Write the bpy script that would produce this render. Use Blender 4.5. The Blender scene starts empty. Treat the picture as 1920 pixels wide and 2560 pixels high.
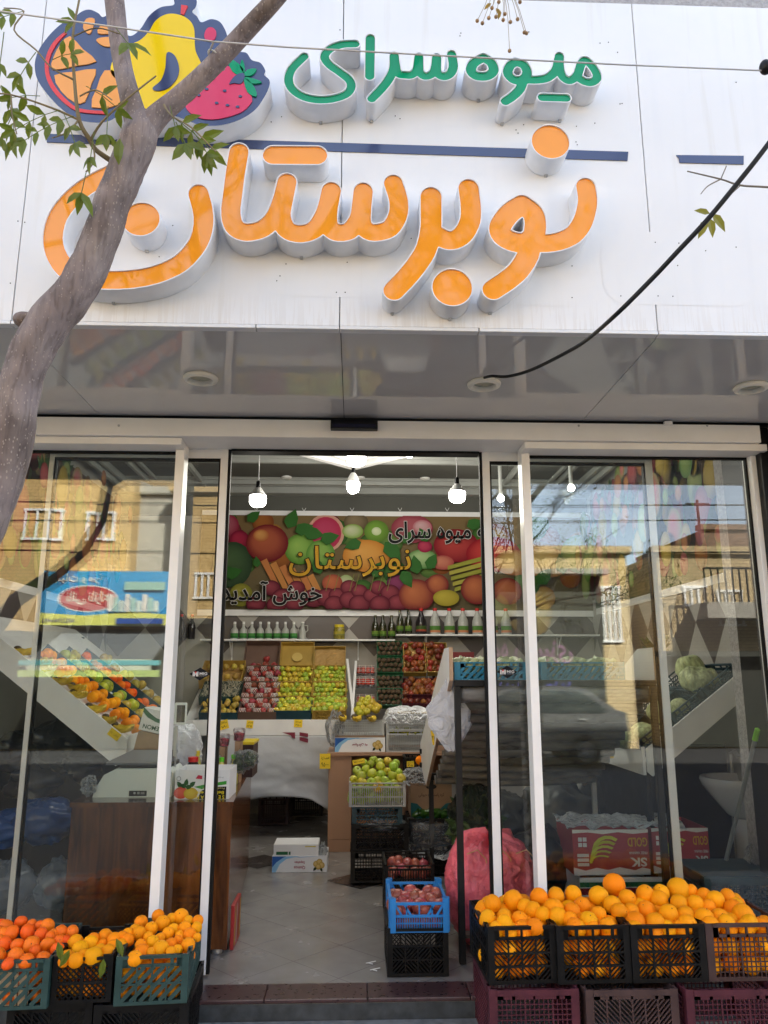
import bpy, math, random
import numpy as np
from mathutils import Vector, Matrix
from mathutils.geometry import tessellate_polygon
C = bpy.context.scene.collection
SC = bpy.context.scene
R = math.radians
rnd = random.Random(7)

# ------------------------------------------------------------------ camera
CAM = Vector((0, -3.66, 1.28)); PITCH = R(12.1); YAW = R(2.1); FPX = 1923.0
cam = bpy.data.cameras.new('camera'); cam.sensor_fit = 'VERTICAL'; cam.sensor_height = 36
cam.lens = FPX / 2560 * 36; cam.clip_start = .05; cam.clip_end = 3000
co = bpy.data.objects.new('camera', cam); C.objects.link(co)
co.location = CAM; co.rotation_euler = (R(90) + PITCH, 0, -YAW); SC.camera = co
FW = Vector((math.sin(YAW) * math.cos(PITCH), math.cos(YAW) * math.cos(PITCH), math.sin(PITCH)))
RT = Vector((math.cos(YAW), -math.sin(YAW), 0)); UP = RT.cross(FW)

# ------------------------------------------------------------------ light
SUN_EL, SUN_AZ = R(38), R(28)          # sun stands behind the shop, to the right
w = bpy.data.worlds.new('World'); SC.world = w; w.use_nodes = True
nt = w.node_tree; bg = nt.nodes['Background']
sky = nt.nodes.new('ShaderNodeTexSky'); sky.sky_type = 'NISHITA'; sky.sun_disc = False
sky.sun_elevation = SUN_EL; sky.sun_rotation = SUN_AZ; sky.altitude = 1200
sky.air_density = 1.0; sky.dust_density = 2.5; sky.ozone_density = .6
hsv = nt.nodes.new('ShaderNodeHueSaturation'); hsv.inputs['Saturation'].default_value = .64; nt.links.new(sky.outputs[0], hsv.inputs['Color']); nt.links.new(hsv.outputs[0], bg.inputs[0]); bg.inputs[1].default_value = .14
sl = bpy.data.lights.new('sun', 'SUN'); sl.energy = 5; sl.angle = R(.5); sl.color = (1, .93, .8)
so = bpy.data.objects.new('sun', sl); C.objects.link(so)
sd = Vector((math.sin(SUN_AZ) * math.cos(SUN_EL), math.cos(SUN_AZ) * math.cos(SUN_EL), math.sin(SUN_EL)))
so.rotation_euler = sd.to_track_quat('Z', 'Y').to_euler()
vs = SC.view_settings; vs.view_transform = 'Standard'; vs.look = 'None'; vs.gamma = 1; vs.exposure = 2.58
SC.cycles.use_denoising = True; SC.cycles.max_bounces = 10; SC.cycles.transparent_max_bounces = 24
SC.cycles.sample_clamp_indirect = 6

# ------------------------------------------------------------------ helpers
def ray(px, py): return FW + RT * ((px - 960) / FPX) - UP * ((py - 1280) / FPX)
def P(px, py, Y):                      # point of the plane y = Y
    d = ray(px, py); return CAM + d * ((Y - CAM.y) / d.y)
def PZ(px, py, Z):
    d = ray(px, py); return CAM + d * ((Z - CAM.z) / d.z)
def PX(px, py, X):
    d = ray(px, py); return CAM + d * ((X - CAM.x) / d.x)

def tag(o, label=None, cat=None, group=None, kind=None):
    if label: o['label'] = label
    if cat: o['category'] = cat
    if group: o['group'] = group
    if kind: o['kind'] = kind
    return o
def thing(name, label, cat, loc=(0, 0, 0), group=None, rz=0):
    o = bpy.data.objects.new(name, None); C.objects.link(o); o.location = loc; o.rotation_euler = (0, 0, rz)
    o.empty_display_size = .05
    return tag(o, label, cat, group)
def clone(o, loc=None, rot=None, label=None, group=None):
    c = o.copy(); C.objects.link(c)
    if loc is not None: c.location = loc
    if rot is not None: c.rotation_euler = rot
    if label: c['label'] = label
    if group: c['group'] = group
    for ch in list(o.children):
        d = ch.copy(); C.objects.link(d); d.parent = c
        for g in list(ch.children):
            e = g.copy(); C.objects.link(e); e.parent = d
    return c

class MB:
    def __init__(s, M=None): s.v = []; s.f = []; s.c = []; s.m = []; s.M = M; s.mi = 0; s.col = None
    def add(s, vs, fs, M=None, cols=None):
        n = len(s.v); T = s.M
        for p in vs:
            p = Vector(p)
            if M is not None: p = M @ p
            if T is not None: p = T @ p
            s.v.append(p)
        for f in fs: s.f.append([n + i for i in f]); s.m.append(s.mi)
        if cols is None: cols = [s.col or (1, 1, 1)] * len(vs)
        s.c.extend(cols); return s
    def box(s, x0, x1, y0, y1, z0, z1, M=None):
        v = [(x, y, z) for z in (z0, z1) for y in (y0, y1) for x in (x0, x1)]
        return s.add(v, [(0, 2, 3, 1), (4, 5, 7, 6), (0, 1, 5, 4), (2, 6, 7, 3), (0, 4, 6, 2), (1, 3, 7, 5)], M)
    def bar(s, a, b, wx, wy=None, up=(0, 0, 1)):
        a = Vector(a); b = Vector(b); wy = wy or wx; d = b - a; L = d.length
        if L < 1e-6: return s
        z = d / L; u = Vector(up)
        if abs(z.dot(u)) > .98: u = Vector((0, 1, 0))
        x = u.cross(z).normalized(); y = z.cross(x)
        M = Matrix.Translation(a) @ Matrix((x, y, z)).transposed().to_4x4()
        return s.box(-wx / 2, wx / 2, -wy / 2, wy / 2, 0, L, M)
    def tube(s, pts, r, n=10, cap=True):
        pts = [Vector(p) for p in pts]; m = len(pts)
        rs = r if isinstance(r, (list, tuple)) else [r] * m
        vs = []; fs = []; px = None
        for i, p in enumerate(pts):
            t = (pts[min(i + 1, m - 1)] - pts[max(i - 1, 0)]).normalized()
            if px is None:
                u = Vector((0, 0, 1)) if abs(t.z) < .9 else Vector((1, 0, 0)); x = u.cross(t).normalized()
            else:
                x = (px - t * px.dot(t)).normalized()
            px = x; y = t.cross(x)
            for k in range(n):
                a = 2 * math.pi * k / n; vs.append(p + (x * math.cos(a) + y * math.sin(a)) * rs[i])
        for i in range(m - 1):
            for k in range(n):
                a = i * n + k; b = i * n + (k + 1) % n; fs.append((a, b, b + n, a + n))
        if cap: fs.append(tuple(range(n))[::-1]); fs.append(tuple(range((m - 1) * n, m * n)))
        return s.add(vs, fs)
    def lathe(s, prof, n=20, c=(0, 0, 0), M=None):
        T = Matrix.Translation(c) if M is None else M @ Matrix.Translation(c)
        vs = []; fs = []; m = len(prof)
        for r, z in prof:
            for k in range(n):
                a = 2 * math.pi * k / n; vs.append((r * math.cos(a), r * math.sin(a), z))
        for i in range(m - 1):
            for k in range(n):
                a = i * n + k; b = i * n + (k + 1) % n; fs.append((a, b, b + n, a + n))
        if prof[0][0] > 1e-4: fs.append(tuple(range(n))[::-1])
        if prof[-1][0] > 1e-4: fs.append(tuple(range((m - 1) * n, m * n)))
        return s.add(vs, fs, T)
    def ball(s, c, r, n=14, m=9, sc=(1, 1, 1), M=None):
        prof = [(max(1e-5, math.sin(math.pi * i / m)) * r, -math.cos(math.pi * i / m) * r) for i in range(m + 1)]
        T = Matrix.Translation(c) @ (M or Matrix.Identity(4)) @ Matrix.Diagonal((*sc, 1))
        return s.lathe(prof, n, (0, 0, 0), T)
    def poly(s, loops, fn, cols=None):        # flat filled outline(s); fn maps 2-d to 3-d
        if not isinstance(loops[0][0], (tuple, list, np.ndarray)): loops = [loops]
        fl = [p for l in loops for p in l]
        tr = tessellate_polygon([[Vector((p[0], p[1], 0)) for p in l] for l in loops])
        return s.add([fn(p[0], p[1]) for p in fl], [t for t in tr], None, cols)
    def wall(s, loop, fa, fb, flip=False):    # skirt between two mapped copies of a closed loop
        n = len(loop); vs = [fa(*p) for p in loop] + [fb(*p) for p in loop]
        fs = [(i, (i + 1) % n, (i + 1) % n + n, i + n) for i in range(n)]
        if flip: fs = [f[::-1] for f in fs]
        return s.add(vs, fs)
    def prism(s, loop, fa, fb):
        s.poly(loop, fa); s.poly(loop, fb); return s.wall(loop, fa, fb)
    def build(s, name, mat, parent=None, smooth=False, bev=0, ang=35, off=None, sub=0):
        me = bpy.data.meshes.new(name)
        o0 = Vector(off) if off is not None else (parent.location.copy() if parent is not None and parent.type == 'EMPTY' else Vector())
        me.from_pydata([tuple(p - o0) for p in s.v], [], s.f)
        for mm in (mat if isinstance(mat, (list, tuple)) else [mat]): me.materials.append(mm)
        me.polygons.foreach_set('material_index', s.m)
        if any(c != (1, 1, 1) for c in s.c):
            a = me.color_attributes.new('Col', 'FLOAT_COLOR', 'POINT')
            a.data.foreach_set('color', [x for c in s.c for x in (*c[:3], 1)])
        me.validate(); 
        import bmesh
        b = bmesh.new(); b.from_mesh(me); bmesh.ops.recalc_face_normals(b, faces=b.faces); b.to_mesh(me); b.free()
        if smooth:
            me.polygons.foreach_set('use_smooth', [True] * len(me.polygons)); me.set_sharp_from_angle(angle=R(ang))
        o = bpy.data.objects.new(name, me); C.objects.link(o)
        if parent is not None:
            o.parent = parent
        if bev:
            m = o.modifiers.new('b', 'BEVEL'); m.width = bev; m.segments = 2; m.limit_method = 'ANGLE'; m.angle_limit = R(40)
        if sub:
            m = o.modifiers.new('s', 'SUBSURF'); m.levels = sub; m.render_levels = sub
        return o
def single(mb, name, mat, label, cat, group=None, kind=None, **k):   # a top-level thing that is one mesh
    o0 = sum(mb.v, Vector()) / len(mb.v); o0.z = min(p.z for p in mb.v)
    o = mb.build(name, mat, None, off=o0, **k); o.location = o0
    return tag(o, label, cat, group, kind)
def struct(mb, name, mat, **k):
    o = mb.build(name, mat, None, **k); o['kind'] = 'structure'; return o

def smooth_pts(p, n=8, closed=False):
    p = [np.array(q, float) for q in p]; m = len(p); out = []
    for i in range(m if closed else m - 1):
        if closed: a, b, c, d = p[(i - 1) % m], p[i], p[(i + 1) % m], p[(i + 2) % m]
        else: a, b, c, d = p[max(i - 1, 0)], p[i], p[i + 1], p[min(i + 2, m - 1)]
        for k in range(n):
            t = k / n
            out.append(.5 * (2 * b + (c - a) * t + (2 * a - 5 * b + 4 * c - d) * t * t + (3 * b - a - 3 * c + d) * t ** 3))
    if not closed: out.append(p[-1])
    return [tuple(q) for q in out]

# ---- outlines of round-ended strokes (for letters): distance field + marching squares
class SDF:
    def __init__(s, strokes, res=.0035):
        pts = [(q[0], q[1], r) for st in strokes for q, r in st]
        a = np.array(pts); m = a[:, 2].max() + .03
        s.x = np.arange(a[:, 0].min() - m, a[:, 0].max() + m, res); s.y = np.arange(a[:, 1].min() - m, a[:, 1].max() + m, res)
        X, Y = np.meshgrid(s.x, s.y); D = np.full(X.shape, 9.)
        for st in strokes:
            if len(st) == 1:
                (x0, y0), r = st[0]; D = np.minimum(D, np.hypot(X - x0, Y - y0) - r); continue
            for (p, r0), (q, r1) in zip(st, st[1:]):
                dx, dy = q[0] - p[0], q[1] - p[1]; L = dx * dx + dy * dy + 1e-12
                t = np.clip(((X - p[0]) * dx + (Y - p[1]) * dy) / L, 0, 1)
                D = np.minimum(D, np.hypot(X - p[0] - t * dx, Y - p[1] - t * dy) - (r0 + (r1 - r0) * t))
        s.D = D
    def loops(s, lev=0., tol=.0006):
        D = s.D - lev; ny, nx = D.shape; seg = {}
        ins = D < 0
        code = ins[:-1, :-1] * 1 + ins[:-1, 1:] * 2 + ins[1:, 1:] * 4 + ins[1:, :-1] * 8
        def ed(j, i, e):
            return {0: ('h', j, i), 1: ('v', j, i + 1), 2: ('h', j + 1, i), 3: ('v', j, i)}[e]
        T = {1: [(3, 0)], 2: [(0, 1)], 3: [(3, 1)], 4: [(1, 2)], 5: [(3, 2), (1, 0)], 6: [(0, 2)], 7: [(3, 2)], 8: [(2, 3)], 9: [(2, 0)],
             10: [(0, 3), (2, 1)], 11: [(2, 1)], 12: [(1, 3)], 13: [(1, 0)], 14: [(0, 3)]}
        for j, i in zip(*np.nonzero((code > 0) & (code < 15))):
            for a, b in T[int(code[j, i])]: seg[ed(j, i, a)] = ed(j, i, b)
        def pos(k):
            t, j, i = k
            if t == 'h':
                a, b = D[j, i], D[j, i + 1]; f = a / (a - b); return (s.x[i] + f * (s.x[i + 1] - s.x[i]), s.y[j])
            a, b = D[j, i], D[j + 1, i]; f = a / (a - b); return (s.x[i], s.y[j] + f * (s.y[j + 1] - s.y[j]))
        out = []
        while seg:
            k0 = k = next(iter(seg)); lp = []
            while k in seg: lp.append(pos(k)); k = seg.pop(k)
            if len(lp) > 8: out.append(simplify(lp, tol))
        return out
def simplify(lp, tol):
    def dp(p):
        if len(p) < 3: return p
        a, b = p[0], p[-1]; dx, dy = b[0] - a[0], b[1] - a[1]; L = math.hypot(dx, dy) or 1e-9
        dm, ix = max((abs((q[0] - a[0]) * dy - (q[1] - a[1]) * dx) / L if L > 1e-8 else math.hypot(q[0] - a[0], q[1] - a[1]), i) for i, q in enumerate(p))
        if dm < tol: return [a, b]
        return dp(p[:ix + 1])[:-1] + dp(p[ix:])
    h = len(lp) // 2
    return dp(lp[:h + 1])[:-1] + dp(lp[h:] + [lp[0]])[:-1]

# ---- writing
_AR = {}
for ch, b, n in [('ا', 0xFE8D, 2), ('آ', 0xFE81, 2), ('ب', 0xFE8F, 4), ('پ', 0xFB56, 4), ('ت', 0xFE95, 4), ('ث', 0xFE99, 4), ('ج', 0xFE9D, 4),
                 ('چ', 0xFB7A, 4), ('ح', 0xFEA1, 4), ('خ', 0xFEA5, 4), ('د', 0xFEA9, 2), ('ذ', 0xFEAB, 2), ('ر', 0xFEAD, 2), ('ز', 0xFEAF, 2),
                 ('س', 0xFEB1, 4), ('ش', 0xFEB5, 4), ('ص', 0xFEB9, 4), ('ط', 0xFEC1, 4), ('ع', 0xFEC9, 4), ('ف', 0xFED1, 4), ('ق', 0xFED5, 4),
                 ('ک', 0xFB8E, 4), ('گ', 0xFB92, 4), ('ل', 0xFEDD, 4), ('م', 0xFEE1, 4), ('ن', 0xFEE5, 4), ('و', 0xFEED, 2), ('ه', 0xFEE9, 4),
                 ('ی', 0xFBFC, 4)]: _AR[ch] = (b, n)
def fa(t):
    out = []
    for i, c in enumerate(t):
        if c not in _AR: out.append(c); continue
        b, n = _AR[c]; pr = i > 0 and t[i - 1] in _AR and _AR[t[i - 1]][1] == 4; nx = n == 4 and i + 1 < len(t) and t[i + 1] in _AR
        out.append(chr(b + (3 if pr and nx else 2 if nx else 1 if pr else 0)))
    res = ''.join(out)[::-1]
    import re
    return re.sub('[0-9۰-۹]+', lambda m: m.group(0)[::-1], res)
_TX = {}
def text_mesh(s, bold=0.):
    k = (s, bold)
    if k not in _TX:
        c = bpy.data.curves.new('writing', 'FONT'); c.body = s; c.size = 1; c.offset = bold; c.resolution_u = 3
        o = bpy.data.objects.new('writing', c)
        me = o.to_mesh(); vs = [(v.co.x, v.co.y) for v in me.vertices]; fs = [tuple(p.vertices) for p in me.polygons]
        o.to_mesh_clear(); bpy.data.objects.remove(o); bpy.data.curves.remove(c)
        _TX[k] = (vs, fs)
    return _TX[k]

class Print(MB):                               # flat printed artwork in a u/v frame, inks laid 0.5 mm apart
    def frame(s, o, u, v, step=.0005):
        s.o = Vector(o); s.u = Vector(u).normalized(); s.w = Vector(v).normalized(); s.n = s.u.cross(s.w); s.k = 1; s.step = step; return s
    def at(s, a, b): return s.o + s.u * a + s.w * b + s.n * (s.k * s.step)
    def shape(s, pts, col): s.poly(pts, s.at, [col] * len(pts)); s.k += 1; return s
    def rect(s, a0, b0, a1, b1, col, col2=None):
        s.poly([(a0, b0), (a1, b0), (a1, b1), (a0, b1)], s.at, [col, col, col2 or col, col2 or col]); s.k += 1; return s
    def disc(s, a, b, r, c0, c1, ry=None, n=22, hl=(-.25, .3), rot=0):      # printed round fruit: ink c0 in the middle to c1 at the rim
        ry = ry or r; vs = [s.at(a + hl[0] * r, b + hl[1] * ry)]; cs = [c0]
        for q, mix in ((.55, .35), (1, 1)):
            for k in range(n):
                t = 2 * math.pi * k / n; x, y = math.cos(t) * r, math.sin(t) * ry; x, y = x * math.cos(rot) - y * math.sin(rot), x * math.sin(rot) + y * math.cos(rot)
                vs.append(s.at(a + x * q + hl[0] * r * (1 - q), b + y * q + hl[1] * ry * (1 - q)))
                cs.append(tuple(c0[i] * (1 - mix) + c1[i] * mix for i in range(3)))
        fs = [(0, 1 + k, 1 + (k + 1) % n) for k in range(n)] + [(1 + k, 1 + n + k, 1 + n + (k + 1) % n, 1 + (k + 1) % n) for k in range(n)]
        MB.add(s, vs, fs, None, cs); s.k += 1; return s
    def leaf(s, a, b, L, ang, col, wd=.32):
        p = [(0, 0), (.25, wd), (.6, wd * .85), (1, 0), (.6, -wd * .85), (.25, -wd)]; ca, sa = math.cos(ang) * L, math.sin(ang) * L
        return s.shape([(a + x * ca - y * sa, b + x * sa + y * ca) for x, y in p], col)
    def text(s, t, a, b, h, col, bold=0., width=None, flip=False, rot=0, mirror=False, outline=None, ocol=None):
        vs, fs = text_mesh(t, bold)                  # (a,b) centre, h = box height, width = box width
        if not vs: return s
        xs = [p[0] for p in vs]; ys = [p[1] for p in vs]; x0, x1, y0, y1 = min(xs), max(xs), min(ys), max(ys)
        ky = h / (y1 - y0); kx = width / (x1 - x0) if width else ky
        if flip: kx, ky = -kx, -ky
        if mirror: kx = -kx
        cx, cy = (x0 + x1) / 2, (y0 + y1) / 2; cr, sr = math.cos(rot), math.sin(rot)
        if outline:
            ov, of = text_mesh(t, bold + outline); s._tx(ov, of, cx, cy, kx, ky, cr, sr, a, b, ocol)
        return s._tx(vs, fs, cx, cy, kx, ky, cr, sr, a, b, col)
    def _tx(s, vs, fs, cx, cy, kx, ky, cr, sr, a, b, col):
        q = []
        for x, y in vs:
            x, y = (x - cx) * kx, (y - cy) * ky; q.append(s.at(a + x * cr - y * sr, b + x * sr + y * cr))
        MB.add(s, q, fs, None, [col] * len(q)); s.k += 1; return s

# ------------------------------------------------------------------ materials
def nmat(name):
    m = bpy.data.materials.new(name); m.use_nodes = True; t = m.node_tree; return m, t, t.nodes['Principled BSDF']
def mat(name, col, rough=.5, var=.12, scale=6., bump=0., bscale=60., metal=0., rand=0., hue=0., sub=0., coat=0., spec=.5, stretch=(1, 1, 1), rvar=.1):
    m, t, b = nmat(name); N = t.nodes.new; L = t.links.new
    tc = N('ShaderNodeTexCoord'); mp = N('ShaderNodeMapping'); mp.inputs['Scale'].default_value = stretch; L(tc.outputs['Object'], mp.inputs[0])
    nz = N('ShaderNodeTexNoise'); nz.inputs['Scale'].default_value = scale; nz.inputs['Detail'].default_value = 6; L(mp.outputs[0], nz.inputs[0])
    hs = N('ShaderNodeHueSaturation'); hs.inputs['Color'].default_value = (*col, 1)
    mr = N('ShaderNodeMapRange'); mr.inputs[1].default_value = .3; mr.inputs[2].default_value = .7; mr.inputs[3].default_value = 1 - var; mr.inputs[4].default_value = 1 + var
    L(nz.outputs[0], mr.inputs[0])
    last = mr.outputs[0]
    if rand or hue:
        oi = N('ShaderNodeObjectInfo')
        if rand:
            m2 = N('ShaderNodeMapRange'); m2.inputs[3].default_value = 1 - rand; m2.inputs[4].default_value = 1 + rand; L(oi.outputs['Random'], m2.inputs[0])
            mu = N('ShaderNodeMath'); mu.operation = 'MULTIPLY'; L(last, mu.inputs[0]); L(m2.outputs[0], mu.inputs[1]); last = mu.outputs[0]
        if hue:
            m3 = N('ShaderNodeMath'); m3.operation = 'MULTIPLY'; m3.inputs[1].default_value = 17.31; L(oi.outputs['Random'], m3.inputs[0])
            m4 = N('ShaderNodeMath'); m4.operation = 'FRACT'; L(m3.outputs[0], m4.inputs[0])
            m5 = N('ShaderNodeMapRange'); m5.inputs[3].default_value = .5 - hue; m5.inputs[4].default_value = .5 + hue; L(m4.outputs[0], m5.inputs[0]); L(m5.outputs[0], hs.inputs['Hue'])
    L(last, hs.inputs['Value']); L(hs.outputs[0], b.inputs['Base Color'])
    r2 = N('ShaderNodeMapRange'); r2.inputs[3].default_value = max(.02, rough - rvar); r2.inputs[4].default_value = min(1, rough + rvar); L(nz.outputs[0], r2.inputs[0]); L(r2.outputs[0], b.inputs['Roughness'])
    b.inputs['Metallic'].default_value = metal; b.inputs['Specular IOR Level'].default_value = spec
    if sub: b.inputs['Subsurface Weight'].default_value = sub; b.inputs['Subsurface Radius'].default_value = (.01, .006, .003)
    if coat: b.inputs['Coat Weight'].default_value = coat; b.inputs['Coat Roughness'].default_value = .05
    if bump:
        n2 = N('ShaderNodeTexNoise'); n2.inputs['Scale'].default_value = bscale; n2.inputs['Detail'].default_value = 4; L(mp.outputs[0], n2.inputs[0])
        bp = N('ShaderNodeBump'); bp.inputs['Strength'].default_value = bump; bp.inputs['Distance'].default_value = .01; L(n2.outputs[0], bp.inputs['Height']); L(bp.outputs[0], b.inputs['Normal'])
    return m
def ramp2(t, fac, stops):
    r = t.nodes.new('ShaderNodeValToRGB'); e = r.color_ramp.elements
    while len(e) < len(stops): e.new(.5)
    for i, (p, c) in enumerate(stops): e[i].position = p; e[i].color = (*c, 1) if len(c) == 3 else c
    t.links.new(fac, r.inputs[0]); return r
def M_(t, op, a, b=None):
    n = t.nodes.new('ShaderNodeMath'); n.operation = op
    for i, x in enumerate((a, b)):
        if x is None: continue
        if isinstance(x, (int, float)): n.inputs[i].default_value = x
        else: t.links.new(x, n.inputs[i])
    return n.outputs[0]
def print_mat(name, rough=.4, spec=.5):
    m, t, b = nmat(name); a = t.nodes.new('ShaderNodeVertexColor'); a.layer_name = 'Col'
    t.links.new(a.outputs[0], b.inputs['Base Color']); b.inputs['Roughness'].default_value = rough; b.inputs['Specular IOR Level'].default_value = spec; return m
def glass_mat(name, ior=1.9, tint=(.8, .9, .86)):
    m, t, b = nmat(name); t.nodes.remove(b); N = t.nodes.new; L = t.links.new; o = t.nodes['Material Output']
    tr = N('ShaderNodeBsdfTransparent'); tr.inputs[0].default_value = (*tint, 1); gl = N('ShaderNodeBsdfGlossy'); gl.inputs['Roughness'].default_value = 0
    fr = N('ShaderNodeFresnel'); fr.inputs[0].default_value = ior; mx = N('ShaderNodeMixShader')
    tc = N('ShaderNodeTexCoord'); nz = N('ShaderNodeTexNoise'); nz.inputs['Scale'].default_value = .8; nz.inputs['Detail'].default_value = 0; L(tc.outputs['Object'], nz.inputs[0])
    bp = N('ShaderNodeBump'); bp.inputs['Strength'].default_value = .012; bp.inputs['Distance'].default_value = .02; L(nz.outputs[0], bp.inputs['Height']); L(bp.outputs[0], gl.inputs['Normal'])
    L(fr.outputs[0], mx.inputs[0]); L(tr.outputs[0], mx.inputs[1]); L(gl.outputs[0], mx.inputs[2]); L(mx.outputs[0], o.inputs[0]); return m
def film_mat(name, tint=(.9, .9, .9), haze=.18, hcol=(.75, .77, .8), rough=.15):           # thin crinkled polythene
    m, t, b = nmat(name); t.nodes.remove(b); N = t.nodes.new; L = t.links.new; o = t.nodes['Material Output']
    tr = N('ShaderNodeBsdfTransparent'); tr.inputs[0].default_value = (*tint, 1); p = N('ShaderNodeBsdfPrincipled'); p.inputs['Base Color'].default_value = (*hcol, 1); p.inputs['Roughness'].default_value = rough
    tc = N('ShaderNodeTexCoord'); nz = N('ShaderNodeTexNoise'); nz.inputs['Scale'].default_value = 11; nz.inputs['Detail'].default_value = 3; nz.inputs['Distortion'].default_value = 2.5; L(tc.outputs['Object'], nz.inputs[0])
    bp = N('ShaderNodeBump'); bp.inputs['Strength'].default_value = 1; bp.inputs['Distance'].default_value = .03; L(nz.outputs[0], bp.inputs['Height']); L(bp.outputs[0], p.inputs['Normal'])
    fr = N('ShaderNodeFresnel'); fr.inputs[0].default_value = 1.5; L(bp.outputs[0], fr.inputs['Normal']); f = M_(t, 'ADD', fr.outputs[0], haze); mx = N('ShaderNodeMixShader'); L(f, mx.inputs[0]); L(tr.outputs[0], mx.inputs[1]); L(p.outputs[0], mx.inputs[2]); L(mx.outputs[0], o.inputs[0]); return m

MT = {}
MT['white_metal'] = mat('white_metal', (.78, .78, .78), .35, .05, 4)
MT['frame'] = mat('frame_paint', (.88, .865, .84), .35, .05, 5, rvar=.05)
MT['white'] = mat('white_board', (.76, .76, .76), .45, .06, 5)
MT['letter_side'] = mat('letter_return_paint', (.8, .8, .81), .45, .08, 9)
MT['orange_face'] = mat('orange_acrylic', (.93, .33, .018), .05, .02, 3, rvar=.02, spec=.6)
MT['green_face'] = mat('green_acrylic', (.0, .3, .13), .06, .02, 3, rvar=.02, spec=.4)
MT['navy'] = mat('navy_acrylic', (.04, .06, .15), .12, .05, 3, rvar=.03, spec=.8)
MT['yellow_face'] = mat('yellow_acrylic', (.9, .62, .0), .12, .02, 3, spec=.4)
MT['slice_face'] = mat('pale_orange_acrylic', (.9, .38, .09), .12, .02, 3, spec=.4)
MT['red_face'] = mat('red_acrylic', (.75, .06, .06), .12, .02, 3, spec=.4)
MT['pink_face'] = mat('pink_acrylic', (.68, .05, .13), .12, .02, 3, spec=.4)
MT['black'] = mat('black_plastic', (.007, .007, .008), .4, .25, 12, spec=.25)
MT['black_metal'] = mat('black_painted_steel', (.01, .01, .011), .45, .3, 14, spec=.3)
MT['rubber'] = mat('rubber_seal', (.006, .006, .006), .6, .1, spec=.2)
MT['dark_gap'] = mat('dark_void', (.01, .01, .01), .9, 0)
MT['concrete'] = mat('stone_wash', (.36, .34, .33), .85, .25, 55, .5, 140)
MT['steel'] = mat('galvanised_steel', (.5, .5, .5), .4, .1, 10, metal=.7)
MT['print'] = print_mat('printed_ink', .65, .2)
MT['sheet_print'] = print_mat('printed_sheet', .35)
MT['glass'] = glass_mat('window_glass', 1.6, (.965, .985, .975))
MT['film'] = film_mat('clear_film', (.95, .95, .95), .05)
MT['bag_white'] = film_mat('white_bag_film', (.9, .92, .98), .5, (.93, .94, .98), .3)
MT['cardboard'] = mat('cardboard', (.33, .21, .13), .8, .1, 14)
MT['tag'] = mat('yellow_card', (.85, .6, .02), .6, .05)
MT['brown_desk'] = mat('brown_laminate', (.36, .2, .12), .45, .1, 5, stretch=(1, 1, .1))
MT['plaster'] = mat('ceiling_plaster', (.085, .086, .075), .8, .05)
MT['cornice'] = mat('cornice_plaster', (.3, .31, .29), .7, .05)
MT['asphalt'] = mat('asphalt', (.06, .06, .062), .85, .3, 30, .4, 200)
MT['pave'] = mat('paving_concrete', (.26, .25, .235), .8, .2, 9, .3, 120)
MT['sill'] = mat('maroon_granite', (.062, .032, .034), .3, .3, 40)
MT['step_dark'] = mat('dark_slate_step', (.045, .052, .058), .45, .35, 25)
MT['step_light'] = mat('worn_step_edge', (.2, .21, .21), .6, .3, 30)
MT['rack_sheet'] = mat('grimy_plastic_sheet', (.16, .157, .15), .3, .5, 7, .4, 24, stretch=(1, 1, 3))
MT['sack'] = mat('red_mesh_sack', (.74, .13, .165), .45, .25, 9, .8, 60)
MT['sink'] = mat('white_ceramic', (.6, .6, .6), .2, .03)
MT['brown_wall'] = mat('brown_panel', (.03, .018, .015), .5, .15, 5, stretch=(3, 3, .3))

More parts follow.
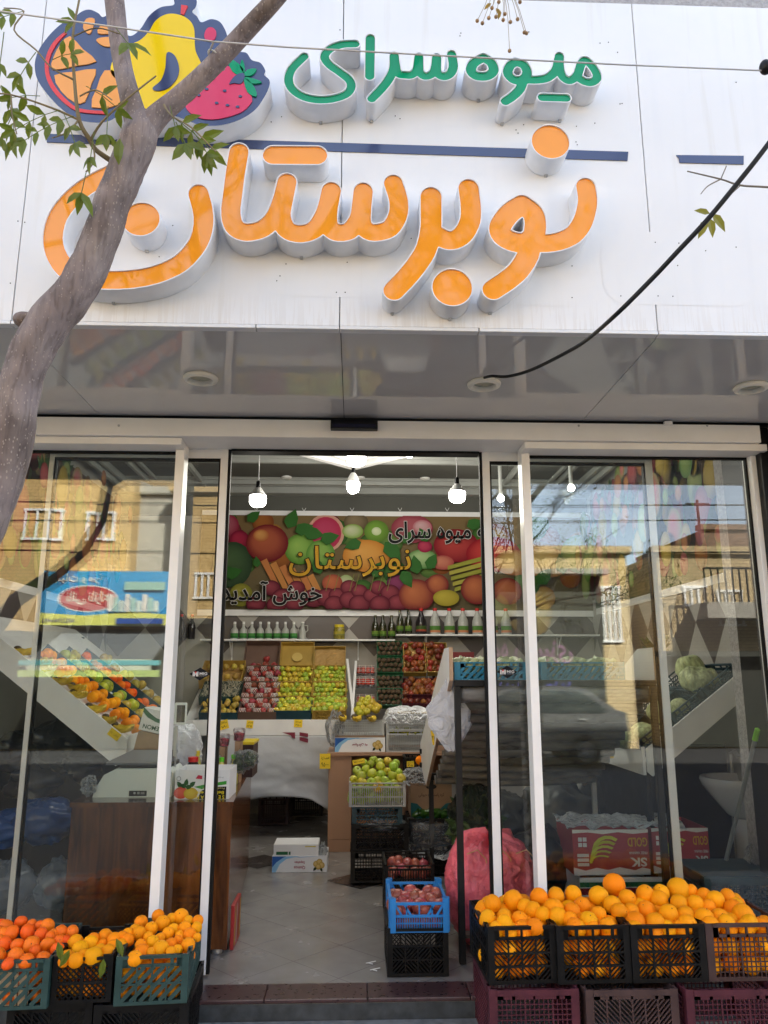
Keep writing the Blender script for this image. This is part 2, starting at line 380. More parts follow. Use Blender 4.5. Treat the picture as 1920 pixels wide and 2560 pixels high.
def fascia_mat():
    m, t, b = nmat('fascia_panel_paint'); N = t.nodes.new; L = t.links.new; tc = N('ShaderNodeTexCoord')
    mp = N('ShaderNodeMapping'); mp.inputs['Scale'].default_value = (9, 1, .5); L(tc.outputs['Object'], mp.inputs[0])
    nz = N('ShaderNodeTexNoise'); nz.inputs['Scale'].default_value = 2.2; nz.inputs['Detail'].default_value = 7; L(mp.outputs[0], nz.inputs[0])
    n2 = N('ShaderNodeTexNoise'); n2.inputs['Scale'].default_value = 1.7; n2.inputs['Detail'].default_value = 5; L(tc.outputs['Object'], n2.inputs[0])
    r = ramp2(t, nz.outputs[0], [(.0, (.77, .775, .785)), (.47, (.81, .81, .81)), (.64, (.81, .81, .81)), (.74, (.765, .755, .735))])
    r2 = ramp2(t, n2.outputs[0], [(.38, (.965, .965, .965)), (.55, (1, 1, 1))])
    sx = N('ShaderNodeSeparateXYZ'); L(tc.outputs['Object'], sx.inputs[0])       # rusty drip stains along the bottom lip
    n3 = N('ShaderNodeTexNoise'); n3.inputs['Scale'].default_value = 9; n3.inputs['Detail'].default_value = 8; L(mp.outputs[0], n3.inputs[0])
    low = M_(t, 'SUBTRACT', 1, M_(t, 'MULTIPLY', M_(t, 'SUBTRACT', sx.outputs[2], 2.50), 7)); low.node.use_clamp = True
    f = M_(t, 'MULTIPLY', low, M_(t, 'GREATER_THAN', n3.outputs[0], .53)); f = M_(t, 'MULTIPLY', f, .14)
    mx = N('ShaderNodeMix'); mx.data_type = 'RGBA'; mx.blend_type = 'MULTIPLY'; mx.inputs[0].default_value = 1; L(r.outputs[0], mx.inputs[6]); L(r2.outputs[0], mx.inputs[7])
    m2 = N('ShaderNodeMix'); m2.data_type = 'RGBA'; L(f, m2.inputs[0]); L(mx.outputs[2], m2.inputs[6]); m2.inputs[7].default_value = (.42, .31, .2, 1)
    L(m2.outputs[2], b.inputs['Base Color']); b.inputs['Roughness'].default_value = .38
    n4 = N('ShaderNodeTexNoise'); n4.inputs['Scale'].default_value = 2; L(tc.outputs['Object'], n4.inputs[0]); bp = N('ShaderNodeBump'); bp.inputs['Strength'].default_value = .12; bp.inputs['Distance'].default_value = .02; L(n4.outputs[0], bp.inputs['Height']); L(bp.outputs[0], b.inputs['Normal'])
    return m
MT['fascia'] = fascia_mat()
def soffit_mat():
    m, t, b = nmat('grey_composite_panel'); N = t.nodes.new; L = t.links.new; tc = N('ShaderNodeTexCoord')
    nz = N('ShaderNodeTexNoise'); nz.inputs['Scale'].default_value = 1.6; nz.inputs['Detail'].default_value = 6; L(tc.outputs['Object'], nz.inputs[0])
    r = ramp2(t, nz.outputs[0], [(.3, (.6, .585, .565)), (.7, (.68, .665, .64))]); L(r.outputs[0], b.inputs['Base Color'])
    b.inputs['Roughness'].default_value = .045; b.inputs['Specular IOR Level'].default_value = .9
    n4 = N('ShaderNodeTexNoise'); n4.inputs['Scale'].default_value = 2.2; n4.inputs['Detail'].default_value = 0; L(tc.outputs['Object'], n4.inputs[0]); bp = N('ShaderNodeBump'); bp.inputs['Strength'].default_value = .05; bp.inputs['Distance'].default_value = .03; L(n4.outputs[0], bp.inputs['Height']); L(bp.outputs[0], b.inputs['Normal'])
    return m
MT['soffit'] = soffit_mat()
def argyle_mat(name, ax, su, sv, light, dark, ou=0, ov=0):
    m, t, b = nmat(name); N = t.nodes.new; L = t.links.new; tc = N('ShaderNodeTexCoord'); s = N('ShaderNodeSeparateXYZ'); L(tc.outputs['Object'], s.inputs[0])
    u = M_(t, 'FRACT', M_(t, 'ADD', M_(t, 'DIVIDE', s.outputs[ax], su), 50 + ou)); du = M_(t, 'MULTIPLY', M_(t, 'ABSOLUTE', M_(t, 'SUBTRACT', u, .5)), 2)
    dv = M_(t, 'DIVIDE', M_(t, 'ABSOLUTE', M_(t, 'SUBTRACT', s.outputs[2], ov)), sv); k = M_(t, 'LESS_THAN', M_(t, 'ADD', du, dv), 1)
    nz = N('ShaderNodeTexNoise'); nz.inputs['Scale'].default_value = 3; nz.inputs['Detail'].default_value = 6; L(tc.outputs['Object'], nz.inputs[0])
    mx = N('ShaderNodeMix'); mx.data_type = 'RGBA'; L(k, mx.inputs[0]); mx.inputs[6].default_value = (*light, 1); mx.inputs[7].default_value = (*dark, 1)
    hs = N('ShaderNodeHueSaturation'); L(mx.outputs[2], hs.inputs['Color']); mr = N('ShaderNodeMapRange'); mr.inputs[3].default_value = .8; mr.inputs[4].default_value = 1.2; L(nz.outputs[0], mr.inputs[0]); L(mr.outputs[0], hs.inputs['Value'])
    L(hs.outputs[0], b.inputs['Base Color']); b.inputs['Roughness'].default_value = .3; return m
def floor_mat():
    m, t, b = nmat('glazed_floor_tile'); N = t.nodes.new; L = t.links.new; tc = N('ShaderNodeTexCoord'); mp = N('ShaderNodeMapping'); mp.inputs['Rotation'].default_value = (0, 0, R(45)); L(tc.outputs['Object'], mp.inputs[0])
    s = N('ShaderNodeSeparateXYZ'); L(mp.outputs[0], s.inputs[0]); T = .30
    fs = []
    for k, o in ((0, FLO[0]), (1, FLO[1])):
        q = M_(t, 'FRACT', M_(t, 'DIVIDE', M_(t, 'ADD', s.outputs[k], 50 * T + o), T)); fs.append(M_(t, 'LESS_THAN', q, .009))
    g = M_(t, 'MAXIMUM', fs[0], fs[1])
    nz = N('ShaderNodeTexNoise'); nz.inputs['Scale'].default_value = 5; nz.inputs['Detail'].default_value = 8; L(tc.outputs['Object'], nz.inputs[0])
    r = ramp2(t, nz.outputs[0], [(.3, (.2, .185, .17)), (.7, (.27, .255, .24))])
    mx = N('ShaderNodeMix'); mx.data_type = 'RGBA'; L(g, mx.inputs[0]); L(r.outputs[0], mx.inputs[6]); mx.inputs[7].default_value = (.09, .08, .075, 1); L(mx.outputs[2], b.inputs['Base Color'])
    r2 = ramp2(t, nz.outputs[0], [(.3, (.12, .12, .12)), (.7, (.3, .3, .3))]); L(r2.outputs[0], b.inputs['Roughness']); return m
FLO = (.07, .02)
def wood_mat(name, c1, c2, rough=.22, sc=1.):
    m, t, b = nmat(name); N = t.nodes.new; L = t.links.new; tc = N('ShaderNodeTexCoord'); mp = N('ShaderNodeMapping'); mp.inputs['Scale'].default_value = (7 * sc, 7 * sc, .9 * sc); L(tc.outputs['Object'], mp.inputs[0])
    nz = N('ShaderNodeTexNoise'); nz.inputs['Scale'].default_value = 2.5; nz.inputs['Detail'].default_value = 9; nz.inputs['Distortion'].default_value = 1.2; L(mp.outputs[0], nz.inputs[0])
    r = ramp2(t, nz.outputs[0], [(.3, c1), (.7, c2)]); L(r.outputs[0], b.inputs['Base Color']); b.inputs['Roughness'].default_value = rough; b.inputs['Coat Weight'].default_value = .4; b.inputs['Coat Roughness'].default_value = .08; return m
MT['wood'] = wood_mat('varnished_wood', (.05, .016, .006), (.22, .075, .02))
MT['pale_wood'] = wood_mat('pale_wood', (.4, .25, .15), (.55, .38, .25), .5)
def bark_mat():
    m, t, b = nmat('smooth_grey_bark'); N = t.nodes.new; L = t.links.new; tc = N('ShaderNodeTexCoord')
    nz = N('ShaderNodeTexNoise'); nz.inputs['Scale'].default_value = 9; nz.inputs['Detail'].default_value = 9; L(tc.outputs['Object'], nz.inputs[0])
    r = ramp2(t, nz.outputs[0], [(.25, (.15, .115, .105)), (.5, (.25, .2, .19)), (.75, (.35, .29, .265))])
    mp = N('ShaderNodeMapping'); mp.inputs['Scale'].default_value = (1, 1, .55); L(tc.outputs['Object'], mp.inputs[0])
    vo = N('ShaderNodeTexVoronoi'); vo.inputs['Scale'].default_value = 150; vo.inputs['Randomness'].default_value = 1; L(mp.outputs[0], vo.inputs[0])
    n3 = N('ShaderNodeTexNoise'); n3.inputs['Scale'].default_value = 5; L(tc.outputs['Object'], n3.inputs[0])
    thr = M_(t, 'MULTIPLY', n3.outputs[0], .5); dot = M_(t, 'LESS_THAN', vo.outputs['Distance'], thr)
    vs_ = N('ShaderNodeSeparateColor'); L(vo.outputs['Color'], vs_.inputs[0]); dot = M_(t, 'MULTIPLY', dot, M_(t, 'GREATER_THAN', vs_.outputs[0], .42)); f = M_(t, 'MULTIPLY', dot, .5)
    m4 = N('ShaderNodeMapping'); m4.inputs['Scale'].default_value = (60, 60, 9); L(tc.outputs['Object'], m4.inputs[0]); n4 = N('ShaderNodeTexNoise'); n4.inputs['Scale'].default_value = 1; n4.inputs['Detail'].default_value = 6; n4.inputs['Distortion'].default_value = 1; L(m4.outputs[0], n4.inputs[0])
    n5 = N('ShaderNodeTexNoise'); n5.inputs['Scale'].default_value = 3.5; n5.inputs['Detail'].default_value = 5; L(tc.outputs['Object'], n5.inputs[0])
    rs = ramp2(t, n4.outputs[0], [(.33, (.68, .65, .63)), (.5, (1, 1, 1)), (.72, (1.18, 1.16, 1.12))]); rp = ramp2(t, n5.outputs[0], [(.35, (.62, .58, .52)), (.55, (1, 1, 1)), (.75, (1.15, 1.12, 1.0))])
    k1 = N('ShaderNodeMix'); k1.data_type = 'RGBA'; k1.blend_type = 'MULTIPLY'; k1.inputs[0].default_value = 1; L(r.outputs[0], k1.inputs[6]); L(rs.outputs[0], k1.inputs[7]); k2 = N('ShaderNodeMix'); k2.data_type = 'RGBA'; k2.blend_type = 'MULTIPLY'; k2.inputs[0].default_value = 1; L(k1.outputs[2], k2.inputs[6]); L(rp.outputs[0], k2.inputs[7])
    mx = N('ShaderNodeMix'); mx.data_type = 'RGBA'; L(f, mx.inputs[0]); L(k2.outputs[2], mx.inputs[6]); mx.inputs[7].default_value = (.45, .37, .3, 1); L(mx.outputs[2], b.inputs['Base Color']); b.inputs['Roughness'].default_value = .8
    h = M_(t, 'ADD', M_(t, 'MULTIPLY', n4.outputs[0], .7), M_(t, 'ADD', M_(t, 'MULTIPLY', dot, .4), nz.outputs[0])); bp = N('ShaderNodeBump'); bp.inputs['Strength'].default_value = .6; bp.inputs['Distance'].default_value = .006; L(h, bp.inputs['Height']); L(bp.outputs[0], b.inputs['Normal']); return m
MT['bark'] = bark_mat()
def leaf_mat(name, c):
    m = mat(name, c, .45, .3, 12); b = m.node_tree.nodes['Principled BSDF']; b.inputs['Transmission Weight'].default_value = 0
    t = m.node_tree; o = t.nodes['Material Output']; tl = t.nodes.new('ShaderNodeBsdfTranslucent'); tl.inputs[0].default_value = (c[0] * 2, c[1] * 1.8, c[2], 1); ad = t.nodes.new('ShaderNodeMixShader'); ad.inputs[0].default_value = .35
    t.links.new(b.outputs[0], ad.inputs[1]); t.links.new(tl.outputs[0], ad.inputs[2]); t.links.new(ad.outputs[0], o.inputs[0]); return m
MT['leaf'] = leaf_mat('ash_leaf', (.12, .17, .018))
MT['orange'] = mat('orange_peel', (.97, .325, .002), .5, .08, 20, .3, 260, rand=.08, hue=.014, spec=.18)
MT['tangerine'] = mat('tangerine_peel', (.95, .16, .004), .42, .07, 20, .3, 260, rand=.07, hue=.01, spec=.3)
MT['apple_y'] = mat('yellow_green_apple_skin', (.5, .43, .035), .3, .2, 14, rand=.18, hue=.035)
MT['apple_g'] = mat('green_apple_skin', (.33, .42, .04), .3, .2, 14, rand=.18, hue=.025)
MT['apple_r'] = mat('red_apple_skin', (.28, .04, .035), .3, .35, 10, rand=.3, hue=.02)
MT['peach'] = mat('nectarine_skin', (.2, .045, .014), .4, .5, 12, rand=.5, hue=.03)
MT['kiwi'] = mat('kiwi_skin', (.085, .055, .03), .8, .25, 30, .4, 300, rand=.2)
MT['pear'] = mat('quince_skin', (.42, .3, .05), .5, .25, 12, rand=.25, hue=.02)
MT['onion'] = mat('red_onion_skin', (.36, .075, .06), .3, .3, 9, rand=.25, hue=.02)
MT['pepper'] = mat('green_pepper_skin', (.03, .1, .012), .15, .3, 8, rand=.3)
MT['banana'] = mat('banana_skin', (.62, .42, .03), .45, .15, 9, rand=.15)
MT['stem'] = mat('brown_stem', (.09, .06, .03), .8, .2)
MT['cabbage'] = mat('cabbage_leaf', (.5, .55, .28), .5, .45, 4, 1, 9, rand=.1, stretch=(1, 1, .35))
MT['greens'] = mat('leafy_green', (.05, .1, .025), .5, .4, 9)
MT['lettuce'] = mat('pale_lettuce', (.5, .55, .3), .5, .25, 9, .5, 30)
MT['crate_black'] = mat('black_crate_plastic', (.007, .0068, .007), .45, .4, 9, spec=.22)
MT['crate_teal'] = mat('faded_teal_crate_plastic', (.028, .062, .057), .5, .3, 9, spec=.3)
MT['crate_blue'] = mat('blue_crate_plastic', (.02, .2, .52), .38, .12, 9)
MT['crate_cyan'] = mat('cyan_crate_plastic', (.01, .2, .34), .4, .12, 9)
MT['crate_maroon'] = mat('maroon_crate_plastic', (.075, .017, .027), .5, .3, 9, spec=.3)
MT['crate_brown'] = mat('brown_crate_plastic', (.06, .034, .032), .5, .3, 9, spec=.3)
MT['crate_grey'] = mat('grey_crate_plastic', (.42, .43, .42), .45, .12, 9)
MT['crate_green'] = mat('green_tray_plastic', (.015, .1, .04), .4, .15, 9)
MT['crate_yellow'] = mat('yellow_crate_plastic', (.36, .23, .04), .5, .15, 9)
MT['crate_dteal'] = mat('dark_teal_crate_plastic', (.012, .05, .07), .45, .2, 9)
def emis(name, col, st):
    m, t, b = nmat(name); b.inputs['Base Color'].default_value = (.8, .8, .8, 1); b.inputs['Emission Color'].default_value = (*col, 1); b.inputs['Emission Strength'].default_value = st; return m
MT['bulb'] = emis('lit_bulb', (1, .96, .88), 5)
MT['bulb_white'] = mat('bulb_housing', (.7, .7, .68), .4, .02)

# ------------------------------------------------------------------ ground and building
YF, YH = -1.10, -.15                                   # fascia face, header face
ZS = P(900, 1042, YH).z                                # soffit height
g = MB(); g.box(-60, 60, -60, 12, -.40, -.285); struct(g, 'road', MT['asphalt'])
g = MB(); g.box(-60, 60, -2.9, 6, -.40, -.25); struct(g, 'pavement', MT['pave'])
g = MB(); g.box(-2.6, 2.6, -.02, 4.5, -.12, 0); struct(g, 'shop_floor', floor_mat())
def fl_tile(px, py, r=.212):
    c = PZ(px, py, .003); m = MB(); m.add([(c.x - r, c.y, .003), (c.x, c.y - r, .003), (c.x + r, c.y, .003), (c.x, c.y + r, .003)], [(0, 1, 2, 3)]); return m
fd = MB()
for px, py in ((652, 2153), (900, 2200), (1130, 2145)):
    m = fl_tile(px, py); fd.add(m.v, m.f)
struct(fd, 'floor_inlay', mat('dark_inlay_tile', (.055, .045, .042), .25, .15, 8))
g = MB()
for a, b in ((-.92, -.36), (-.358, .06), (.062, .48), (.482, .9)): g.box(a, b, -.192, -.024, -.012, .004)
struct(g, 'door_sill', MT['sill'], bev=.004)
g = MB(); g.box(-2.6, 2.6, -.184, -.03, -.2, -.013); struct(g, 'step_riser', MT['step_dark'], bev=.004)
g = MB(); g.box(-2.6, 2.6, -.26, -.186, -.2, -.075); struct(g, 'step', MT['step_light'], bev=.006)
g = MB(); g.box(-2.6, 2.6, -.35, -.262, -.25, -.11); struct(g, 'step_tread', MT['step_dark'], bev=.006)

shop = thing('shop_building', 'fruit shop building with a white panelled fascia over a glazed front', 'building', (0, 0, 0))
XL, XR = -2.75, 2.75
def fx(px, py, Y): return P(px, py, Y).x
# fascia panels with open joints
jl = fx(55, 560, YF); jc = fx(853, 500, YF); jr = fx(1612, 420, YF)
ZT = P(1700, 13, YF).z; zb = P(900, 823, YF).z
edges = [-4.2, jl, jc, jr, 4.2]
for a, b in zip(edges, edges[1:]):
    m = MB(); m.box(a + .0016, b - .0016, YF, YF + .03, zb + .012, ZT); m.build('fascia_panel', MT['fascia'], shop, bev=.002)
m = MB(); m.box(-4.2, 4.2, YF + .032, YF + .06, zb + .03, ZT - .01); m.build('fascia_backing', mat('grey_backing', (.42, .42, .42), .8), shop)
m = MB(); 
for a, b in ((-4.2, jl), (jl, fx(640, 820, YF)), (fx(640, 820, YF), jc), (jc, fx(1197, 825, YF)), (fx(1197, 825, YF), jr), (jr, 4.2)): m.box(a + .002, b - .002, YF - .006, YF + .028, zb - .004, zb + .009)
m.build('fascia_lip', MT['white_metal'], shop, bev=.002)
for px, py in [(1322, 80), (1150, 90), (1152, 83), (1290, 325), (1295, 333), (1440, 355), (1443, 362), (1500, 108), (1521, 106), (1544, 131), (1840, 206), (1550, 260), (1555, 259), (1487, 308), (1441, 316), (1638, 606), (1697, 608), (1764, 627), (1840, 618), (1694, 664), (1552, 740), (1682, 741), (1645, 740), (1430, 665), (1430, 744), (700, 690), (692, 702), (868, 656), (841, 731), (863, 731), (1028, 596), (704, 292), (988, 290), (1000, 297), (850, 75), (45, 553), (62, 556), (26, 708), (432, 564), (398, 642), (1309, 312), (1430, 620), (678, 305), (715, 660)]:
    p = P(px, py, YF - .0006); m = MB(); m.lathe([(.0022, 0), (.0022, .0012)], 8, (0, 0, 0), Matrix.Translation(p) @ Matrix.Rotation(R(90), 4, 'X')); m.build('screw_hole', MT['dark_gap'], shop)
# pale outlines of removed lettering
m = MB()
def rrect(px0, py0, px1, py1, rr):
    a, b = P(px0, py1, YF), P(px1, py0, YF); x0, z0, x1, z1 = a.x, a.z, b.x, b.z; o = []
    for cx, cz, s in ((x1 - rr, z1 - rr, 0), (x0 + rr, z1 - rr, 90), (x0 + rr, z0 + rr, 180), (x1 - rr, z0 + rr, 270)):
        for k in range(7): t = R(s + 15 * k); o.append((cx + rr * math.cos(t), cz + rr * math.sin(t)))
    return o
for q in ((1510, 585, 1875, 760, .09), (670, 585, 985, 740, .09), (380, 545, 620, 735, .08), (1090, 590, 1450, 760, .1)):
    o = rrect(*q); m.poly(o, lambda x, z: (x, YF - .0008, z))
m.build('old_sign_patch', MT['fascia'], shop)
# stone wall above the fascia, soffit, header beam
m = MB(); m.box(-4.2, 4.2, -.6, .4, ZT - .02, 9.2); m.build('upper_wall', MT['concrete'], shop)
m = MB(); m.box(-4.2, 4.2, YF + .005, -.62, ZT - .012, ZT + .01); m.build('fascia_capping', MT['concrete'], shop)
sa = [(-4.2, -4.2), (PZ(122, 905, ZS).x, PZ(240, 1030, ZS).x), (PZ(852, 832, ZS).x, PZ(860, 1037, ZS).x), (PZ(1643, 843, ZS).x, PZ(1462, 1045, ZS).x), (4.2, 4.2)]
y0, y1 = YF + .03, YH + .02
# the left seam starts at the front edge further out
t_ = (PZ(122, 905, ZS).y - y0) / (y1 - PZ(122, 905, ZS).y); sa[1] = (sa[1][0] - (sa[1][1] - sa[1][0]) * t_, sa[1][1])
for (a0, a1), (b0, b1) in zip(sa, sa[1:]):
    m = MB(); lp = [(a0 + .0015, y0), (b0 - .0015, y0), (b1 - .0015, y1), (a1 + .0015, y1)]
    m.prism(lp, lambda x, y: (x, y, ZS), lambda x, y: (x, y, ZS + .02)); m.build('soffit_panel', MT['soffit'], shop)
m = MB(); m.box(-4.2, 4.2, y0, .4, ZS + .022, ZS + .08); m.build('soffit_backing', mat('soffit_void', (.1, .1, .1), .9), shop)
zh = P(900, 1095, YH).z; zgap = ZS - .018
m = MB(); m.box(fx(-300, 1090, YH), fx(1903, 1100, YH), YH, .12, zh, zgap); m.build('header_beam', MT['frame'], shop, bev=.003)
m = MB(); m.box(-4.2, 4.2, YH + .05, .3, zgap + .002, ZS - .002); m.build('header_shadow_gap', MT['dark_gap'], shop)
m = MB(); a = P(1436 + 230, 1058, YH); m.box(a.x - .015, a.x + .022, YH - .02, YH - .001, a.z - .012, a.z + .004); m.build('cable_clip', MT['white_metal'], shop)
for px in (297, 1447, 1768):
    a = P(px, 1064, YH); m = MB(); m.lathe([(.006, 0), (.004, .003)], 10, (0, 0, 0), Matrix.Translation((a.x, YH - .0005, a.z)) @ Matrix.Rotation(R(90), 4, 'X')); m.build('header_screw', MT['steel'], shop)
# right-hand pier
xb = fx(1908, 1066, YH)
m = MB(); m.box(xb, xb + .05, YH + .05, .3, -.25, ZS - .02); m.build('black_jamb', MT['black'], shop)
m = MB(); m.box(xb + .052, 4.2, YH - .05, .5, -.25, ZS - .003); m.build('pier', MT['concrete'], shop)
m = MB(); m.box(-4.2, -2.9, YH - .05, .5, -.25, ZS - .003); m.build('pier', MT['concrete'], shop)
# the room
ZC = 3.22; YB = 4.2; WL, WR = -2.48, 2.43
DK, LT = (.075, .062, .062), (.34, .325, .30)
m = MB(); m.box(-3, 3, YB, YB + .2, -.1, 4.2); m.build('back_wall', argyle_mat('argyle_tile_back', 0, .51, .28, LT, DK, .13, 1.76), shop)
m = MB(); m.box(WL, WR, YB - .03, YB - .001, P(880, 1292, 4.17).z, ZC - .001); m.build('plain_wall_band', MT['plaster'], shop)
m = MB(); m.box(WL - .2, WL, .32, YB - .001, -.1, 4.2); m.build('side_wall', argyle_mat('argyle_tile_side', 1, .46, .30, LT, DK, .1, 1.66), shop)
m = MB(); m.box(WR, WR + .2, .32, YB - .001, -.1, 4.2); m.build('side_wall', argyle_mat('argyle_tile_side', 1, .46, .30, LT, DK, .1, 1.66), shop)
m = MB(); m.box(P(1820, 1110, .33).x, WR - .002, .33, .36, .001, ZS + .1); m.build('brown_pillar', MT['brown_wall'], shop)
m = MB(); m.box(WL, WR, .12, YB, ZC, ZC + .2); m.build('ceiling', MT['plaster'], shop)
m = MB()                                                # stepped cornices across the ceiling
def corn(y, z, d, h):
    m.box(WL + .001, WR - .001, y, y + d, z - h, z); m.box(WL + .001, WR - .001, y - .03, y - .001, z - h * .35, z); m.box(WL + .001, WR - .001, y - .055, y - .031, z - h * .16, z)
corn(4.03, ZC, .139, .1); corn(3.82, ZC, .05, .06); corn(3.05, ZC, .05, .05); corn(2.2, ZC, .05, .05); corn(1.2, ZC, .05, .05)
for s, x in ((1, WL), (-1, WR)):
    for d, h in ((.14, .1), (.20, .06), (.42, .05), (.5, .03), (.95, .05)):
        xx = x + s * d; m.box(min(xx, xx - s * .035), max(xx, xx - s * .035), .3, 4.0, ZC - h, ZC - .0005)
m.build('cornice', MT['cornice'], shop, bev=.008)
# ceiling rose: a big square set cornerwise, with plaster mouldings
ap = PZ(885, 1172, ZC - .07); cx, cy = ap.x, ap.y - 1.0
for r_, wd, dz in ((1.0, .07, .075), (.86, .03, .05), (.7, .025, .035)):
    m = MB()
    for k in range(4):
        a, b = R(90 * k), R(90 * k + 90)
        A = Vector((cx + r_ * math.cos(a), cy + r_ * math.sin(a), ZC - dz / 2)); B = Vector((cx + r_ * math.cos(b), cy + r_ * math.sin(b), ZC - dz / 2)); m.bar(A, B, wd, dz)
    m.build('ceiling_rose', MT['white'], shop, bev=.006)
# ceiling down-lights of the soffit
dl0 = None
for px, py, lab in ((502, 942, 'round recessed soffit light, leftmost of three in the grey soffit'), (1210, 957, 'round recessed soffit light with the black cable running into it'), (1877, 965, 'round recessed soffit light, rightmost of three in the grey soffit')):
    p = PZ(px, py, ZS); t = thing('recessed_light', lab, 'ceiling light', p, 'recessed lights in the soffit')
    m = MB(); m.lathe([(.066, 0), (.072, -.006), (.068, -.016), (.054, -.02), (.048, -.012), (.0465, -.0005)], 40, p); m.build('trim_ring', mat('aged_white_trim', (.86, .82, .7), .5, .08), t, smooth=True)
    m = MB(); m.lathe([(.046, -.001), (.04, -.0035), (.0001, -.005)], 32, p); m.build('lens', mat('frosted_lens', (.42, .4, .28), .3, .15, 30), t, smooth=True)

# ------------------------------------------------------------------ the sign
YL = -1.20
def zc(off, sc): return lambda x, y: (off[0] + x * sc, off[1] + y * sc)
R3 = zc((0, 320), 600 / 1659); R4 = zc((500, 320), 600 / 1659); R5 = zc((900, 280), 660 / 1659); R2 = zc((660, 40), 900 / 1659); R1 = zc((0, 0), 720 / 1659)
def st(reg, sc, pts, r, smooth=True):
    q = [reg(*p) for p in pts]
    if smooth and len(q) > 2: q = smooth_pts(q, 8)
    o = []
    for x, y in q:
        p = P(x, y, YL); e = P(x + 10, y, YL); o.append(((p.x, p.z), r * sc * (e.x - p.x) / 10))
    return o
def letter(strokes, face, label, group, name='sign_letter'):
    s = SDF(strokes); L0 = s.loops(0); L1 = s.loops(-.0035)
    big = max(L0, key=lambda l: len(l)); c = Vector((sum(p[0] for p in big) / len(big), YF, sum(p[1] for p in big) / len(big)))
    t = thing(name, label, 'sign letter', c, group)
    m = MB(); F = lambda y: (lambda x, z: (x, y, z))
    for l in L0: m.wall(l, F(YL), F(YF - .001))
    for l in L1: m.wall(l, F(YL), F(YL + .007))
    m.poly(L0 + L1, F(YL)); m.build('letter_return', MT['letter_side'], t, smooth=True, ang=30)
    m = MB(); m.poly(L1, F(YL + .0065)); m.build('letter_face', face, t)
    m = MB(); lo = min(L0[0], key=lambda p: p[1])
    m.box(lo[0] - .006, lo[0] + .006, YF - .012, YF - .001, lo[1] - .006, lo[1] + .002); m.build('fixing_tab', MT['steel'], t)
    return t
S3 = 600 / 1659; S5 = 660 / 1659; S2 = 900 / 1659
OG, GG = 'orange sign letters on the fascia', 'green sign letters on the fascia'
OF, GF = MT['orange_face'], MT['green_face']
letter([st(R3, S3, [(800, 300), (740, 325), (600, 400), (480, 500), (395, 620), (364, 760), (390, 880), (470, 985), (600, 1035), (780, 1050), (960, 1037), (1110, 1000), (1250, 930), (1355, 815), (1400, 700), (1403, 580), (1370, 450)], 76)], OF, 'large orange bowl-shaped letter at the left end, partly behind the tree trunk', OG)
letter([st(R3, S3, [(975, 628)], 135)], OF, 'orange round dot inside the bowl-shaped letter beside the tree trunk', OG)
letter([st(R4, S3, [(268, 163), (245, 300), (225, 450), (212, 580), (232, 670), (285, 712), (350, 718), (440, 690), (520, 610), (570, 490), (600, 372)], 74),
        st(R4, S3, [(600, 372), (575, 500), (560, 610), (600, 700), (690, 730), (790, 700), (855, 610), (890, 510), (907, 432)], 74),
        st(R4, S3, [(907, 432), (885, 560), (885, 660), (925, 712), (985, 722), (1045, 700), (1100, 620), (1118, 520), (1128, 435)], 73),
        st(R4, S3, [(1128, 435), (1118, 560), (1120, 660), (1165, 712), (1230, 720), (1315, 690), (1368, 600), (1373, 500), (1337, 380)], 72)], OF, 'widest orange letter block, a tall stroke and four teeth under the capsule dot', OG)
letter([st(R4, S3, [(505, 185), (808, 187)], 78)], OF, 'orange capsule-shaped dot above the toothed letter block', OG)
letter([st(R5, S5, [(683, 478), (697, 600), (690, 690), (640, 775), (560, 806), (470, 765)], 70), st(R5, S5, [(447, 530), (447, 650), (445, 740), (420, 850), (370, 940), (295, 1035), (213, 1120)], 72)], OF, 'orange letter with two upright horns and a tail, beside the lower round dot', OG)
letter([st(R5, S5, [(580, 1100)], 131)], OF, 'orange round dot at the bottom between two letter tails', OG)
letter([st(R5, S5, [(1020, 582), (1090, 640), (1102, 735), (1070, 812), (980, 818), (900, 780), (882, 720), (940, 635), (1020, 582)], 74), st(R5, S5, [(1068, 800), (1060, 890), (1000, 990), (920, 1060), (837, 1115)], 73),
        st(R5, S5, [(1080, 815), (1150, 825), (1250, 812), (1340, 770), (1400, 690), (1428, 590), (1430, 530), (1420, 468)], 67)], OF, 'orange looped letter with a tail and a raised right arm at the right end', OG)
letter([st(R5, S5, [(1198, 185)], 124)], OF, 'orange round dot above the right end, over the dark stripe', OG)
letter([st(R2, S2, [(420, 127), (360, 130), (305, 150), (279, 185), (300, 222), (350, 258), (392, 292), (402, 325), (380, 358), (320, 380), (250, 385), (180, 370), (130, 335), (113, 290), (130, 240), (185, 185)], 25)], GF, 'green S-shaped letter with an open bowl at the left of the green row', GG)
letter([st(R2, S2, [(490, 101), (487, 276)], 26)], GF, 'straight upright green letter', GG)
letter([st(R2, S2, [(865, 175), (873, 230), (857, 266), (825, 277), (797, 255), (796, 190)], 26), st(R2, S2, [(796, 190), (786, 250), (762, 273), (735, 274), (716, 250), (714, 186)], 25), st(R2, S2, [(714, 186), (705, 245), (682, 269), (650, 271), (615, 258), (600, 182)], 25), st(R2, S2, [(600, 182), (598, 240), (575, 290), (540, 335), (497, 379)], 26)], GF, 'toothed green letter block with a tail, beside the straight green letter', GG)
letter([st(R2, S2, [(1012, 191), (1048, 215), (1058, 250), (1030, 275), (980, 275), (954, 250), (968, 215), (1012, 191)], 28)], GF, 'green drop-shaped loop letter standing alone in the green row', GG)
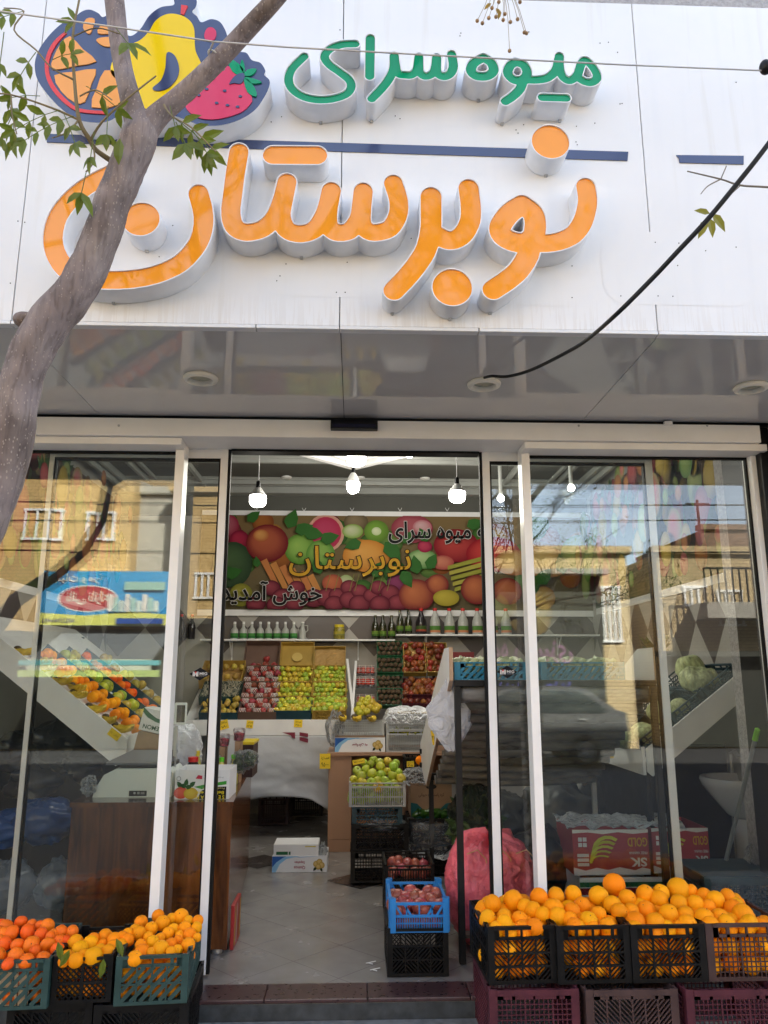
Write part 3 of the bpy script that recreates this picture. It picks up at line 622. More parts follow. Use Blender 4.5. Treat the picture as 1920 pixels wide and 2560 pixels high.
letter([st(R2, S2, [(1160, 211), (1198, 225), (1213, 262), (1190, 292), (1150, 292), (1124, 262), (1134, 228), (1160, 211)], 27), st(R2, S2, [(1196, 290), (1180, 335), (1145, 370), (1113, 391)], 27), st(R2, S2, [(1200, 292), (1260, 293), (1310, 282), (1347, 245), (1362, 184)], 26),
        st(R2, S2, [(1362, 184), (1364, 240), (1378, 280), (1410, 296), (1445, 270), (1460, 225), (1482, 203), (1520, 240), (1536, 280), (1515, 303), (1480, 302), (1445, 280)], 25)], GF, 'long green letter block with two loops at the right end of the green row', GG)
letter([st(R2, S2, [(1282, 374), (1394, 377)], 25)], GF, 'green capsule-shaped dot under the long green letter block', GG)
# dark stripe across the fascia
for q, lab in (([(118, 336), (1570, 381), (1568, 403), (118, 357)], 'long dark navy stripe running across the white fascia'), ([(1690, 389), (1858, 391), (1858, 412), (1698, 408), (1697, 398)], 'short dark navy stripe at the right end of the fascia')):
    m = MB(); lp = [(P(x, y, YF).x, P(x, y, YF).z) for x, y in q]; m.prism(lp, lambda x, z: (x, YF - .004, z), lambda x, z: (x, YF - .0005, z)); single(m, 'fascia_stripe', MT['navy'], lab, 'sign stripe', 'dark stripes on the fascia')
# fruit emblem
em = thing('fruit_emblem', 'big fruit emblem with an orange slice, a yellow pear and a strawberry', 'sign emblem', P(330, 200, YF))
def eo(pts, n=5): return smooth_pts([(lambda p: (p.x, p.z))(P(*R1(*q), YL)) for q in pts], n, True)
back = eo([(200, 380), (210, 320), (240, 260), (300, 185), (370, 128), (412, 138), (428, 170), (430, 110), (465, 70), (515, 55), (565, 75), (592, 98), (640, 80), (700, 110), (725, 190), (760, 205), (810, 165), (860, 90), (925, 42), (1000, 28), (1002, -5), (1030, -32), (1062, -22), (1100, -35), (1132, 0), (1128, 40), (1108, 68), (1135, 95), (1160, 128), (1215, 110), (1265, 125), (1296, 170), (1320, 230), (1370, 292), (1420, 305), (1450, 345), (1500, 362), (1528, 405), (1524, 432), (1552, 462), (1550, 500), (1525, 555), (1470, 632), (1380, 690), (1270, 722), (1160, 722), (1080, 695), (1000, 670), (880, 690), (790, 680), (700, 665), (620, 700), (540, 706), (440, 685), (340, 615), (255, 520), (212, 450)], 6)
m = MB(); m.wall(back, lambda x, z: (x, YL, z), lambda x, z: (x, YF - .001, z)); m.build('emblem_return', MT['letter_side'], em, smooth=True, ang=50)
m = MB(); m.poly(back, lambda x, z: (x, YL, z)); m.build('emblem_face', MT['navy'], em)
def inset(name, polys, mt, d=.004, sm=5):
    m = MB()
    for q in polys:
        l = eo(q, sm) if sm else [(lambda p: (p.x, p.z))(P(*R1(*a), YL)) for a in q]
        m.prism(l, lambda x, z: (x, YL - d, z), lambda x, z: (x, YL - .0002, z))
    return m.build(name, mt, em)
inset('yellow_pear', [[(750, 265), (810, 235), (860, 185), (895, 128), (945, 92), (1005, 84), (1075, 108), (1118, 165), (1126, 290), (1165, 390), (1160, 510), (1090, 600), (960, 645), (820, 640), (760, 560), (690, 480), (640, 420), (660, 340)]], MT['yellow_face'])
inset('pear_shade', [[(965, 312), (1010, 330), (1034, 400), (1020, 460), (970, 515), (910, 531), (882, 515), (930, 470), (955, 400)]], MT['navy'], .0075)
inset('slice_segment', [[(405, 213), (480, 288), (557, 358), (430, 385), (303, 405), (312, 330), (350, 260)], [(315, 438), (430, 418), (553, 402), (530, 480), (490, 590), (430, 592), (355, 530)], [(605, 410), (690, 440), (700, 600), (530, 622), (560, 510)]], MT['slice_face'], sm=2)
inset('leaf_segment', [[(500, 113), (545, 112), (540, 150), (517, 200), (480, 165)], [(585, 150), (640, 160), (650, 195), (565, 196)], [(556, 236), (590, 220), (650, 222), (660, 268), (600, 270)]], MT['slice_face'], sm=3)
ro = [(378, 185), (310, 245), (268, 330), (262, 420), (295, 510), (370, 595), (460, 648), (620, 662)]; ri = [(620, 645), (465, 630), (385, 578), (318, 500), (284, 415), (290, 335), (330, 255), (385, 195)]
inset('slice_rind', [smooth_pts(ro, 4) + smooth_pts(ri, 4)], MT['red_face'], sm=0)
inset('stem_spot', [[(1045, 32), (1083, 38), (1060, 90), (1042, 85)]], MT['red_face'], sm=0)
inset('berry', [[(1178, 205), (1192, 170), (1222, 162), (1245, 185), (1240, 225), (1210, 240), (1185, 232)], [(1265, 392), (1330, 390), (1385, 430), (1450, 560), (1440, 605), (1380, 655), (1250, 690), (1140, 680), (1070, 620), (1100, 560), (1180, 470)]], MT['pink_face'])
inset('berry_leaf', [[(1310, 345), (1360, 362), (1402, 405), (1392, 440), (1340, 418)], [(1395, 350), (1410, 385), (1408, 425), (1385, 395)], [(1405, 440), (1428, 408), (1478, 403), (1450, 440)], [(1410, 450), (1470, 462), (1508, 480), (1450, 487)], [(1405, 456), (1445, 480), (1476, 530), (1474, 562), (1425, 535)]], MT['green_face'], .006, 3)
inset('sepal', [[(1322, 492), (1355, 445), (1400, 428), (1410, 455), (1388, 490), (1350, 486)]], MT['navy'], .0078, 3)
sd_ = []
for x, y in ((1227, 460), (1192, 520), (1147, 555), (1296, 530), (1250, 600), (1312, 613), (1385, 562), (1370, 622)):
    sd_.append([(x + 11 * math.cos(R(a)), y + 7 * math.sin(R(a))) for a in range(0, 360, 45)])
for q in sd_: inset('berry_seed', [q], MT['navy'], .0075, 0)

# ------------------------------------------------------------------ sliding doors and windows
def mirror_list(): pass
zf = PZ  # noqa
HB = P(900, 1097, -.05).z
def frame_bar(m, x0, x1, z0, z1, y0, y1): m.box(x0, x1, y0, y1, z0, z1)
# fixed windows (plane y = 0), leaves behind them (plane y = .075)
XM_L = (fx(441, 1105, -.05), fx(463, 1105, -.05)); XM_R = (fx(1302, 1105, -.05), fx(1322, 1105, -.05))
LS_L = (fx(554, 1110, .06), fx(572, 1110, .06)); LS_R = (fx(1204, 1110, .06), fx(1222, 1110, .06))
LE_L = (fx(128, 1115, .06), fx(140, 1115, .06)); LE_R = (fx(1608, 1115, .06), fx(1626, 1115, .06))
XE_L, XE_R = -2.9, fx(1897, 1130, -.05)
ZTOP = zh
def window(lab, x0, x1, right):
    t = thing('shop_window', lab, 'window', ((x0 + x1) / 2, 0, 0), 'fixed shop windows beside the door')
    m = MB(); fy0, fy1 = -.13, .035
    m.box(x0, x1, fy0, fy1, ZTOP - .036, ZTOP - .002); m.box(x0, x1, -.05, fy1, .001, .05)
    if right: xs = [(XM_R[0], XM_R[1]), (x1 - .045, x1)]
    else: xs = [(x0, x0 + .045), (XM_L[0], XM_L[1])]
    for a, b in xs: m.box(a, b, -.052, fy1 + .002, .0012, ZTOP - .0365)
    m.build('frame', MT['frame'], t, bev=.002)
    m = MB(); a, b = xs[0][1], xs[1][0]
    for q in ((a, a + .008, .05, ZTOP - .036), (b - .008, b, .05, ZTOP - .036)): m.box(q[0], q[1], -.012, .012, q[2], q[3])
    m.box(a + .008, b - .008, -.012, .012, ZTOP - .046, ZTOP - .0362); m.box(a + .008, b - .008, -.012, .012, .05, .06); m.build('glazing_seal', MT['rubber'], t)
    m = MB(); m.box(a + .004, b - .004, -.003, .003, .055, ZTOP - .04); m.build('pane', MT['glass'], t)
    return t
window('fixed shop window left of the doorway, partly behind the tree', XE_L, XM_L[1], False)
window('fixed shop window right of the doorway, in front of the cabbages', XM_R[0], XE_R, True)
MIGW = (.72, .72, .72)
def leaf(lab, xa, xb, px, py):                    # xa, xb: the two stiles (x0,x1)
    x0, x1 = min(xa[0], xb[0]), max(xa[1], xb[1])
    t = thing('sliding_door', lab, 'door', ((x0 + x1) / 2, .075, 0), 'sliding glass door leaves')
    y0, y1 = .055, .095; zt = ZTOP + .002
    m = MB()
    for a, b in (xa, xb): m.box(a, b, y0, y1, .012, zt - .0)
    m.box(x0 + .02, x1 - .02, y0 + .002, y1 - .002, zt - .05, zt - .002); m.box(x0 + .02, x1 - .02, y0 + .002, y1 - .002, .014, .06)
    m.build('leaf_frame', MT['white_metal'], t, bev=.0015)
    i0, i1 = min(xa[1], xb[1]), max(xa[0], xb[0])
    m = MB()
    for q in ((i0, i0 + .008), (i1 - .008, i1)): m.box(q[0], q[1], y0 + .006, y1 - .006, .06, zt - .05)
    m.box(i0 + .008, i1 - .008, y0 + .006, y1 - .006, zt - .062, zt - .0502)
    inner = xa; sgn = 1 if inner[0] > (x0 + x1) / 2 else -1
    e = inner[1] if sgn > 0 else inner[0]; m.box(min(e, e + sgn * .014), max(e, e + sgn * .014), y0 + .008, y1 - .008, .013, zt - .001)
    m.build('edge_seal', MT['rubber'], t)
    m = MB(); m.box(i0 + .004, i1 - .004, .072, .078, .055, zt - .056); m.build('pane', MT['glass'], t)
    c = P(px, py, .0715); pr = Print().frame((c.x, .0713, c.z), (1, 0, 0), (0, 0, 1), .0002)
    d = .05; pr.shape([(-d, 0), (0, -d * .6), (d, 0), (0, d * .6)], (.01, .01, .012))
    pr.rect(-.034, -.011, -.029, .011, MIGW); pr.rect(-.0125, -.011, -.0075, .011, MIGW); pr.shape([(-.027, .011), (-.0205, .004), (-.014, .011), (-.014, -.011), (-.018, -.011), (-.018, 0), (-.0205, -.004), (-.023, 0), (-.023, -.011), (-.027, -.011)], (.75, .75, .75))
    pr.shape([(-.026, .011), (-.0205, -.001), (-.015, .011)], (.6, .05, .03)); pr.text('MIG', .016, .002, .012, MIGW, .02, .036); pr.text('GLASS DOORS', .014, -.0085, .0035, MIGW)
    pr.build('sticker', MT['print'], t)
    return t
leaf('sliding glass door leaf standing open at the left of the doorway', LS_L, LE_L, 500, 1685)
leaf('sliding glass door leaf standing open at the right of the doorway', LS_R, LE_R, 1268, 1680)
m = MB(); m.box(LS_L[1] + .016, LS_R[0] - .016, .05, .12, zh - .012, zh - .0005); m.build('door_track', MT['rubber'], shop)
# motion sensor over the doorway
a, b = P(827, 1048, YH - .03), P(944, 1074, YH - .03)
se = thing('door_sensor', 'black motion sensor box over the open doorway', 'sensor', ((a.x + b.x) / 2, YH, b.z))
m = MB(); lp = [(YH - .002, a.z), (YH - .03, a.z), (YH - .05, b.z + .012), (YH - .045, b.z), (YH - .002, b.z)]; m.prism(lp, lambda y, z: (a.x, y, z), lambda y, z: (b.x, y, z)); m.build('housing', MT['black'], se, bev=.003)
m = MB(); m.box(a.x + .012, b.x - .012, YH - .053, YH - .045, b.z + .004, b.z + .02); m.build('lens_strip', mat('sensor_lens', (.01, .01, .03), .08, .05), se)

# ------------------------------------------------------------------ crates and fruit
from mathutils import noise as mnoise, Euler
def wp(px, py, Y): p = P(px, py, Y); return p
def panel(m, L, h, style, M, t=.008, dip=0., rim=.24):
    """one side of a crate: outline, rim, rails and slots in the plane x-z, thickness along y"""
    b = lambda x0, x1, z0, z1, tt=t: m.box(x0, x1, -tt / 2, tt / 2, z0, z1, M)
    e = .09 * L if L < .34 else .03
    def diag(x0, x1, z0, z1, up, wd, gap):
        n = int((x1 - x0 + z1 - z0) / gap) + 1
        for k in range(-n, n + 1):
            # x - x0 = s, z - z0 = +-s + k*gap
            pts = []
            c = k * gap
            xa, xb = x0, x1
            f = (lambda x: z0 + (x - x0) + c) if up else (lambda x: z1 - (x - x0) - c)
            g = (lambda z: x0 + (z - z0) - c) if up else (lambda z: x0 + (z1 - z) - c)
            for x in (x0, x1):
                z = f(x)
                if z0 - 1e-6 <= z <= z1 + 1e-6: pts.append((x, z))
            for z in (z0, z1):
                x = g(z)
                if x0 < x < x1: pts.append((x, z))
            if len(pts) >= 2:
                a, q = pts[0], max(pts, key=lambda p: (p[0] - pts[0][0]) ** 2 + (p[1] - pts[0][1]) ** 2)
                if math.hypot(a[0] - q[0], a[1] - q[1]) > wd: m.bar(M @ Vector((a[0], 0, a[1])), M @ Vector((q[0], 0, q[1])), wd, t * .8, up=M.to_3x3() @ Vector((0, 1, 0)))
    zr = h * (1 - rim)
    if style in ('chev', 'diag', 'lattice', 'grid'):
        for x0, x1 in ((0, e), (L - e, L)): b(x0, x1, 0, h)
        b(e, L - e, 0, .07 * h); b(e, L - e, zr, zr + .035 * h + .004)
        if not dip:
            b(e, L - e, h - .04 * h - .004, h, t * 1.8)
            k = 5; xs = [e + (L - 2 * e) * i / k for i in range(k + 1)]
            for i in (0, 1, 4): b(xs[i] if i else e, xs[i] + .012 if i else e + .02, zr, h)
            b(L - e - .02, L - e, zr, h); b(L / 2 - .004, L / 2 + .004, zr, h); b(e, e + .07 * L, zr, h); b(L - e - .07 * L, L - e, zr, h)
        else:
            for x0, x1 in ((e, e + .08 * L), (L - e - .08 * L, L - e)): b(x0, x1, zr, h)
            b(e + .08 * L, L - e - .08 * L, zr + .02, zr + .03)
        i0, i1, j0, j1 = e, L - e, .07 * h, zr
        if style == 'grid':
            nx = max(6, int((i1 - i0) / .017)); nz = max(4, int((j1 - j0) / .017))
            for i in range(1, nx): x = i0 + (i1 - i0) * i / nx; w_ = .006 if i % 6 == 0 else .0032; b(x - w_ / 2, x + w_ / 2, j0, j1, t * .7)
            for j in range(1, nz): z = j0 + (j1 - j0) * j / nz; b(i0, i1, z - .0016, z + .0016, t * .65)
        elif style == 'lattice':
            diag(i0, i1, j0, j1, True, .0045, .02); diag(i0, i1, j0, j1, False, .0045, .02); b(L / 2 - .005, L / 2 + .005, j0, j1); b(i0, i1, (j0 + j1) / 2 - .004, (j0 + j1) / 2 + .004, t * 1.1)
        elif style == 'diag':
            diag(i0, i1, j0, j1, True, .014, .034)
            for k in (1, 2, 3): x = i0 + (i1 - i0) * k / 4; b(x - .003, x + .003, j0, j1, t * 1.15)
            b(i0, i1, (j0 + j1) / 2 - .003, (j0 + j1) / 2 + .003, t * 1.15)
        else:
            nc = 4 if L < .34 else 6; nr = 3
            for k in range(1, nc): x = i0 + (i1 - i0) * k / nc; b(x - .003, x + .003, j0, j1, t * 1.1)
            for k in range(1, nr): z = j0 + (j1 - j0) * k / nr; b(i0, i1, z - .0035, z + .0035, t * 1.15)
            for i in range(nc):
                for j in range(nr):
                    x0 = i0 + (i1 - i0) * i / nc; x1 = i0 + (i1 - i0) * (i + 1) / nc; z0 = j0 + (j1 - j0) * j / nr; z1 = j0 + (j1 - j0) * (j + 1) / nr
                    diag(x0, x1, z0, z1, (i + (1 if j == 1 else 0) + (1 if i >= nc / 2 else 0)) % 2 == 0 if j != 2 else i >= nc / 2, .0042, .0178)
    elif style == 'vslat':
        for x0, x1 in ((0, .018), (L - .018, L)): b(x0, x1, 0, h, t * 1.6)
        b(0, L, 0, .06 * h); b(0, L, h * .78, h * .86, t * 1.2); b(0, L, h * .95, h, t * 1.5); b(0, L, h * .38, h * .42, t)
        n = int(L / .0135)
        for i in range(1, n): x = L * i / n; b(x - .0026, x + .0026, .05 * h, h * .8, t * .6)
        for k in (.25, .5, .75): b(L * k - .003, L * k + .003, h * .8, h)
    elif style == 'onion':                                     # tall open handle band with slanted struts
        for x0, x1 in ((0, .024), (L - .024, L)): b(x0, x1, 0, h + .012, .022)
        b(.02, L - .02, 0, .06 * h, t * 1.3); b(.02, L - .02, h * .48, h * .56, t * 1.4); b(.02, L - .02, h * .88, h * .96, t * 1.4); b(.02, L - .02, h * .27, h * .3)
        n = int(L / .0105)
        for i in range(2, n - 1): x = L * i / n; b(x - .0018, x + .0018, .05 * h, h * .5, t * .6)
        for x in (.28, .5, .72): b(L * x - .003, L * x + .003, h * .5, h * .9)
        for s in (-1, 1):
            for q in (.14, .3): m.bar(M @ Vector((L * (.5 + s * (.26 + (q - .14))), 0, h * .9)), M @ Vector((L * (.5 + s * (.13 + (q - .14))), 0, h * .5)), .009, t, up=M.to_3x3() @ Vector((0, 1, 0)))
    else:
        b(0, L, 0, h)
def crate(name, label, w, l, h, style, mt, loc, rz=0, rx=0, group=None, dip=0., cat='crate', rim=.24, side=None, t=.008):
    o = thing(name, label, cat, loc, group); o.rotation_euler = (rx, 0, rz)
    Z = (0, 0, 0)
    for nm, L, M, s, d in (('side_panel', w, Matrix.Translation((-w / 2, t / 2, 0)), style, dip), ('side_panel', w, Matrix.Translation((-w / 2, l - t / 2, 0)), style, dip),
                        ('side_panel', l - 2 * t, Matrix.Translation((-w / 2 + t / 2, t, 0)) @ Matrix.Rotation(R(90), 4, 'Z'), side or style, 0), ('side_panel', l - 2 * t, Matrix.Translation((w / 2 - t / 2, t, 0)) @ Matrix.Rotation(R(90), 4, 'Z'), side or style, 0)):
        m = MB(); panel(m, L, h, s, M, t, d, rim); m.build(nm, mt, o, off=Z)
    m = MB(); m.box(-w / 2 + t, w / 2 - t, t, l - t, .0005, .006)
    m.build('base', mt, o, off=Z)
    o['mx'] = 0; return o, Matrix.Translation(loc) @ Euler((rx, 0, rz)).to_matrix().to_4x4()
FR = {}
def fruit_mesh(key, prof, mats, n=20, jit=.03, stem=None):
    m = MB(); m.lathe(prof, n)
    sd = rnd.random() * 50
    m.v = [p * (1 + jit * mnoise.noise(p * 1.3 + Vector((sd, 0, 0)))) for p in m.v]
    if stem: m.mi = 1; m.tube([(0, 0, stem[0]), (.03, 0, (stem[0] + stem[1]) / 2), (.08, .02, stem[1])], stem[2], 6)
    o = m.build(key, mats, None, smooth=True, ang=60); me = o.data; bpy.data.objects.remove(o); return me
def sph(k=11, a=1., b=1.): return [(max(1e-5, math.sin(math.pi * i / k)) * a, -math.cos(math.pi * i / k) * b) for i in range(k + 1)]
APP = [(1e-5, -.72), (.18, -.8), (.38, -.86), (.62, -.72), (.83, -.4), (.97, .0), (1, .3), (.9, .62), (.66, .82), (.38, .84), (.17, .72), (.05, .58), (1e-5, .55)]
ORN = [(1e-5, -.9), (.1, -.92), (.14, -.97), (.38, -.92), (.7, -.71), (.93, -.37), (1, 0), (.93, .37), (.71, .7), (.38, .91), (.12, .955), (.06, .93), (1e-5, .9)]
for k in range(3):
    FR['orange', k] = fruit_mesh('orange_fruit', ORN, [MT['orange'], MT['stem']], 24, .07, (.9, .94, .05))
    FR['tangerine', k] = fruit_mesh('tangerine_fruit', [(r * 1.03, z * .9) for r, z in ORN], [MT['tangerine'], MT['stem']], 24, .06, (.8, .85, .06))
    FR['apple_y', k] = fruit_mesh('apple_fruit', APP, [MT['apple_y'], MT['stem']], 18, .07, (.55, 1.0, .035))
    FR['apple_g', k] = fruit_mesh('apple_fruit', APP, [MT['apple_g'], MT['stem']], 18, .07, (.55, 1.0, .035))
    FR['apple_r', k] = fruit_mesh('pomegranate_fruit', APP, [MT['apple_r'], MT['stem']], 18, .07, (.55, .95, .05))
    FR['peach', k] = fruit_mesh('nectarine_fruit', APP, [MT['peach'], MT['stem']], 16, .05, (.5, .6, .04))
    FR['kiwi', k] = fruit_mesh('kiwi_fruit', sph(9, .86, 1.05), [MT['kiwi']], 14, .06)
    FR['pear', k] = fruit_mesh('quince_fruit', [(1e-5, -.85), (.4, -.85), (.85, -.45), (.98, 0), (.78, .5), (.5, .85), (.25, 1.05), (1e-5, 1.08)], [MT['pear'], MT['stem']], 16, .12, (1.0, 1.3, .05))
    FR['onion', k] = fruit_mesh('onion_bulb', [(1e-5, -.8), (.1, -.86), (.45, -.78), (.85, -.45), (1, 0), (.85, .45), (.45, .72), (.15, .88), (.06, 1.15), (1e-5, 1.2)], [MT['onion']], 16, .06)
    FR['cabbage', k] = fruit_mesh('cabbage_head', sph(16, 1, .88), [MT['cabbage']], 32, .22)
for k in range(3): FR['mandarin', k] = FR['orange', k]
_n = [0]
NM = {'orange': 'orange_fruit', 'mandarin': 'mandarin_fruit', 'tangerine': 'tangerine_fruit', 'apple_y': 'apple_fruit', 'apple_g': 'apple_fruit', 'apple_r': 'pomegranate_fruit', 'peach': 'nectarine_fruit', 'kiwi': 'kiwi_fruit', 'pear': 'quince_fruit', 'onion': 'onion_bulb', 'cabbage': 'cabbage_head'}
CT = {'orange': 'orange', 'mandarin': 'mandarin', 'tangerine': 'tangerine', 'apple_y': 'apple', 'apple_g': 'apple', 'apple_r': 'pomegranate', 'peach': 'nectarine', 'kiwi': 'kiwi', 'pear': 'quince', 'onion': 'onion', 'cabbage': 'cabbage'}
def fruit(kind, loc, r, label, group, up=None):
    _n[0] += 1; o = bpy.data.objects.new(NM[kind], FR[kind, _n[0] % 3]); C.objects.link(o); o.location = loc
    s = r * rnd.uniform(.93, 1.06); o.scale = (s, s, s * rnd.uniform(.95, 1.04))
    o.rotation_euler = up or (rnd.uniform(-2.4, 2.4), rnd.uniform(-.6, .6), rnd.uniform(0, 6.28))
    return tag(o, label, CT[kind], group)
def fill(kind, M, w, l, z, r, nx, ny, label, group, jit=.12, skip=0., mix=None, dome=0., y0=.0, hexa=True):
    for j in range(ny):
        for i in range(nx):
            if rnd.random() < skip: continue
            u = (i + .5 + (.25 if hexa and j % 2 else (-.25 if hexa else 0))) / nx - .5; v = (j + .5) / ny
            p = M @ Vector((u * (w - .0) * .94 + rnd.gauss(0, jit * r), y0 + v * (l - y0) + rnd.gauss(0, jit * r), z + rnd.gauss(0, jit * r) + dome * (1 - (2 * u) ** 2)))
            k = kind if not mix or rnd.random() > mix[1] else mix[0]
            fruit(k, p, r, label, group)
def blob(m, c, rad, amp=.25, fr=2.5, n=40, k=24, seed=0, sq=1.0):
    c = Vector(c); vs = []; fs = []
    for i in range(k + 1):
        ph = math.pi * i / k
        for j in range(n):
            th = 2 * math.pi * j / n; d = Vector((math.sin(ph) * math.cos(th), math.sin(ph) * math.sin(th), math.cos(ph)))
            e = Vector([math.copysign(abs(q) ** sq, q) for q in d])
            s = 1 + amp * mnoise.fractal(d * fr + Vector((seed, seed * .7, 0)), .8, 2.1, 5)
            vs.append(c + Vector((e.x * rad[0] * s, e.y * rad[1] * s, e.z * rad[2] * s)))
    for i in range(k):
        for j in range(n): a = i * n + j; b = i * n + (j + 1) % n; fs.append((a, b, b + n, a + n))
    m.add(vs, fs); return m
def fbox(px0, px1, pyb, pyt, Y):                 # world extents of a pixel rectangle standing on plane y = Y
    a, b = P((px0 + px1) / 2, pyb, Y), P((px0 + px1) / 2, pyt, Y); mid = (pyb + pyt) / 2
    return P(px0, mid, Y).x, P(px1, mid, Y).x, a.z, b.z

# ------------------------------------------------------------------ back wall: banner, shelf, bottles
a, b = P(505, 1292, 4.17), P(1488, 1527, 4.17); x0, x1, z1, z0 = a.x, b.x, P(880, 1290, 4.17).z, P(880, 1525, 4.17).z
bn = thing('fruit_banner', 'wide printed banner of fruit with black and gold lettering on the back wall', 'banner', ((x0 + x1) / 2, 4.17, z0))
m = MB(); m.box(x0, x1, 4.166, 4.176, z0 - .06, z1 + .05); m.build('backing_sheet', MT['white'], bn)
RX, RZ = x0, z0
sxx = None
def bz(x, y): p = P(540 + x * .422, 1260 + y * .422, 4.165); return p.x, p.z
def bl(r): return r * .422 * 7.6 / FPX
pr = Print().frame((0, 4.1655, 0), (1, 0, 0), (0, 0, 1), .0005)
pr.rect(x0, z0, x1, z1, (.12, .1, .05), (.2, .13, .05))
Z1, Z0 = z1, z0
class Clip(Print): pass
def D(x, y, r, c0, c1, ry=None, **k):
    a_, b_ = bz(x, y); rr = bl(r); q = bl(ry or r)
    # keep the print inside the sheet
    t = Print().frame(pr.o, pr.u, pr.w, pr.step); t.k = pr.k; t.disc(a_, b_, rr, c0, c1, q, **k)
    for i, p in enumerate(t.v): t.v[i] = Vector((min(max(p.x, x0 + .002), x1 - .002), p.y, min(max(p.z, Z0 + .002), Z1 - .002)))
    pr.add(t.v, t.f, None, t.c); pr.k += 1
def LF(x, y, L, ang, c=(.03, .13, .02)): a_, b_ = bz(x, y); pr.leaf(a_, b_, bl(L), R(ang), c)
random.seed(3)
for k in range(46):
    D(rnd.uniform(-80, 2300), rnd.uniform(60, 560), rnd.uniform(50, 95), *rnd.choice([((.35, .12, .02), (.2, .05, .01)), ((.08, .2, .03), (.02, .08, .01)), ((.35, .06, .04), (.12, .01, .02)), ((.45, .28, .05), (.3, .14, .02)), ((.15, .25, .05), (.05, .12, .02))]))
D(70, 130, 70, (.45, .12, .16), (.25, .01, .04)); D(140, 215, 60, (.4, .02, .06), (.16, .0, .02)); D(100, 360, 120, (.07, .13, .05), (.02, .05, .02), 140); D(150, 540, 70, (.35, .32, .05), (.2, .2, .02))
D(650, 175, 115, (.5, .06, .1), (.62, .35, .25), 120); D(650, 175, 96, (.5, .05, .12), (.42, .02, .07), 102)
D(500, 270, 95, (.3, .5, .1), (.08, .22, .02)); D(620, 300, 88, (.3, .48, .1), (.08, .24, .03)); D(305, 235, 130, (.48, .12, .05), (.14, .0, .01), 118); D(270, 190, 50, (.7, .35, .1), (.4, .09, .03), 40)
for k in range(6):
    a_, b_ = bz(300 + k * 55, 400 + k * 18); pr.shape([(a_ - .06, b_ + .1), (a_, b_ + .13), (a_ + .13, b_ - .13), (a_ + .09, b_ - .17)], (.55, .2 + .03 * (k % 2), .06))
D(830, 110, 75, (.25, .18, .1), (.1, .07, .03), 60); D(810, 165, 65, (.6, .62, .4), (.2, .35, .04), 45); D(950, 165, 76, (.18, .36, .04), (.1, .2, .02), 70); D(950, 165, 30, (.7, .75, .5), (.5, .6, .3), 26)
D(890, 310, 145, (.72, .36, .08), (.55, .2, .02), 100); D(1160, 150, 130, (.42, .1, .12), (.25, .03, .05), 90); D(1220, 140, 60, (.6, .4, .4), (.45, .12, .15), 45)
D(1220, 330, 95, (.4, .55, .25), (.1, .25, .06), 60); D(1420, 250, 140, (.45, .05, .04), (.18, .0, .01), 105); D(1235, 255, 45, (.5, .05, .1), (.25, .0, .04), 38)
D(1340, 350, 70, (.55, .2, .12), (.35, .06, .05), 45); D(1640, 300, 170, (.55, .05, .04), (.25, .0, .01), 110); D(1760, 350, 120, (.6, .4, .12), (.35, .12, .04), 80); D(1950, 350, 150, (.62, .42, .12), (.4, .16, .05), 95); D(2150, 300, 120, (.3, .4, .08), (.1, .2, .03))
for k in range(5):
    a_, b_ = bz(1370 + 10 * k, 370 + 32 * k); pr.shape([(a_, b_), (a_ + .36, b_ + .1), (a_ + .36, b_ + .055), (a_, b_ - .04)], (.4, .36, .06) if k % 2 else (.3, .3, .04))
D(770, 500, 60, (.55, .55, .35), (.3, .4, .15), 80); D(1070, 470, 62, (.25, .04, .12), (.1, .01, .05), 50); D(690, 470, 62, (.55, .15, .06), (.3, .05, .03), 52)
for x, y, r in ((240, 590, 60), (330, 500, 55), (400, 560, 70), (360, 600, 60), (480, 500, 52), (470, 590, 60), (580, 560, 66), (660, 555, 66), (720, 545, 55), (790, 498, 55), (700, 595, 60), (790, 570, 62), (850, 520, 50), (850, 595, 66), (920, 545, 50), (960, 498, 52), (1030, 530, 60), (1075, 590, 62), (970, 597, 64)):
    D(x, y, r, (.3, .05, .07), (.08, .0, .012), r * .85)
for x, y, r in ((1185, 545, 108), (1310, 480, 68), (1540, 510, 98), (1720, 520, 90)): D(x, y, r, (.52, .16, .06), (.16, .01, .015), r * .92)
D(1360, 560, 80, (.5, .4, .05), (.3, .25, .02), 50)
for q in ((430, 150, 130, 70), (470, 170, 120, 20), (520, 170, 130, -10), (620, 220, 120, 15), (1000, 230, 150, -50), (860, 230, 110, 200), (1110, 240, 90, 60), (1190, 420, 120, 100), (1100, 400, 120, -60), (1250, 390, 110, 60), (110, 420, 110, 160), (60, 430, 110, 20), (250, 380, 70, 100), (1480, 140, 110, 20), (1250, 230, 100, 120), (930, 440, 120, 60), (620, 420, 110, 110), (190, 110, 100, 40), (1900, 480, 130, 50), (2050, 420, 130, 100)): LF(*q)
for x in (650, 700, 790, 820, 910, 960, 1010): a_, b_ = bz(x, 520); pr.shape([(a_, b_), (a_ + .006, b_), (a_ + .05, b_ + .17), (a_ + .043, b_ + .17)], (.2, .2, .05))
def btext(t, xa, xb, ya, yb, col, bold, outline, ocol):
    a_, b_ = bz((xa + xb) / 2, (ya + yb) / 2); wA, _ = bz(xa, ya); wB, _ = bz(xb, ya); _, hA = bz(xa, ya); _, hB = bz(xa, yb)
    pr.k += 2; pr.text(fa(t), a_, b_, hA - hB, col, bold, wB - wA, outline=outline, ocol=ocol); pr.k += 1
btext('به میوه سرای', 1022, 1625, 112, 243, (.004, .004, .004), .022, .024, (.6, .58, .55))
btext('نوبرستان', 440, 1150, 255, 435, (.6, .32, .02), .006, .026, (.02, .01, .005))
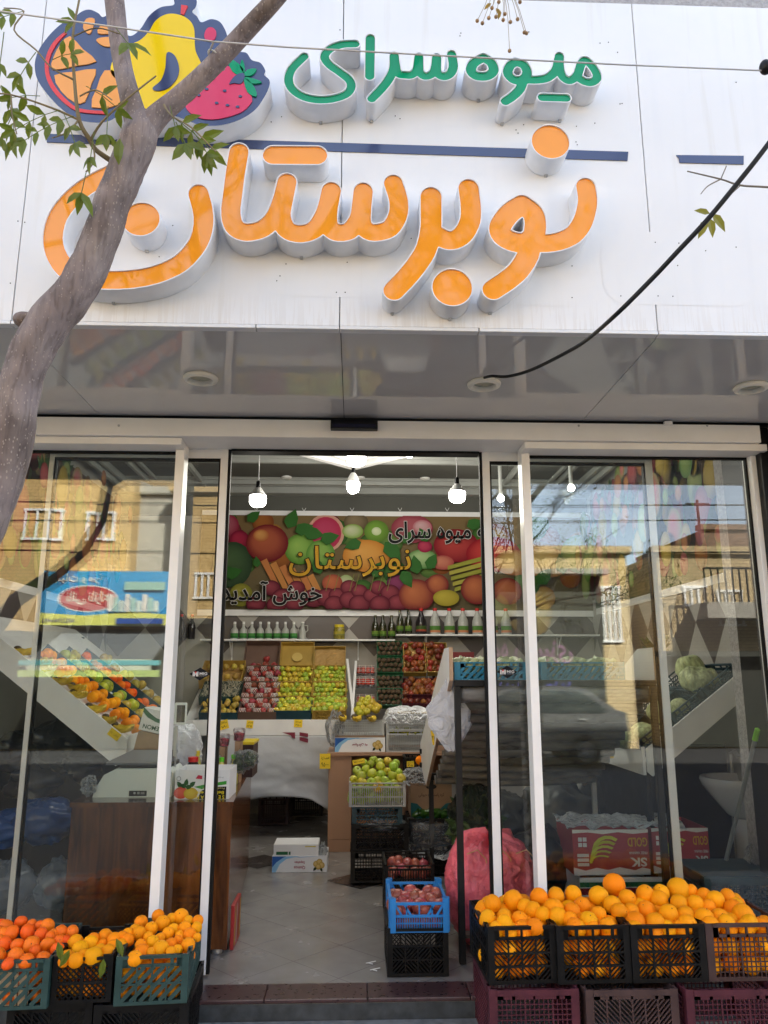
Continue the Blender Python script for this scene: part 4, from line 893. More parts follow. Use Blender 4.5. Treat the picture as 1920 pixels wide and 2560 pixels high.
btext('خوش آمدید', 35, 628, 462, 605, (.004, .004, .004), .022, .024, (.6, .58, .55))
pr.c = [tuple(q * .85 for q in c) for c in pr.c]; pr.build('printed_fruit', MT['print'], bn)
m = MB(); 
for px in (640, 760, 880, 1000, 1118): a = P(px, 1278, 4.15); m.bar(a, a + Vector((.02, 0, .035)), .004); m.bar(a, a + Vector((-.02, 0, .035)), .004)
m.build('hanging_tie', MT['white'], bn)
# shelf
for (pa, pb, py, lab) in ((500, 988, 1598, 'long narrow white wall shelf carrying the small white bottles'), (990, 1500, 1585, 'white wall shelf carrying the dark oil bottles and the big white bottles')):
    xa, xb = fx(pa, py, 4.0), fx(pb, py, 4.0); z = P(900, py, 4.0).z
    s = thing('wall_shelf', lab, 'shelf', ((xa + xb) / 2, 4.1, z), 'shelves on the back wall')
    m = MB(); m.box(xa, xb, 4.0, 4.195, z - .016, z); m.build('board', MT['white'], s, bev=.002)
    for k in range(3):
        x = xa + (xb - xa) * (.15 + .33 * k); m = MB(); m.bar((x, 4.185, z - .017), (x, 4.185, z - .2), .012); m.bar((x, 4.02, z - .022), (x, 4.18, z - .17), .008); m.bar((x, 4.02, z - .021), (x, 4.19, z - .021), .01); m.build('bracket', MT['white_metal'], s)
    if pa < 900: zs1 = z
    else: zs2 = z
def bottle(label, prof, mats, labcol, loc, capr, capz, group, cat='bottle', lab=None, name='bottle'):
    t = thing(name, label, cat, loc, group)
    L = Vector(loc); m = MB(); m.lathe(prof, 18, L); m.build('bottle_body', mats[0], t, smooth=True, ang=50)
    m = MB(); m.lathe([(capr, capz[0]), (capr, capz[1]), (capr * .6, capz[1] + .002)], 14, L); m.build('cap', mats[1], t, smooth=True)
    if lab:
        r, za, zb = lab; p = Print(); n = 14; vs = []; cs = []
        for z in (za, za + (zb - za) * .35, za + (zb - za) * .36, zb):
            for k in range(n + 1): t_ = math.pi * (-.05 - .9 * k / n); vs.append(L + Vector((r * math.cos(t_), r * math.sin(t_), z))); cs.append(labcol[1] if z < za + (zb - za) * .355 else labcol[0])
        fs = [(i * (n + 1) + k, i * (n + 1) + k + 1, (i + 1) * (n + 1) + k + 1, (i + 1) * (n + 1) + k) for i in range(3) for k in range(n)]
        MB.add(p, vs, fs, None, cs); p.build('paper_label', MT['print'], t, smooth=True)
    return t
MT['milk_plastic'] = mat('milky_plastic', (.42, .43, .4), .3, .08, 9); MT['oil_glass'] = mat('dark_oil_glass', (.02, .022, .006), .06, .1, 6, spec=.8); MT['pickle'] = mat('pickle_jar_content', (.24, .2, .03), .2, .5, 60)
MT['red_cap'] = mat('red_cap', (.55, .01, .01), .35, .03); MT['green_cap'] = mat('green_cap', (.12, .6, .02), .35, .03); MT['white_cap'] = mat('white_cap', (.75, .75, .75), .35, .03); MT['yellow_cap'] = mat('yellow_cap', (.7, .55, .02), .35, .03)
MT['cola'] = mat('dark_molasses', (.018, .014, .016), .12, .1, 5); MT['juice'] = mat('pale_juice', (.55, .5, .12), .15, .1, 5)
sm = [(.036, 0), (.038, .004), (.038, .075), (.03, .1), (.015, .118), (.0125, .15), (.0125, .152)]
t = None
for i, px in enumerate((586, 608, 629, 650, 671, 692, 713, 734)):
    loc = (fx(px, 1590, 4.09), 4.09, zs1)
    t = bottle('small milky bottle with a green label in the row of eight', sm, (MT['milk_plastic'], MT['white_cap']), ((.06, .22, .05), (.02, .12, .03)), loc, .0135, (.15, .172), 'small white bottles on the shelf', lab=(.0386, .012, .06)) if t is None else clone(t, loc)
j = bottle('small white jug with a handle at the end of the bottle row', [(.034, 0), (.036, .004), (.034, .07), (.02, .11), (.016, .155), (.018, .16)], (MT['milk_plastic'], MT['white_cap']), None, (fx(756, 1590, 4.09), 4.09, zs1), .017, (.16, .172), None, 'jug', name='jug')
m = MB(); l = j.location; m.tube([l + Vector((.018, 0, .14)), l + Vector((.05, 0, .135)), l + Vector((.052, 0, .09)), l + Vector((.03, 0, .07))], .005, 8); m.build('handle', MT['milk_plastic'], j, smooth=True)
bottle('stout glass jar of pickles with a yellow lid on the wall shelf', [(.05, 0), (.056, .006), (.056, .1), (.048, .118), (.046, .122)], (MT['pickle'], MT['yellow_cap']), ((.35, .3, .04), (.2, .2, .05)), (fx(848, 1590, 4.09), 4.09, zs1), .048, (.122, .146), None, 'jar', lab=(.0566, .04, .08), name='pickle_jar')
oil = [(.034, 0), (.036, .004), (.036, .13), (.03, .16), (.015, .185), (.0135, .22), (.0135, .224)]
t = None
for px in (938, 957, 979, 1000, 1021):
    loc = (fx(px, 1583, 4.09), 4.09, zs1 if px < 988 else zs2)
    t = bottle('slim dark oil bottle with a green label, one of five', oil, (MT['oil_glass'], MT['oil_glass']), ((.12, .2, .03), (.05, .12, .02)), loc, .0145, (.222, .24), 'dark oil bottles on the shelf', lab=(.0366, .035, .085)) if t is None else clone(t, loc)
big = [(.05, 0), (.053, .005), (.053, .1), (.05, .14), (.03, .19), (.018, .22), (.017, .235)]
bottle('big dark bottle with a red cap between the oil bottles and the white bottles', big, (MT['cola'], MT['red_cap']), ((.05, .09, .02), (.3, .05, .03)), (fx(1053, 1583, 4.09), 4.09, zs2), .02, (.235, .262), None, lab=(.0538, .03, .085))
t = None
for px in (1088, 1124, 1158, 1194, 1232, 1266):
    loc = (fx(px, 1583, 4.09), 4.09, zs2)
    t = bottle('big milky bottle with a red cap and a green label', big, (MT['milk_plastic'], MT['red_cap']), ((.08, .2, .04), (.5, .2, .1)), loc, .02, (.235, .262), 'big white bottles on the shelf', lab=(.0538, .02, .085)) if t is None else clone(t, loc)
t = None
for px in (452, 478):
    loc = (fx(px, 1590, 4.09), 4.09, zs1)
    t = bottle('tall dark bottle with a red cap left of the small milky bottles', oil, (MT['cola'], MT['red_cap']), None, loc, .0145, (.222, .245), 'tall dark bottles at the shelf end') if t is None else clone(t, loc)

# ------------------------------------------------------------------ lamps
def lamp(label, px, py, Y, wpx, kind, cordtop):
    p = P(px, py, Y); r = wpx / 2 / FPX * (p - CAM).dot(FW); t = thing('hanging_bulb' if cordtop else 'ceiling_bulb', label, 'light bulb', p, 'lit bulbs in the shop')
    if kind == 't': glow = [(r * .96, r * .15), (r, 0), (r, -r * .5), (r * .95, -r * .75), (r * .82, -r * .97), (r * .6, -r * 1.1), (r * .3, -r * 1.17), (1e-4, -r * 1.18)]; body = [(r * .3, r * 1.15), (r * .42, r * 1.05), (r * .62, r * .75), (r * .95, r * .3), (r * .98, r * .155), (1e-4, r * .155)]
    elif kind == 'o': glow = [(r * .98, r * .1), (r, -r * .3), (r * .95, -r * .9), (r * .72, -r * 1.35), (r * .35, -r * 1.55), (1e-4, -r * 1.6)]; body = [(r * .32, r * 1.6), (r * .45, r * 1.45), (r * .75, r * .9), (r * .97, r * .3), (r * .98, r * .105), (1e-4, r * .105)]
    else: glow = [(1e-4, -r), (r * .38, -r * .92), (r * .71, -r * .71), (r * .92, -r * .38), (r, 0), (r * .92, r * .38), (r * .7, r * .71), (r * .42, r * .9)]; body = [(r * .45, r * .9), (r * .5, r * 1.5), (1e-4, r * 1.5)]
    m = MB(); m.lathe(glow, 24, p); m.build('glowing_dome', MT['bulb'] if kind != 'off' else MT['bulb_white'], t, smooth=True)
    m = MB(); m.lathe(body, 24, p); m.build('housing', MT['bulb_white'], t, smooth=True)
    if cordtop:
        h0 = body[0][1]
        m = MB(); m.lathe([(r * .28, h0), (r * .3, h0 + r * .1), (r * .26, h0 + r * .75), (r * .1, h0 + r * .9)], 14, p); m.build('socket', MT['black'], t, smooth=True)
        m = MB(); m.tube([p + Vector((0, 0, h0 + r * .85)), Vector((p.x, p.y, ZC - .02))], .0035, 8); m.lathe([(.05, ZC - .025 - p.z), (.045, ZC - p.z - .0005)], 18, p); m.build('cord', MT['white'], t)
    else:
        h0 = body[0][1] if kind != 'g' else body[1][1]
        m = MB(); m.lathe([(r * .55, h0 - .004), (r * .55, ZC - p.z - .001)], 16, p); m.build('holder', MT['bulb_white'], t)
    if kind != 'off':
        l = bpy.data.lights.new('lamp_light', 'POINT'); l.energy = LAMP_W * (r / .06) ** 2; l.color = (1, .95, .84); l.shadow_soft_size = r; lo = bpy.data.objects.new('lamp_light', l); C.objects.link(lo); lo.parent = t; lo.location = (0, 0, -r * 2.4)
LAMP_W = 3
lamp('hanging lit bulb on a white cord, leftmost in the doorway view', 645, 1243, 1.5, 42, 't', True)
lamp('hanging lit bulb on a white cord, rightmost in the doorway view', 1143, 1233, 1.5, 41, 't', True)
lamp('small hanging lit oval bulb in the middle below the ceiling rose', 883, 1208, 2.6, 33, 'o', True)
lamp('large lit bulb fixed at the tip of the white ceiling rose', 891, 1138, 1.6, 48, 't', False)
lamp('round lit globe bulb right of the large bulb on the ceiling rose', 1024, 1131, 2.55, 28, 'g', False)
lamp('unlit globe bulb left of the large bulb on the ceiling rose', 763, 1126, 2.55, 22, 'off', False)
lamp('lit bulb on the ceiling seen through the right shop window', 1428, 1220, 2.3, 18, 'g', False)
lamp('lit bulb on the ceiling seen through the right door leaf', 1252, 1246, 3.2, 18, 'g', False)
for px, lab in ((715, 'small round spotlight in the rear cornice, left'), (900, 'small round spotlight in the rear cornice, middle'), (1063, 'small round spotlight in the rear cornice, right')):
    p = P(px, 1240, 3.75); p.z = ZC
    m = MB(); m.lathe([(.05, -.001), (.05, -.012), (.035, -.02), (1e-4, -.021)], 20, p); single(m, 'ceiling_spotlight', MT['bulb_white'], lab + ' of three', 'spotlight', 'spotlights in the rear cornice', smooth=True)

# ------------------------------------------------------------------ back fruit stand
YS = 3.0
zb_, zt_ = P(690, 1838, YS).z, P(690, 1799, YS).z; xa, xb = fx(455, 1815, YS), fx(850, 1815, YS)
st_ = thing('fruit_stand', 'stepped fruit stand with a white front board along the back wall', 'display stand', ((xa + xb) / 2, YS, 0))
m = MB(); m.box(xa, xb, YS - .018, YS, zb_, zt_); m.build('front_board', MT['white'], st_, bev=.002)
m = MB(); sl = [(YS, zt_ - .06), (YS, zt_ - .075), (4.15, 1.38), (4.15, 1.395)]; m.prism(sl, lambda y, z: (xa, y, z), lambda y, z: (xb, y, z)); m.build('sloping_shelf', MT['white'], st_)
for x in (xa + .05, xb - .05, xb + .9):
    m = MB(); m.bar((x, YS + .06, .001), (x, YS + .06, zt_ - .08), .03); m.bar((x, 4.1, .001), (x, 4.1, 1.36), .03); m.bar((x, YS + .06, .5), (x, 4.1, .5), .03); m.build('leg_frame', MT['black_metal'], st_)
# grey cloth hanging under the board
cl = MB(); nx, nz = 70, 34; ca, cb = fx(530, 1900, YS), fx(842, 1900, YS); vs = []
for i in range(nx + 1):
    u = i / nx; bot = .30 - .10 * math.sin(min(1, u * 1.15) * math.pi) * -1 if False else .235 + .10 * math.sin(u * math.pi * .9) + (.0 if u < .8 else -.35 * (u - .8))
    for k in range(nz + 1):
        v = k / nz; z = zb_ - .001 + (bot - zb_) * v
        y = YS - .03 - .05 * v - .05 * math.sin(v * 3) * (.5 + .5 * math.sin(u * 5 + 1)) + .035 * mnoise.fractal(Vector((u * 1.6 + v * 1.2, v * 2.0 - u * 1.4, 3)), 1.2, 2, 3) * (v * 1.3 + .15)
        vs.append((ca + (cb - ca) * u, y, z))
cl.add(vs, [(i * (nz + 1) + k, i * (nz + 1) + k + 1, (i + 1) * (nz + 1) + k + 1, (i + 1) * (nz + 1) + k) for i in range(nx) for k in range(nz)])
ct = thing('stand_cloth', 'wrinkled grey sheet hanging from the front board of the fruit stand', 'cloth', ((ca + cb) / 2, YS, .2))
o = cl.build('sheet', mat('grey_tarpaulin', (.42, .43, .45), .6, .12, 4, .15, 30), ct, smooth=True, ang=80); mo = o.modifiers.new('s', 'SOLIDIFY'); mo.thickness = .004
pr = Print().frame((0, YS - .046, 0), (1, 0, 0), (0, 0, 1), .0005)
def cp(x, y): p = P(400 + x * .2773, 1700 + y * .2773, YS - .046); return p.x, p.z
for q in ([(1100, 472), (1218, 472), (1218, 530), (1190, 520), (1180, 500)], [(1258, 470), (1335, 482), (1335, 515), (1258, 503)], [(1258, 512), (1335, 530), (1335, 566), (1258, 545)]): pr.shape([cp(*a) for a in q], (.2, .015, .04))
pr.build('red_print', MT['sheet_print'], ct)

def tray(label, pxa, pxb, yz0, yz1, h, style, mt, kind, nx, ny, r, flab, fgroup, mix=None, skip=0., dome=0., jit=.12, zoff=None, tgroup='fruit crates on the back stand', ctg='fruit crate', pad=None):
    (ya, za), (yb, zb2) = yz0, yz1; L = math.hypot(yb - ya, zb2 - za) - .006; ang = math.atan2(zb2 - za, yb - ya); pm = CAM + Vector((0, ya - CAM.y, 0))
    # pixel columns are read at the row of the tray's front edge
    dep = Vector((0, ya - CAM.y, za - CAM.z)).dot(FW)
    X = lambda px: ((px - 960) / FPX * dep + math.tan(YAW) * 0 + 0) / math.cos(YAW) + (ya - CAM.y) * math.tan(YAW)
    x0, x1 = X(pxa), X(pxb); w = x1 - x0 - .004
    o, M = crate('fruit_crate', label, w, L, h, style, mt, ((x0 + x1) / 2, ya, za), 0, ang, tgroup, cat=ctg, t=.006)
    if kind: fill(kind, M, w, L, zoff if zoff is not None else h * .75, r, nx, ny, flab, fgroup, jit=jit, skip=skip, mix=mix, dome=dome, y0=.01)
    if pad:
        m = MB(); N_ = 12; vv = []
        for i in range(N_ + 1):
            for k in range(N_ + 1): vv.append(((i / N_ - .5) * (w - .014), .008 + k / N_ * (L - .016), .012 + .02 * abs(mnoise.noise(Vector((i * .6, k * .6, za * 9)))))) 
        m.add(vv, [(i * (N_ + 1) + k, (i + 1) * (N_ + 1) + k, (i + 1) * (N_ + 1) + k + 1, i * (N_ + 1) + k + 1) for i in range(N_) for k in range(N_)]); m.build('liner', pad, o, off=(0, 0, 0))
    return o, M, w, L
MT['paper_tan'] = mat('tan_wrapping_paper', (.36, .22, .07), .7, .15, 6, .3, 12); MT['card_dark'] = mat('cardboard_crate', (.13, .075, .055), .75, .15, 8)
MT['net'] = mat('white_foam_net', (.62, .58, .56), .7, .05)
r1, r2, r3, r4, r5 = (3.0, .925), (3.25, 1.04), (3.52, 1.175), (3.80, 1.325), (3.97, 1.585)
B = .06
# column A (left, partly behind the leaf)
tray('crate of small brown fruit, bottom left of the back stand', 500, 596, r1, (r2[0], r2[1]), .07, 'solid', MT['crate_dteal'], 'pear', 6, 4, .028, 'small brown quince in the bottom left crate of the back stand', 'brown quinces in the lower left crate', jit=.4)
oA, MA, wA, LA = tray('teal crate of shredded packing paper on the back stand', 500, 600, r2, r3, .08, 'solid', MT['crate_teal'], None, 0, 0, 0, '', '')
sh = MB()
for k in range(420):
    p = MA @ Vector((rnd.uniform(-.5, .5) * wA * .92, rnd.uniform(.01, LA), .07 + rnd.uniform(0, .03))); a = rnd.uniform(0, 6.28); q = Vector((math.cos(a) * .02, math.sin(a) * .012, rnd.uniform(-.02, .02))); sh.bar(p - q, p + q, .004, .0012)
tag(single(sh, 'packing_shreds', mat('paper_shreds', (.5, .47, .36), .8, .25, 40), 'pale green paper shreds filling the teal crate on the back stand', 'packing paper'), kind='stuff')
tray('paper lined crate of quinces at the upper left of the back stand', 500, 606, r3, (3.8, 1.36), .09, 'solid', MT['crate_yellow'], 'pear', 5, 2, .03, 'yellow quince in the upper left paper lined crate', 'quinces in the upper left crate', pad=MT['paper_tan'])
# column B: pomegranates in white nets
def nets(M, w, L, n, lab, hh=.06):
    for k in range(n[0]):
        for j in range(n[1]):
            if (k + j) % 2: continue
            p = M @ Vector(((k + .5) / n[0] * w - w / 2, (j + .5) / n[1] * L, hh)); m = MB(); R_ = .034
            for i in range(10):
                for s in (1, -1): m.tube([p + Vector((R_ * math.sin(t) * math.cos(i * .628 + s * t * .8), R_ * math.sin(t) * math.sin(i * .628 + s * t * .8), -R_ * math.cos(t))) for t in [.5 + .28 * q for q in range(8)]], .0021, 4, False)
            single(m, 'foam_net', MT['net'], lab, 'foam net', lab.split(' in the')[1].strip() + ' foam nets')
for (ra, rb, name, px0, px1) in ((r1, r2, 'bottom', 596, 692), (r2, r3, 'middle', 603, 695), (r3, r4, 'upper', 609, 697)):
    o, M, w_, L_ = tray(f'{name} cardboard crate of pomegranates wrapped in white nets', px0, px1, ra, rb, .075, 'solid', MT['card_dark'], 'apple_r', 5, 3, .03, f'red pomegranate in the {name} cardboard crate of the back stand', f'pomegranates in the {name} cardboard crate', jit=.15)
    nets(M, w_, L_, (5, 3), f'white foam net round a pomegranate in the {name} cardboard crate')
o, M, w_, L_ = tray('nearly empty cardboard crate propped up on top with five pomegranates', 610, 699, r4, r5, .08, 'solid', MT['card_dark'], None, 0, 0, 0, '', '')
for px, py in ((633, 1665), (646, 1668), (664, 1663), (686, 1664), (667, 1648)):
    fruit('apple_r', P(px, py, 3.83 + (.03 if py < 1655 else 0)), .032, 'red pomegranate lying in the nearly empty top cardboard crate', 'pomegranates in the top cardboard crate')
# column C yellow apples
MXc = ('apple_g', .3)
tray('dark teal crate of yellow apples, front row of the back stand', 685, 778, r1, (3.27, 1.03), .085, 'solid', MT['crate_dteal'], 'apple_y', 6, 4, .031, 'yellow apple in the dark teal front crate of the back stand', 'yellow apples in the teal front crate', MXc, dome=.01)
tray('middle yellow crate of yellow apples on the back stand', 690, 780, (3.27, 1.05), r3, .075, 'lattice', MT['crate_yellow'], 'apple_y', 6, 3, .028, 'yellow apple in the middle yellow crate of the back stand', 'yellow apples in the middle yellow crate', MXc)
tray('upper yellow crate of yellow apples on the back stand', 694, 780, r3, r4, .075, 'lattice', MT['crate_yellow'], 'apple_y', 6, 3, .028, 'yellow apple in the upper yellow crate of the back stand', 'yellow apples in the upper yellow crate', ('apple_g', .2))
o, M, w_, L_ = tray('empty yellow lattice crate standing on end at the top of the back stand', 699, 784, r4, r5, .06, 'solid', MT['crate_yellow'], None, 0, 0, 0, '', '')
m = MB(); panel(m, w_ - .02, L_ - .01, 'lattice', Matrix.Translation((-w_ / 2 + .01, .005, .02)) @ Matrix.Rotation(R(-90), 4, 'X') @ Matrix.Scale(-1, 4, (0, 0, 1)), .006, rim=.06); m.lathe([(.05, .021), (.05, .026), (1e-4, .026)], 20, (0, L_ / 2, 0)); m.build('lattice_floor', mat('pale_yellow_plastic', (.5, .36, .1), .5, .1), o, off=(0, 0, 0))
# column D green apples
tray('front crate of green apples at the right end of the white board', 780, 866, r1, (3.27, 1.03), .085, 'lattice', MT['crate_yellow'], 'apple_g', 6, 4, .031, 'green apple in the front crate beside the white posts', 'green apples in the front crate', ('apple_y', .35), dome=.02)
tray('middle crate of green apples beside the white posts', 780, 866, (3.27, 1.05), r3, .075, 'lattice', MT['crate_yellow'], 'apple_g', 7, 3, .026, 'green apple in the middle crate beside the white posts', 'green apples in the middle crate', ('apple_y', .3))
tray('upper crate of green apples beside the white posts', 782, 864, r3, r4, .075, 'lattice', MT['crate_yellow'], 'apple_g', 7, 4, .026, 'green apple in the upper crate beside the white posts', 'green apples in the upper crate', ('apple_y', .2))
tray('crate lined with crumpled tan paper on top of the back stand', 784, 864, r4, (3.93, 1.545), .06, 'solid', MT['crate_yellow'], None, 0, 0, 0, '', '', pad=MT['paper_tan'])
for a, b, lab in (((868, 1650), (884, 1795), 'leaning white wooden strip beside the green apples'), ((890, 1655), (880, 1795), 'upright white wooden strip beside the berry trays')):
    m = MB(); m.bar(P(*a, 3.75), P(*b, 3.0), .022, .03); single(m, 'divider_strip', MT['white'], lab, 'wooden strip', 'white strips on the back stand', bev=.002)
# berry trays
for k, (yb, yt) in enumerate(((1692, 1672), (1721, 1700), (1744, 1726), (1768, 1749))):
    if k == 2: continue
    Y = (3.75, 3.6, 0, 3.38)[k]; x0, x1, z0, z1 = fbox(891, 937, yb, yt, Y); lab = ('top', 'second', '', 'lowest')[k]
    t = thing('berry_tray', f'{lab} clear plastic tray of red tomatoes beside the kiwi trays', 'fruit tray', ((x0 + x1) / 2, Y, z0), 'clear trays of red fruit')
    M = Matrix.Translation(((x0 + x1) / 2, Y, z0)) @ Matrix.Rotation(R(35), 4, 'X'); w_ = x1 - x0
    m = MB(M); m.box(-w_ / 2, w_ / 2, 0, .11, 0, .004); m.box(-w_ / 2, w_ / 2, 0, .003, 0, .04); m.box(-w_ / 2, w_ / 2, .107, .11, 0, .04); m.box(-w_ / 2, -w_ / 2 + .003, .003, .107, 0, .04); m.box(w_ / 2 - .003, w_ / 2, .003, .107, 0, .04); m.build('clear_shell', MT['film'], t)
    for i in range(4):
        for jx in range(2): m = MB(); q = M @ Vector((-w_ / 2 + (i + .5) * w_ / 4, .03 + jx * .05, .032)); m.ball(q, .022, 12, 8); m.build('tomato', MT['apple_r'] if False else mat_tom if 'mat_tom' in globals() else globals().setdefault('mat_tom', mat('tomato_skin', (.5, .05, .03), .25, .2, 9)), t, smooth=True)
    m = MB(M)
    for i in range(4): m.bar((-w_ / 2, .01 + i * .03, .058), (w_ / 2, .01 + i * .03, .058), .003)
    for i in range(3): m.bar((-w_ / 2 + (i + .5) * w_ / 3, 0, .058), (-w_ / 2 + (i + .5) * w_ / 3, .11, .058), .003)
    m.build('net_cover', MT['net'], t)
# kiwi trays
for k, (yb, yt) in enumerate(((1648, 1612), (1690, 1655), (1737, 1696), (1772, 1741))):
    nm = ('top', 'second', 'third', 'lowest')[k]; Y = (3.85, 3.72, 3.58, 3.42)[k]; za = P(975, yb, Y).z
    o, M, w_, L_ = tray(f'{nm} green plastic tray of kiwis on the back stand', 942, 1008, (Y, za), (Y + .13, za + .15), .05, 'solid', MT['crate_green'], 'kiwi', 5, 3, .026, f'brown kiwi in the {nm} green tray', f'kiwis in the {nm} green tray', tgroup='green kiwi trays', jit=.05)
# nectarines
Yp = 3.85
for nm, pa, pb, yb, Y, n in (('left', 1009, 1066, 1691, 3.72, (4, 5)), ('right', 1068, 1122, 1690, 3.72, (4, 5))):
    za = P(1040, yb, Y).z
    tray(f'upright yellow crate of nectarines, {nm} one of the upper pair', pa, pb, (Y, za), (Y + .18, za + .285), .07, 'solid', MT['crate_yellow'], 'peach', n[0], n[1], .033, f'dark nectarine in the {nm} upper yellow crate', f'nectarines in the {nm} upper yellow crate', skip=.12, jit=.2, tgroup='nectarine crates', pad=MT['paper_tan'])
za = P(1040, 1752, 3.5).z
tray('wide dark crate of nectarines below the upright yellow pair', 1005, 1122, (3.5, za), (3.69, za + .15), .07, 'solid', MT['crate_maroon'], 'peach', 8, 4, .034, 'dark nectarine in the wide crate below the yellow pair', 'nectarines in the wide dark crate', jit=.25, tgroup='nectarine crates')
za = P(1040, 1772, 3.36).z
tray('low dark red crate mostly hidden behind the film covered crate', 1005, 1122, (3.36, za), (3.5, za + .05), .05, 'solid', MT['crate_maroon'], 'peach', 7, 1, .03, 'red nectarine in the low crate behind the film covered crate', 'nectarines in the low dark crate', tgroup='nectarine crates')
for px in (1028, 1042, 1062, 1083): fruit('peach', P(px, 1613, 4.03), .034, 'nectarine on the very top of the nectarine crates', 'nectarines on top')
# yellow apples piled over the bananas
for px, py in ((905, 1752), (920, 1748), (938, 1765), (898, 1762), (914, 1760), (930, 1758), (945, 1768), (906, 1772), (925, 1770), (893, 1775), (940, 1775), (900, 1783), (916, 1780)):
    fruit('apple_y', P(px, py, 2.95 + (1783 - py) * .006), .034, 'yellow apple piled behind the bananas on the desk crate', 'yellow apples behind the bananas')
# price tags
MT['ink'] = MT['print']
def ptag(label, px0, py0, px1, py1, Y, lines, group='yellow price tags', rot=0):
    x0, x1, z0, z1 = fbox(px0, px1, py1, py0, Y); t = thing('price_tag', label, 'price tag', ((x0 + x1) / 2, Y, z0), group)
    cx_, cz_ = (x0 + x1) / 2, (z0 + z1) / 2; u = Vector((math.cos(rot), 0, math.sin(rot))); v = Vector((-math.sin(rot), 0, math.cos(rot)))
    m = MB(); a, b = (x1 - x0) / 2, (z1 - z0) / 2
    M = Matrix.Translation((cx_, Y, cz_)) @ Matrix.Rotation(-rot, 4, 'Y'); m.box(-a, a, -.0015, .0, -b, b, M); m.build('card', MT['tag'], t)
    p = Print().frame((cx_, Y - .0017, cz_), u, v, .0002)
    for i, s in enumerate(lines): p.text(fa(s), 0, b * (.42 - .85 * i) if len(lines) > 1 else 0, b * .55, (.03, .02, .01), .01, a * (1.5 if i == 0 else 1.3))
    p.build('handwriting', MT['print'], t); return t
ptag('yellow price tag curled at the left end of the white stand board', 549, 1800, 571, 1823, YS - .022, ['پرتقال', '۱۸۰'], rot=.25)
ptag('yellow price tag under the pomegranates on the white stand board', 616, 1801, 633, 1820, YS - .022, ['انار', '۱۲۵'], rot=-.12)
ptag('yellow price tag under the yellow apples on the white stand board', 735, 1799, 756, 1818, YS - .022, ['سیب سفید', '۱۳۵۰۰۰'], rot=-.05)
# crates under the stand
def fcrate(name, label, px0, px1, pyb, pyt, Y, l, style, mt, group=None, dip=0, **k):
    x0, x1, z0, z1 = fbox(px0, px1, pyb, pyt, Y); return crate(name, label, x1 - x0, l, z1 - z0, style, mt, ((x0 + x1) / 2, Y, z0), group=group, dip=dip, **k), x0, x1, z0, z1
(a_, M), *_ = fcrate('plastic_crate', 'brown slatted crate on the floor under the fruit stand', 645, 720, 2062, 1998, 3.55, .3, 'grid', MT['crate_brown'], t=.012)
fcrate('plastic_crate', 'low black crate on the floor under the fruit stand cloth', 724, 806, 2040, 1995, 3.75, .3, 'grid', MT['crate_black'])

# ------------------------------------------------------------------ brown desk in the middle and what stands on it
Yd = 2.5; x0, x1, z0, z1 = fbox(820, 1130, 2134, 1889, Yd); z0 = .0005
dk = thing('display_desk', 'brown laminate desk with an open front in the middle of the shop', 'desk', ((x0 + x1) / 2, Yd, 0)); xs = fx(878, 2000, Yd)
m = MB(); m.box(x0 - .012, x1, Yd - .02, Yd + .6, z1, z1 + .025); m.build('desk_top', MT['brown_desk'], dk, bev=.002)
m = MB(); m.box(x0, xs, Yd, Yd + .018, .09, z1 - .0005); m.box(x0 + .005, xs, Yd + .004, Yd + .02, z0, .089); m.build('front_panel', MT['brown_desk'], dk, bev=.002)
m = MB(); m.box(x0, x0 + .018, Yd + .0185, Yd + .58, z0, z1 - .001); m.build('side_panel', MT['brown_desk'], dk)
m = MB(); m.box(x1 - .02, x1, Yd, Yd + .58, z0, z1 - .001); m.build('side_panel', MT['brown_desk'], dk); m = MB(); m.box(x0 + .02, x1 - .021, Yd + .5, Yd + .515, z0, z1 - .001); m.build('back_panel', MT['brown_desk'], dk)
ztop = z1 + .0255
ptag('large yellow price tag hanging from the corner of the brown desk', 799, 1884, 826, 1922, Yd - .024, ['سیب زرد', '۹۵۰۰۰'])
def carton(label, x0, x1, y0, l, z0, h, mt, group=None, name='cardboard_box', parts=None, wall=.006, cat='box'):
    t = thing(name, label, cat, ((x0 + x1) / 2, y0, z0), group)
    m = MB(); m.box(x0, x1, y0, y0 + wall, z0, z0 + h); m.box(x0, x1, y0 + l - wall, y0 + l, z0, z0 + h); m.box(x0, x0 + wall, y0 + wall, y0 + l - wall, z0, z0 + h); m.box(x1 - wall, x1, y0 + wall, y0 + l - wall, z0, z0 + h); m.box(x0 + wall, x1 - wall, y0 + wall, y0 + l - wall, z0, z0 + .006); m.build('carton', mt, t, bev=.001)
    return t
